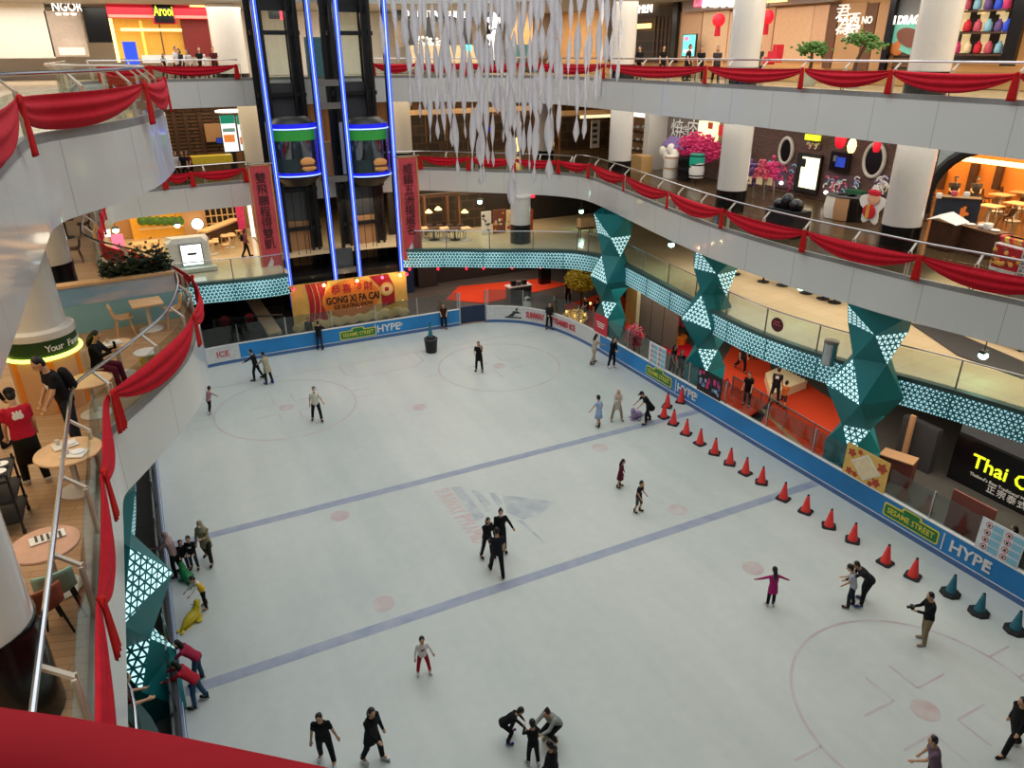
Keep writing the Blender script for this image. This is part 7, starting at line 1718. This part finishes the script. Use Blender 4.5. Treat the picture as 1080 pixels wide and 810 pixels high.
sk(468.5, 347, 200, 1.5, 'skater in orange and black with back to the far board by the gate', top='#3a2418', legs=BL, shoes='#8a3f3a', hair='bob', hair_c=C('#5a3218'), armL=(10, 10, 60, -10), armR=(10, 10, 60, -10), extras=('backpack',))
e, J, P = sk(505.5, 392, 215, 1.58, 'person in black raising a phone to the face in the far right circle', top=BL, legs=BL, shoes=BL, armL=(70, 20, 150, -10), armR=(40, 10, 80, -20), legL=(4, 4, 8), legR=(-2, 4, 8), hair='long', extras=('long_top',))
held('phone', P(J['wriL'])+V(0, 0, .06), 'dark phone held up by the person in black in the far circle')
sk(579, 347.5, 200, 1.6, 'dark clothed person standing against the white corner board', top='#26262a', legs=BL, shoes=BL, hair='short', sleeve='long', armL=(15, 10, 50, -20), armR=(15, 10, 50, -20))
sk(626, 384, 90, 1.58, 'long haired woman in beige trousers reaching to the corner board', top='#b8ab9c', legs='#a89a84', shoes='#4a3a34', hair='long', armR=(45, 5, 70, 0), armL=(35, 5, 60, 0), legL=(12, 6, 6), legR=(-14, 12, 6), lean=6)
sk(645, 388, 170, 1.62, 'long haired person in all black by the board beside the woman in beige', top=BL, legs=BL, shoes=SKATE_W, hair='long', sleeve='long', armL=(10, 8, 70, -30), armR=(10, 8, 70, -30))
sk(631, 450, 350, 1.36, 'girl in light blue dress with arms spread near the cones', top='#9fb6d6', legs='skin', bottom='dress', shoes=SKATE_B, armL=(15, 38, 10, 42), armR=(10, 30, 25, 20), hair='short', child=True, legL=(-6, 12, 3), legR=(8, 10, 2))
sk(650, 444, 200, 1.5, 'woman in cream headscarf and khaki trousers beside the girl in blue', top='#cbc4ba', legs='#9c8b6f', shoes='#8a8074', hair='hijab', hair_c='#cdb2a4', sleeve='long', armL=(30, 4, 110, -25), armR=(30, 4, 110, -25), extras=('long_top',), legL=(2, 2, 16), legR=(0, 2, 14))
sk(683, 446, 280, 1.62, 'person in black cap and clothes bending over a lilac skating aid', top=BL, legs=BL, shoes=SKATE_B, hair='short', hat=(BL, 'f'), lean=34, headp=(30, 0), armL=(40, 4, 50, 0), armR=(40, 4, 50, 0), sleeve='short', legL=(26, 24, 8), legR=(-6, 16, 8), extras=('long_top',))
sk(653.5, 514, 130, 1.12, 'small girl in dark red dress near the middle of the ice', top='#5a1a24', legs='skin', bottom='dress', shoes=SKATE_B, sleeve='long', hair='long', child=True, legL=(4, 8, 4), legR=(-4, 10, 4))
sk(672.5, 540, 160, 1.22, 'boy in dark t-shirt and camouflage shorts skating past the girl in red', top='#241a20', legs='#4a5044', bottom='shorts', shoes=SKATE_B, child=True, legL=(12, 22, 5), legR=(2, 16, 5), armL=(10, 10, 50, 0), armR=(10, 10, 40, 0), extras=('print_front',))
sk(514, 588, 170, 1.5, 'woman in black jacket and side-striped trousers on the centre emblem', top=BL, legs=BL, shoes=SKATE_B, sleeve='long', hair='bob', armL=(10, 12, 20, 0), armR=(20, 5, 70, -10), extras=('stripe',), legL=(10, 10, 6), legR=(-4, 10, 8))
sk(528, 582, 195, 1.62, 'woman in black with hair bun and white mask behind two companions', top=BL, legs=BL, shoes=SKATE_B, sleeve='long', hair='bun', armL=(5, 30, 5, 26), armR=(15, 10, 40, -10), extras=('mask', 'stripe', 'long_top'))
sk(525, 607, 15, 1.66, 'man in black t-shirt gliding nearest the camera of the group on the emblem', top='#1c1c24', legs=BL, shoes=SKATE_B, hair='short', armL=(20, 10, 60, -10), armR=(-10, 12, 15, 5), legL=(26, 14, 8), legR=(-10, 10, 4), lean=6)
sk(447, 710, 190, 1.2, 'small child in white top and red trousers alone on the ice', top='#e8e4e0', legs='#a81626', shoes=SKATE_W, sleeve='long', child=True, hair='short', legL=(4, 6, 12), legR=(0, 6, 10), armL=(5, 25, 10, 20), armR=(5, 18, 20, 10), extras=('print_front',))
sk(345, 806, 200, 1.6, 'woman in black t-shirt above the red cloth at the bottom', top=BL, legs=BL, shoes=SKATE_W, hair='pony', armL=(0, 20, 0, 18), armR=(-5, 14, 15, 8), legL=(4, 4, 8), legR=(-8, 12, 6))
sk(395, 803, 150, 1.66, 'woman in long black jacket skating near the bottom edge', top=BL, legs=BL, shoes=SKATE_W, hair='long', sleeve='long', armL=(5, 10, 15, 6), armR=(25, 8, 60, -10), legL=(14, 12, 6), legR=(-8, 14, 6), extras=('long_top',), headp=(14, 20))
sk(531, 781, 110, 1.2, 'crouching boy in black with blue skates', top=BL, legs=BL, shoes=SKATE_BL, sleeve='long', lean=58, headp=(30, 0), armL=(40, 4, 30, 0), armR=(40, 4, 35, 0), legL=(62, 78, 10), legR=(40, 60, 8), child=True)
sk(562, 806, 10, 1.22, 'small child in black seen from behind beside the squatting woman', top=BL, legs=BL, shoes=SKATE_W, sleeve='long', child=True, armL=(35, 18, 95, -25), armR=(35, 18, 95, -25))
sk(586, 778, 250, 1.58, 'squatting woman in grey top holding a phone towards a boy', top='#8f948e', legs=BL, shoes='#cfc0a8', sleeve='long', hair='bun', lean=34, headp=(12, 0), armL=(60, 4, 100, -8), armR=(65, 6, 95, -10), legL=(95, 125, 8), legR=(72, 118, 6))
sk(582, 838, 330, 1.5, 'long haired person in black cut off by the bottom edge', top=BL, legs=BL, shoes=SKATE_W, hair='pony', sleeve='long')
sk(812, 639, 20, 1.24, 'girl in magenta top with both arms stretched wide', top='#a8246e', legs=BL, shoes=SKATE_W, hair='long', sleeve='long', child=True, armL=(25, 68, 40, 70), armR=(5, 60, 15, 58), extras=('long_top',), legL=(2, 3, 2), legR=(0, 3, 2))
sk(895, 640, 330, 1.36, 'boy in pale grey t-shirt beside the bending man', top='#b9bcc4', legs='#232a38', shoes=SKATE_B, child=True, lean=14, headp=(30, 0), armL=(10, 5, 40, 0), armR=(20, 5, 60, 0))
sk(911, 637, 300, 1.62, 'man in black and grey jacket bending towards the boy', top='#26262a', legs=DK, shoes=SKATE_BL, sleeve='long', lean=46, headp=(25, 0), armL=(60, 4, 60, -5), armR=(5, 12, -5, 6), legL=(20, 16, 8), legR=(4, 14, 12))
e, J, P = sk(972, 677, 300, 1.66, 'photographer in black jacket and beige trousers with a camera', top=BL, legs='#8c7c60', shoes='#9a9590', sleeve='long', skate=False, armL=(35, 2, 100, -8), armR=(30, 4, 95, -20), hat=None, headp=(16, 0))
held('camera_gear', (P(J['wriL'])+P(J['wriR']))/2+(P(J['wriL'])-P(J['elbL'])).normalized()*.1+V(0, 0, .02), 'black camera in the hands of the photographer', math.radians(60))
sk(1063, 792, 290, 1.68, 'man in dark jacket striding near the bottom corner', top='#1a1618', legs=BL, shoes=BL, sleeve='long', legL=(22, 10, 4), legR=(-18, 16, 4), armL=(10, 8, 20, 4), armR=(-14, 10, 10, 4), skate=False)
sk(976, 836, 310, 1.6, 'person in mauve top cut off by the bottom edge', top='#6f5a68', legs=BL, shoes=BL, sleeve='short', armL=(40, 5, 60, -10), lean=14)
# by the left board
sk(188, 607, 290, 1.55, 'woman in pink headscarf resting a hand on the side board', top='#a58a88', legs=BL, shoes=BL, hair='hijab', hair_c='#b59a98', sleeve='long', armL=(60, 10, 85, -5), armR=(20, 10, 60, -10), lean=8)
sk(196, 602, 170, 1.15, 'dark haired child just behind the green skating aid', top=BL, legs='#2c3444', shoes=BL, child=True, sleeve='long', hair='long', lean=14, armL=(40, 5, 70, 0), armR=(40, 5, 70, 0))
sk(206, 600, 195, 1.2, 'second child in black printed top beside the green skating aid', top='#17171a', legs='#34404e', shoes=BL, child=True, sleeve='long', hair='short', extras=('print_front',), armL=(20, 5, 60, -5), armR=(20, 5, 60, -5))
sk(221, 594, 210, 1.6, 'woman in beige headscarf and coat watching the children', top='#8f8568', legs='#26241f', shoes=BL, hair='hijab', hair_c='#a09878', sleeve='long', extras=('long_top', 'mask'), armL=(30, 5, 110, -20), armR=(15, 8, 40, -10), legL=(14, 10, 6), legR=(-16, 14, 10))
sk(217, 641, 250, 1.2, 'child in yellow vest pushing the yellow skating aid', top='#e6e2dc', legs=BL, shoes='#8a7440', child=True, sleeve='long', lean=22, armL=(45, 4, 55, 0), armR=(45, 4, 55, 0), extras=('vest',), headp=(20, 0))
sk(213, 719, 285, 1.5, 'girl in pink-red top leaning over the side board, farther of two', top='#a02a44', legs='#33506a', shoes=BL, sleeve='long', hair='long', lean=40, armL=(50, 8, 75, -10), armR=(60, 8, 75, -10), legL=(14, 8, 5), legR=(4, 8, 6))
sk(211, 743, 290, 1.5, 'girl in red top leaning over the side board, nearer of two', top='#b02434', legs='#33506a', shoes=BL, sleeve='long', hair='long', lean=40, armL=(50, 8, 75, -10), armR=(60, 8, 75, -10), legL=(10, 8, 5), legR=(-6, 10, 8))

# ---- left terrace
T_ = 8.318
def tp(px, py): return at(px, py, T_)
def on(p, *a, **kw): return person(p, *a, skate=False, **kw)
on(tp(40, 508), 345, 1.66, 'waiter in red printed t-shirt and black apron on the terrace', top='#b01830', legs=BL, shoes='#cfcac4', hair='short', hat=('#141414', 'b'), armL=(4, 10, 20, 4), armR=(4, 8, 25, 2), extras=('print_back', 'apron'), headp=(24, 0), detail=.013)
on(tp(82, 470), 245, 1.84, 'man in black t-shirt with black backpack leaning by the kiosk', top='#17171a', legs='#262c36', shoes='#33343a', hair='short', lean=16, headp=(26, 0), armL=(18, 8, 35, -4), armR=(8, 6, 30, -4), extras=('backpack', 'print_front'), detail=.013, legL=(2, 2, 6), legR=(-2, 2, 6))
e, J, P = on(V(tp(109, 408).x, tp(109, 408).y, 8.318), 110, 1.58, 'seated woman in black top and plum trousers looking at a phone', top=BL, legs='#5a1a30', shoes=BL, hair='long', sleeve='long', lean=4, headp=(26, 0), armL=(40, 2, 110, -12), armR=(40, 2, 110, -14), legL=(84, 78, 4), legR=(80, 74, 8), detail=.013)
held('phone', (P(J['wriL'])+P(J['wriR']))/2+V(.04, -.03, .12), 'dark phone in the hands of the seated woman', -.8)
q = P(V(0, 0, 0)); chair(V(q.x, q.y, T_)+V(-.05, .05, 0), -math.radians(110), 'wood_light', 'pale chair carrying the seated woman with the phone', s=.98)
on(tp(0, 470), 20, 1.6, 'person in black half outside the frame beside the waiter', top=BL, legs=BL, shoes=BL, sleeve='long', hair='long', detail=.013)
on(at(138, 790, 4.21)+V(-.2, 0, 0), 75, 1.6, 'person in maroon leaning on the concourse railing under the balcony', top='#4a1a24', legs=BL, shoes=BL, hair='bun', sleeve='short', lean=38, armL=(25, 6, 75, -10), armR=(30, 8, 70, -10), headp=(20, 0))

# ---- rink side beyond the glass
on(at(787, 428), 250, 1.66, 'person in black with shoulder bag standing behind the cone row glass', top=BL, legs=BL, shoes=BL, hair='short', extras=('backpack',))
on(at(816, 425), 60, 1.7, 'man in dark printed t-shirt seen from behind on the orange carpet', top='#1d1a22', legs='#2c2f38', shoes=BL, extras=('print_back',), hair='short', legL=(4, 2, 10), legR=(-2, 2, 8))
on(at(825, 430), 70, 1.25, 'child in orange top beside the man on the orange carpet', top='#b8642a', legs='#3a3d42', bottom='shorts', shoes=BL, child=True)
on(at(781, 392), 200, 1.62, 'person in black running across the orange carpet', top='#2a2a30', legs=BL, shoes=BL, legL=(28, 30, 4), legR=(-22, 30, 4), hair='short')
for i, (x, y, t_) in enumerate(((786, 374, '#c83a2a'), (793, 379, '#d8c8c0'))): on(at(x, y), 190, 1.55, ['person in red at the pillar foot beyond the running figure', 'person in pale top beyond the running figure'][i], top=t_, legs=BL, shoes=BL, hair='bob')
for i, (x, y, h_) in enumerate(((708, 396, 1.65), (716, 401, 1.6), (723, 406, 1.1))): on(at(x, y), 160+40*i, h_, ['dark clothed person behind the glass beside the pink blossoms', 'second dark clothed person nearer the middle star pillar', 'child in dark clothes by the middle star pillar'][i], top=[BL, '#2a2428', '#8a5a3a'][i], legs=BL, shoes=BL, hair='long', child=h_ < 1.3)
on(at(629, 343), 210, 1.66, 'person in black beside the farthest star pillar and yellow tree', top=BL, legs=BL, shoes=BL, hair='bob', hat=(BL, 'f'))
on(at(618, 340), 260, 1.6, 'person in black carrying something past the yellow tree', top='#1b1b1f', legs=BL, shoes=BL, hair='short', armL=(40, 4, 80, -5))
on(at(1062, 606)+V(.5, 0, 0), 330, 1.6, 'person in grey bending behind the boards below the glowing sign', top='#6f675f', legs=BL, shoes=BL, hair='bob', lean=40, sleeve='long', armL=(50, 4, 60, 0))
on(at(331, 362)+V(0, 1.0, 0), 190, 1.5, 'person in black crouching behind the far glass below the sign', top=BL, legs=BL, shoes=BL, sleeve='long', legL=(70, 90, 6), legR=(60, 90, 6), lean=20)
on(at(610, 318)+V(-.8, 0, 0), 220, 1.6, 'person in dark clothes on the orange carpet beside the white counter', top='#2a1c1c', legs=BL, shoes=BL, hair='bob')
# ---- concourse
on(at(261, 271, 4.2), 90, 1.62, 'person in pink and black walking past the lattice bar', top='#8a4a50', legs=BL, shoes=BL, hair='long', sleeve='long', extras=('backpack',), legL=(16, 8, 4), legR=(-14, 14, 4))
# ---- middle floor
for i, (x, y, t_) in enumerate(((187, 183, '#c8c4c0'), (196, 183, '#1c1c20'), (203, 184, '#6a2a30'))):
    p = atY(x, y, 47.0); on(V(p.x, 47.0, 8.3), 150+50*i, 1.62, ['person in pale top behind the swags by the yellow counter', 'person in black behind the swags by the yellow counter', 'person in wine red behind the swags nearest the menu screens'][i], top=t_, legs=BL, shoes=BL, hair=['short', 'long', 'bob'][i])
for i, (x, y) in enumerate(((989, 232), (1012, 233))): 
    p = at(x, y, 8.3)+V(1.2, .4, 0); on(p, 230, 1.68, ['restaurant worker in grey behind the counter, nearer the arch', 'restaurant worker in grey behind the counter, nearer the flower emblem'][i], top='#4a4440', legs=BL, shoes=BL, hair='short', headp=(24, 0), armL=(30, 4, 80, -10), armR=(30, 4, 80, -10))
p = at(1076, 290, 8.3)+V(1.0, .3, 0); on(p, 250, 1.6, 'person in pale pink behind the festive stall at the picture edge', top='#c8a8a0', legs=BL, shoes=BL, hair='hijab', hair_c='#c8b4aa', sleeve='long')
# ---- top floor
q0_ = [(727, 42, 26.5, 1.66, '#1b1b1f', 'short', 150), (740.5, 46, 26.3, 1.56, '#101014', 'long', 200), (758, 46, 26.0, 1.56, '#3a3436', 'bob', 215), (803, 45, 27.5, 1.62, '#2a3a34', 'short', 250)]
lb_ = ['tall person in black beside the cyan screen on the top floor', 'long haired woman in black between two others at the top railing', 'person in grey at the top railing below the first lantern', 'person in dark green by the gift stand and white pillar']
for (x, y, X_, h_, t_, ha, hd_), l_ in zip(q0_, lb_): p = atX(x, y, X_); on(V(X_, p.y, 13.6), hd_, h_, l_, top=t_, legs=BL, shoes=BL, hair=ha, sleeve='short')
p = atX(676, 48, 26); on(V(26, p.y, 13.6), 240, 1.6, 'person in black before the dark slatted front', top=BL, legs=BL, shoes=BL, hair='short', sleeve='long'); p = atX(700, 50, 28); on(V(28, p.y, 13.6), 200, 1.62, 'dark figure deeper before the slatted front', top=BL, legs=BL, shoes=BL, hair='long')
q1_ = [(182, 44, 1.7, '#c8c8cc', 'short', 'person in white shirt ordering at the red shop'), (189, 50, 1.6, '#2a2a30', 'bob', 'person in black next to the one in white at the red shop'), (197, 49, 1.55, '#b8b4b8', 'long', 'long haired person in grey queueing at the red shop'), (208, 46, 1.66, '#141418', 'bob', 'person in black jacket in the middle of the queue'), (214, 54, 1.3, '#dcdce0', 'hijab', 'short person in white headscarf in the queue'), (223, 45, 1.68, '#4a1a20', 'short', 'person in dark red at the end of the queue by the pillar'), (170, 54, 1.35, '#1a1a1e', 'bob', 'short person in black at the start of the red shop queue')]
for x, y, h_, t_, ha, l_ in q1_: p = atY(x, y, 49.5); on(V(p.x, 49.5, 13.6), 180+random.randint(-60, 60), h_, l_, top=t_, legs=BL, shoes=BL, hair=ha, hair_c='hair_black' if ha != 'hijab' else '#e2e2e4', sleeve='long' if ha == 'hijab' else 'short')

# fuse each body and garment into one continuous surface
for o, vx in REMESH:
    m_ = o.modifiers.new('fuse', 'REMESH'); m_.mode = 'VOXEL'; m_.voxel_size = vx; m_.use_smooth_shade = True
    s_ = o.modifiers.new('soften', 'SMOOTH'); s_.factor = .5; s_.iterations = 1
dg = bpy.context.evaluated_depsgraph_get()
new = [(o, bpy.data.meshes.new_from_object(o.evaluated_get(dg))) for o, _ in REMESH]
for o, me in new:
    old = o.data; o.modifiers.clear(); o.data = me; me.name = o.name
    if not me.materials: me.materials.append(old.materials[0])
    bpy.data.meshes.remove(old)
